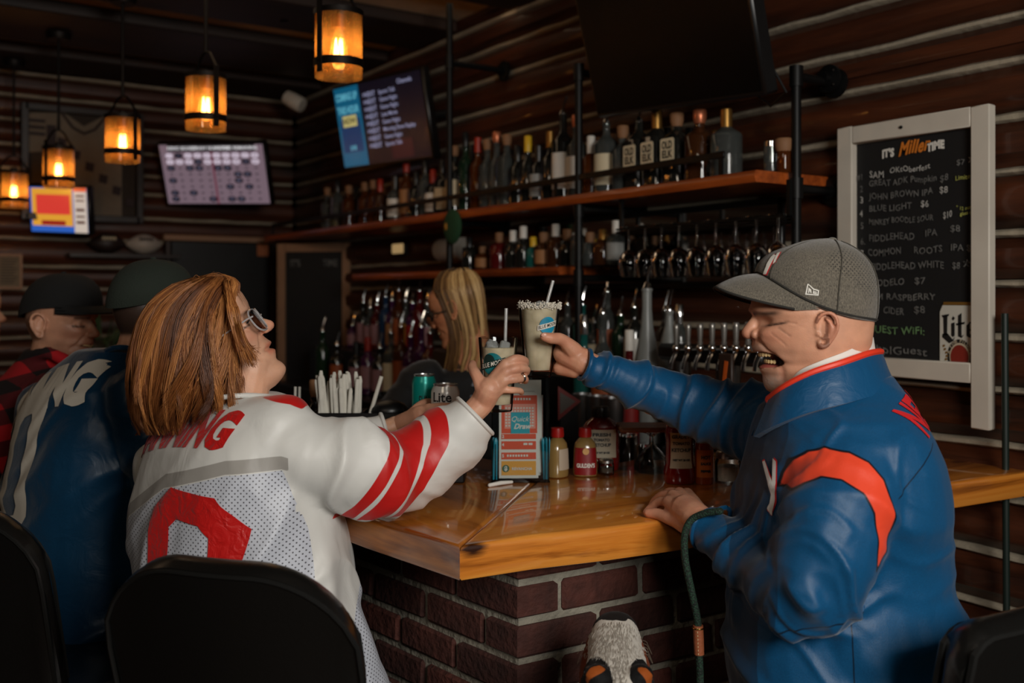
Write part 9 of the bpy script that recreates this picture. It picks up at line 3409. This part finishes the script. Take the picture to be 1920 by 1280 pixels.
MB().tube([a0, a0 + d * .235], .005, 8).build('paper_straw', M_ST, t)
for px in (551, 559):
 p = on_bar(px, 872)
 o = MB().tube([(0, 0, 0), (.004, 0, .20)], .0035, 8).build('drinking_straw', mat('straw_white', s2l(190, 186, 176), .5))
 o.location = (p.x, p.y, ZT + .002)
 tag(o, 'thin white straw standing %s the woman and the straw caddy' % ('nearer to the chin, between' if px < 555 else 'farther from the chin, between'), 'straw')
p = on_bar(578, 866)
bottle('sauce_bottle', 'small dark bottle with green top behind the chin of the woman', p.x + .02, p.y, ZT, .215, .026, 'tall', 'dark', 'cork', 'green')
bx = P(812, 823, 2.33)
t = thing('napkin_box', 'low black napkin box under the two beer cans, behind the white sleeve', 'box', (bx.x, bx.y, ZT), -YAW)
hb = bx.z - ZT - .001
b = MB()
b.box((0, .035, hb / 2), (.15, .10, hb), bev=.004)
b.build('case', M_BLACKP, t)
def can(name, label, px, D, r, h, z0, body, items):
 p = P(px, 700, D)
 t = thing(name, label, 'can', (p.x, p.y, z0), -YAW)
 b = MB()
 b.lathe([(0, .004), (r * .72, 0), (r * .78, .001), (r * .97, .012), (r, .018), (r, h - .022), (r * .97, h - .015), (r * .82, h - .004), (r * .82, h - .002)], 32)
 b.build('can_body', body, t)
 b = MB()
 b.lathe([(r * .80, h - .006), (r * .845, h - .003), (r * .845, h), (r * .80, h), (r * .78, h - .004), (0, h - .004)], 32, caps=False)
 ld = b.build('can_lid', M_STEEL, t)
 MB().box((0, -.006, h - .002), (.016, .024, .0015), bev=.0006).build('pull_tab', M_STEEL, ld)
 for (nm, txt, mt, ang, zz, sz, fit) in items:
  w_ = MB()
  vs, fs = textgeo(txt, 1.0, .02, 3)
  wd = max(q[0] for q in vs) - min(q[0] for q in vs)
  k = fit / wd
  w_.add([Vector(((r + .0006) * math.sin(ang + q[0] * k / r), -(r + .0006) * math.cos(ang + q[0] * k / r), zz + q[1] * sz)) for q in vs], fs)
  w_.build(nm, mt, t, smooth=False)
 return t
zc_ = P(0, 822, 2.33).z
can('beer_can', 'white beer can with black blackletter name, held in her far hand', 835, 2.255, .0325, .1225, P(0, 719, 2.255).z - .1225, mat('can_white', s2l(214, 212, 206), .25, metal=.2), [('wordmark', 'Lite', M_INK, -.20, .0935, .030, .044), ('small_print', 'A FINE PILSNER', mat('print_gold', s2l(150, 110, 50), .4), -.2, .03, .006, .03)])
tc_ = can('slim_can', 'tall teal slim can standing on the napkin box left of the white can', 795, 2.345, .0285, .152, ZT + hb, mat('can_teal', s2l(10, 150, 138), .3, metal=.3), [('wordmark', 'SUN', M_INK, .1, .092, .03, .024), ('wordmark', 'S', M_INK, -.35, .06, .034, .016), ('wordmark', 'CRUSH', mat('can_brown', s2l(70, 44, 36), .5), .25, .045, .014, .02)])
                 # leash: green rope from the near cuff to the dog
lp = [P(1350, 958, 1.775), P(1322, 962, 1.79), P(1296, 975, 1.80), P(1284, 1003, 1.785), P(1285, 1050, 1.77), P(1297, 1110, 1.765), P(1308, 1165, 1.765), P(1311, 1230, 1.765), P(1312, 1300, 1.76), P(1300, 1400, 1.73), P(1230, 1440, 1.68), P(1165, 1400, 1.64)]
pts, rr_ = resample(lp, [.0065] * len(lp), 10)
t = thing('leash', 'dark green rope leash with a leather sleeve hanging from the cuff of the near arm', 'leash')
b = MB()
b.tube(pts, rr_, 10, round_ends=True)
m, nt, bs_ = newmat('rope_green')
tcn = N(nt, 'ShaderNodeTexCoord')
vo = N(nt, 'ShaderNodeTexVoronoi', Scale=330.0)
L(nt, tcn.outputs['Object'], vo.inputs['Vector'])
rp = N(nt, 'ShaderNodeValToRGB')
rp.color_ramp.elements[0].color = rgb(s2l(30, 74, 50))
rp.color_ramp.elements[1].position = .6
rp.color_ramp.elements[1].color = rgb(s2l(8, 24, 16))
L(nt, vo.outputs['Distance'], rp.inputs[0])
L(nt, rp.outputs[0], bs_.inputs['Base Color'])
bs_.inputs['Roughness'].default_value = .8
bp = N(nt, 'ShaderNodeBump', Strength=.7, Distance=.002)
L(nt, vo.outputs['Distance'], bp.inputs['Height'])
L(nt, bp.outputs[0], bs_.inputs['Normal'])
b.build('rope', m, t)
sl_ = MB()
a, c = P(1309, 1172, 1.764), P(1311, 1226, 1.764)
sl_.tube([a, a.lerp(c, .5), c], [.0088, .0092, .0088], 14)
so = sl_.build('leather_sleeve', mat('leather_copper', s2l(150, 84, 54), .4, bump=.2, bscale=200), t)
st_ = MB()
for k in range(8):
 q = a.lerp(c, (k + .5) / 8) - CD * .0088 - CR * .003
 st_.tube([q - UP * .0016, q + UP * .0016], .0007, 5)
st_.build('stitching', mat('stitch', s2l(206, 180, 140), .7), so)['kind'] = 'stuff'
g = MB()
q = a - UP * .004
g.tube([q + (CR * math.cos(k * PI / 8) + CD * math.sin(k * PI / 8)) * .0098 for k in range(17)], .0014, 6, caps=False)
g.build('metal_ring', mat('gold', s2l(214, 168, 90), .2, metal=1.0), so)
                 # bar stools with wrapped black backs
M_VINYL = mat('black_vinyl', s2l(15, 15, 14), .30, spec=.7, bump=.05, bscale=140, coat=.3, coatrough=.2)
M_PIPE = mat('vinyl_piping', s2l(24, 24, 23), .35)
M_LEGM = mat('stool_leg', s2l(24, 22, 20), .4, metal=.5)
def stool(label, seat, F3, ztop, halfw, curve, back_off, thick=.055, seat_z=.70, rake=.06, rounded=.13, piping=False):
 L3 = UP.cross(F3)
 t = thing('bar_stool', label, 'bar stool', (seat.x, seat.y, 0))
 o0 = Vector((seat.x, seat.y, 0))
 w = lambda v: v - o0
 b = MB()
 zb = seat_z + .03
 nu, nv = 26, 16
 H_ = ztop - zb
 def pt(u, vv, out):
  hw = halfw * (1 - .06 * (1 - vv))
  x = u * hw
  z = zb + H_ * vv
  lim = ztop
  e = max(0, (abs(u) - (1 - rounded / hw)) / (rounded / hw))
  z = zb + (H_ - rounded * (1 - math.sqrt(max(0, 1 - e * e)))) * vv
  y = -back_off + curve * (x / halfw) ** 2 - rake * vv
  n_ = Vector((L3 * (2 * curve * x / halfw ** 2) * -1 + F3)).normalized()
  return o0 + L3 * x + F3 * y + Vector((0, 0, z)) + n_ * out
 prof = [(-.5, .0), (-.42, .7), (-.2, 1.0), (.2, 1.0), (.42, .7), (.5, 0)]
 rings = []
 for i in range(nu + 1):
  u = -1 + 2 * i / nu
  r_ = []
  th = thick * (1 if abs(u) < .94 else .55)
  m_ = []
  for j in range(nv + 1):
   m_.append(pt(u, j / nv, -th / 2))
  top_ = [pt(u, 1, -th / 2 + th * q) + Vector((0, 0, .014 * math.sin(PI * q))) for q in (.2, .5, .8)]
  back = [pt(u, 1 - j / nv, th / 2) for j in range(nv + 1)]
  rings.append([w(p) for p in m_ + top_ + back])
 b.loft(rings)
 b.build('backrest', M_VINYL, t)
 pz = MB()
 for out in (-thick / 2, thick / 2):
  loop = [w(pt(-.97, .05, out))] + [w(pt(-.97, q, out)) for q in (.3, .6, .85)] + [w(pt(u, .985, out)) for u in np.linspace(-.95, .95, 25)] + [w(pt(.97, q, out)) for q in (.85, .6, .3, .05)]
  pz.tube(loop, .004 if not piping else .006, 6)
 pz.build('piping', M_PIPE, t)
 s_ = MB()
 s_.loft([ring(Vector((0, 0, z)), L3 * (.215 * k), F3 * (.205 * k), 2.8, 32) for z, k in ((seat_z - .075, .90), (seat_z - .07, .97), (seat_z - .02, 1.0), (seat_z - .006, .97), (seat_z, .85))])
 s_.build('seat', M_VINYL, t)
 for sx in (-1, 1):
  for sy in (-1, 1):
   a = L3 * sx * .16 + F3 * sy * .15 + Vector((0, 0, seat_z - .075))
   c_ = L3 * sx * .21 + F3 * sy * .20
   MB().tube([a, c_], [.017, .014], 10).build('leg', M_LEGM, t)
 r_ = MB()
 ring_ = [L3 * math.cos(k * PI / 12) * .235 + F3 * math.sin(k * PI / 12) * .225 + Vector((0, 0, .26)) for k in range(25)]
 r_.tube(ring_, .011, 8, caps=False)
 r_.build('foot_ring', M_LEGM, t)
 for sx in (-1, 1):
  bt = MB()
  bt.tube([L3 * sx * .15 - F3 * .12 + Vector((0, 0, seat_z - .06)), L3 * sx * .15 - F3 * (back_off - .02) + Vector((0, 0, seat_z - .02)), L3 * sx * .15 - F3 * (back_off + .01) + Vector((0, 0, seat_z + .16))], .012, 8)
  bt.build('back_strut', M_LEGM, t)
 return t
def stool_for(label, bx, by, D, f, ztop, seat_z, **k):
 F3 = (CR * f[0] + CD * f[1]).normalized()
 b = P(bx, by, D) + F3 * .30
 return stool(label, Vector((b.x, b.y, 0)), F3, ztop, k.pop('halfw', .215), k.pop('curve', .05), .30, seat_z=seat_z, **k)
stool_for('black vinyl bar stool nearest us, its curved back behind the woman in white', 452, 1045, 1.555, (.29, .955), 1.088, .695, rounded=.16, halfw=.218)
stool_for('black vinyl bar stool at the left edge, behind the man in the navy jersey', -62, 945, 1.92, (.35, .94), 1.098, .72, rounded=.15)
stool_for('black vinyl bar stool with ribbed piping behind the laughing man', 1885, 1130, 1.56, (-.55, .83), 1.018, .645, rounded=.05, piping=True, halfw=.20, curve=.02)
pp_ = P(50, 1110, 2.88)
stool('black bar stool under the man in the plaid shirt', Vector((pp_.x, pp_.y, 0)), (CR * .78 + CD * .62).normalized(), 1.02, .22, .05, .27, seat_z=.70)
pf = P(-45, 1010, 3.75) - (CR * .8 + CD * .6) * .15 + CR * .11
stool('black bar stool under the guest in the grey shirt', Vector((pf.x, pf.y, 0)), (CR * .8 + CD * .6).normalized(), 1.0, .22, .05, .27, seat_z=.68)
for o in SC.objects:
 if o.parent is not None and o.name.split('.')[0] in ('list_line', 'title_lettering', 'panel_line', 'header_lettering', 'slip_lettering', 'seal_lettering', 'flyer_lettering', 'lettering', 'number_boxes', 'printed_lines', 'title', 'corner_lettering', 'seal_lettering', 'wheat_print', 'print', 'holes', 'grey_print', 'black_marks', 'small_print', 'label_lettering', 'chalk_line', 'chalk_note', 'eyelashes', 'whiskers', 'teeth', 'loose_hair', 'hair', 'under_hair'):
  o['kind'] = 'stuff'
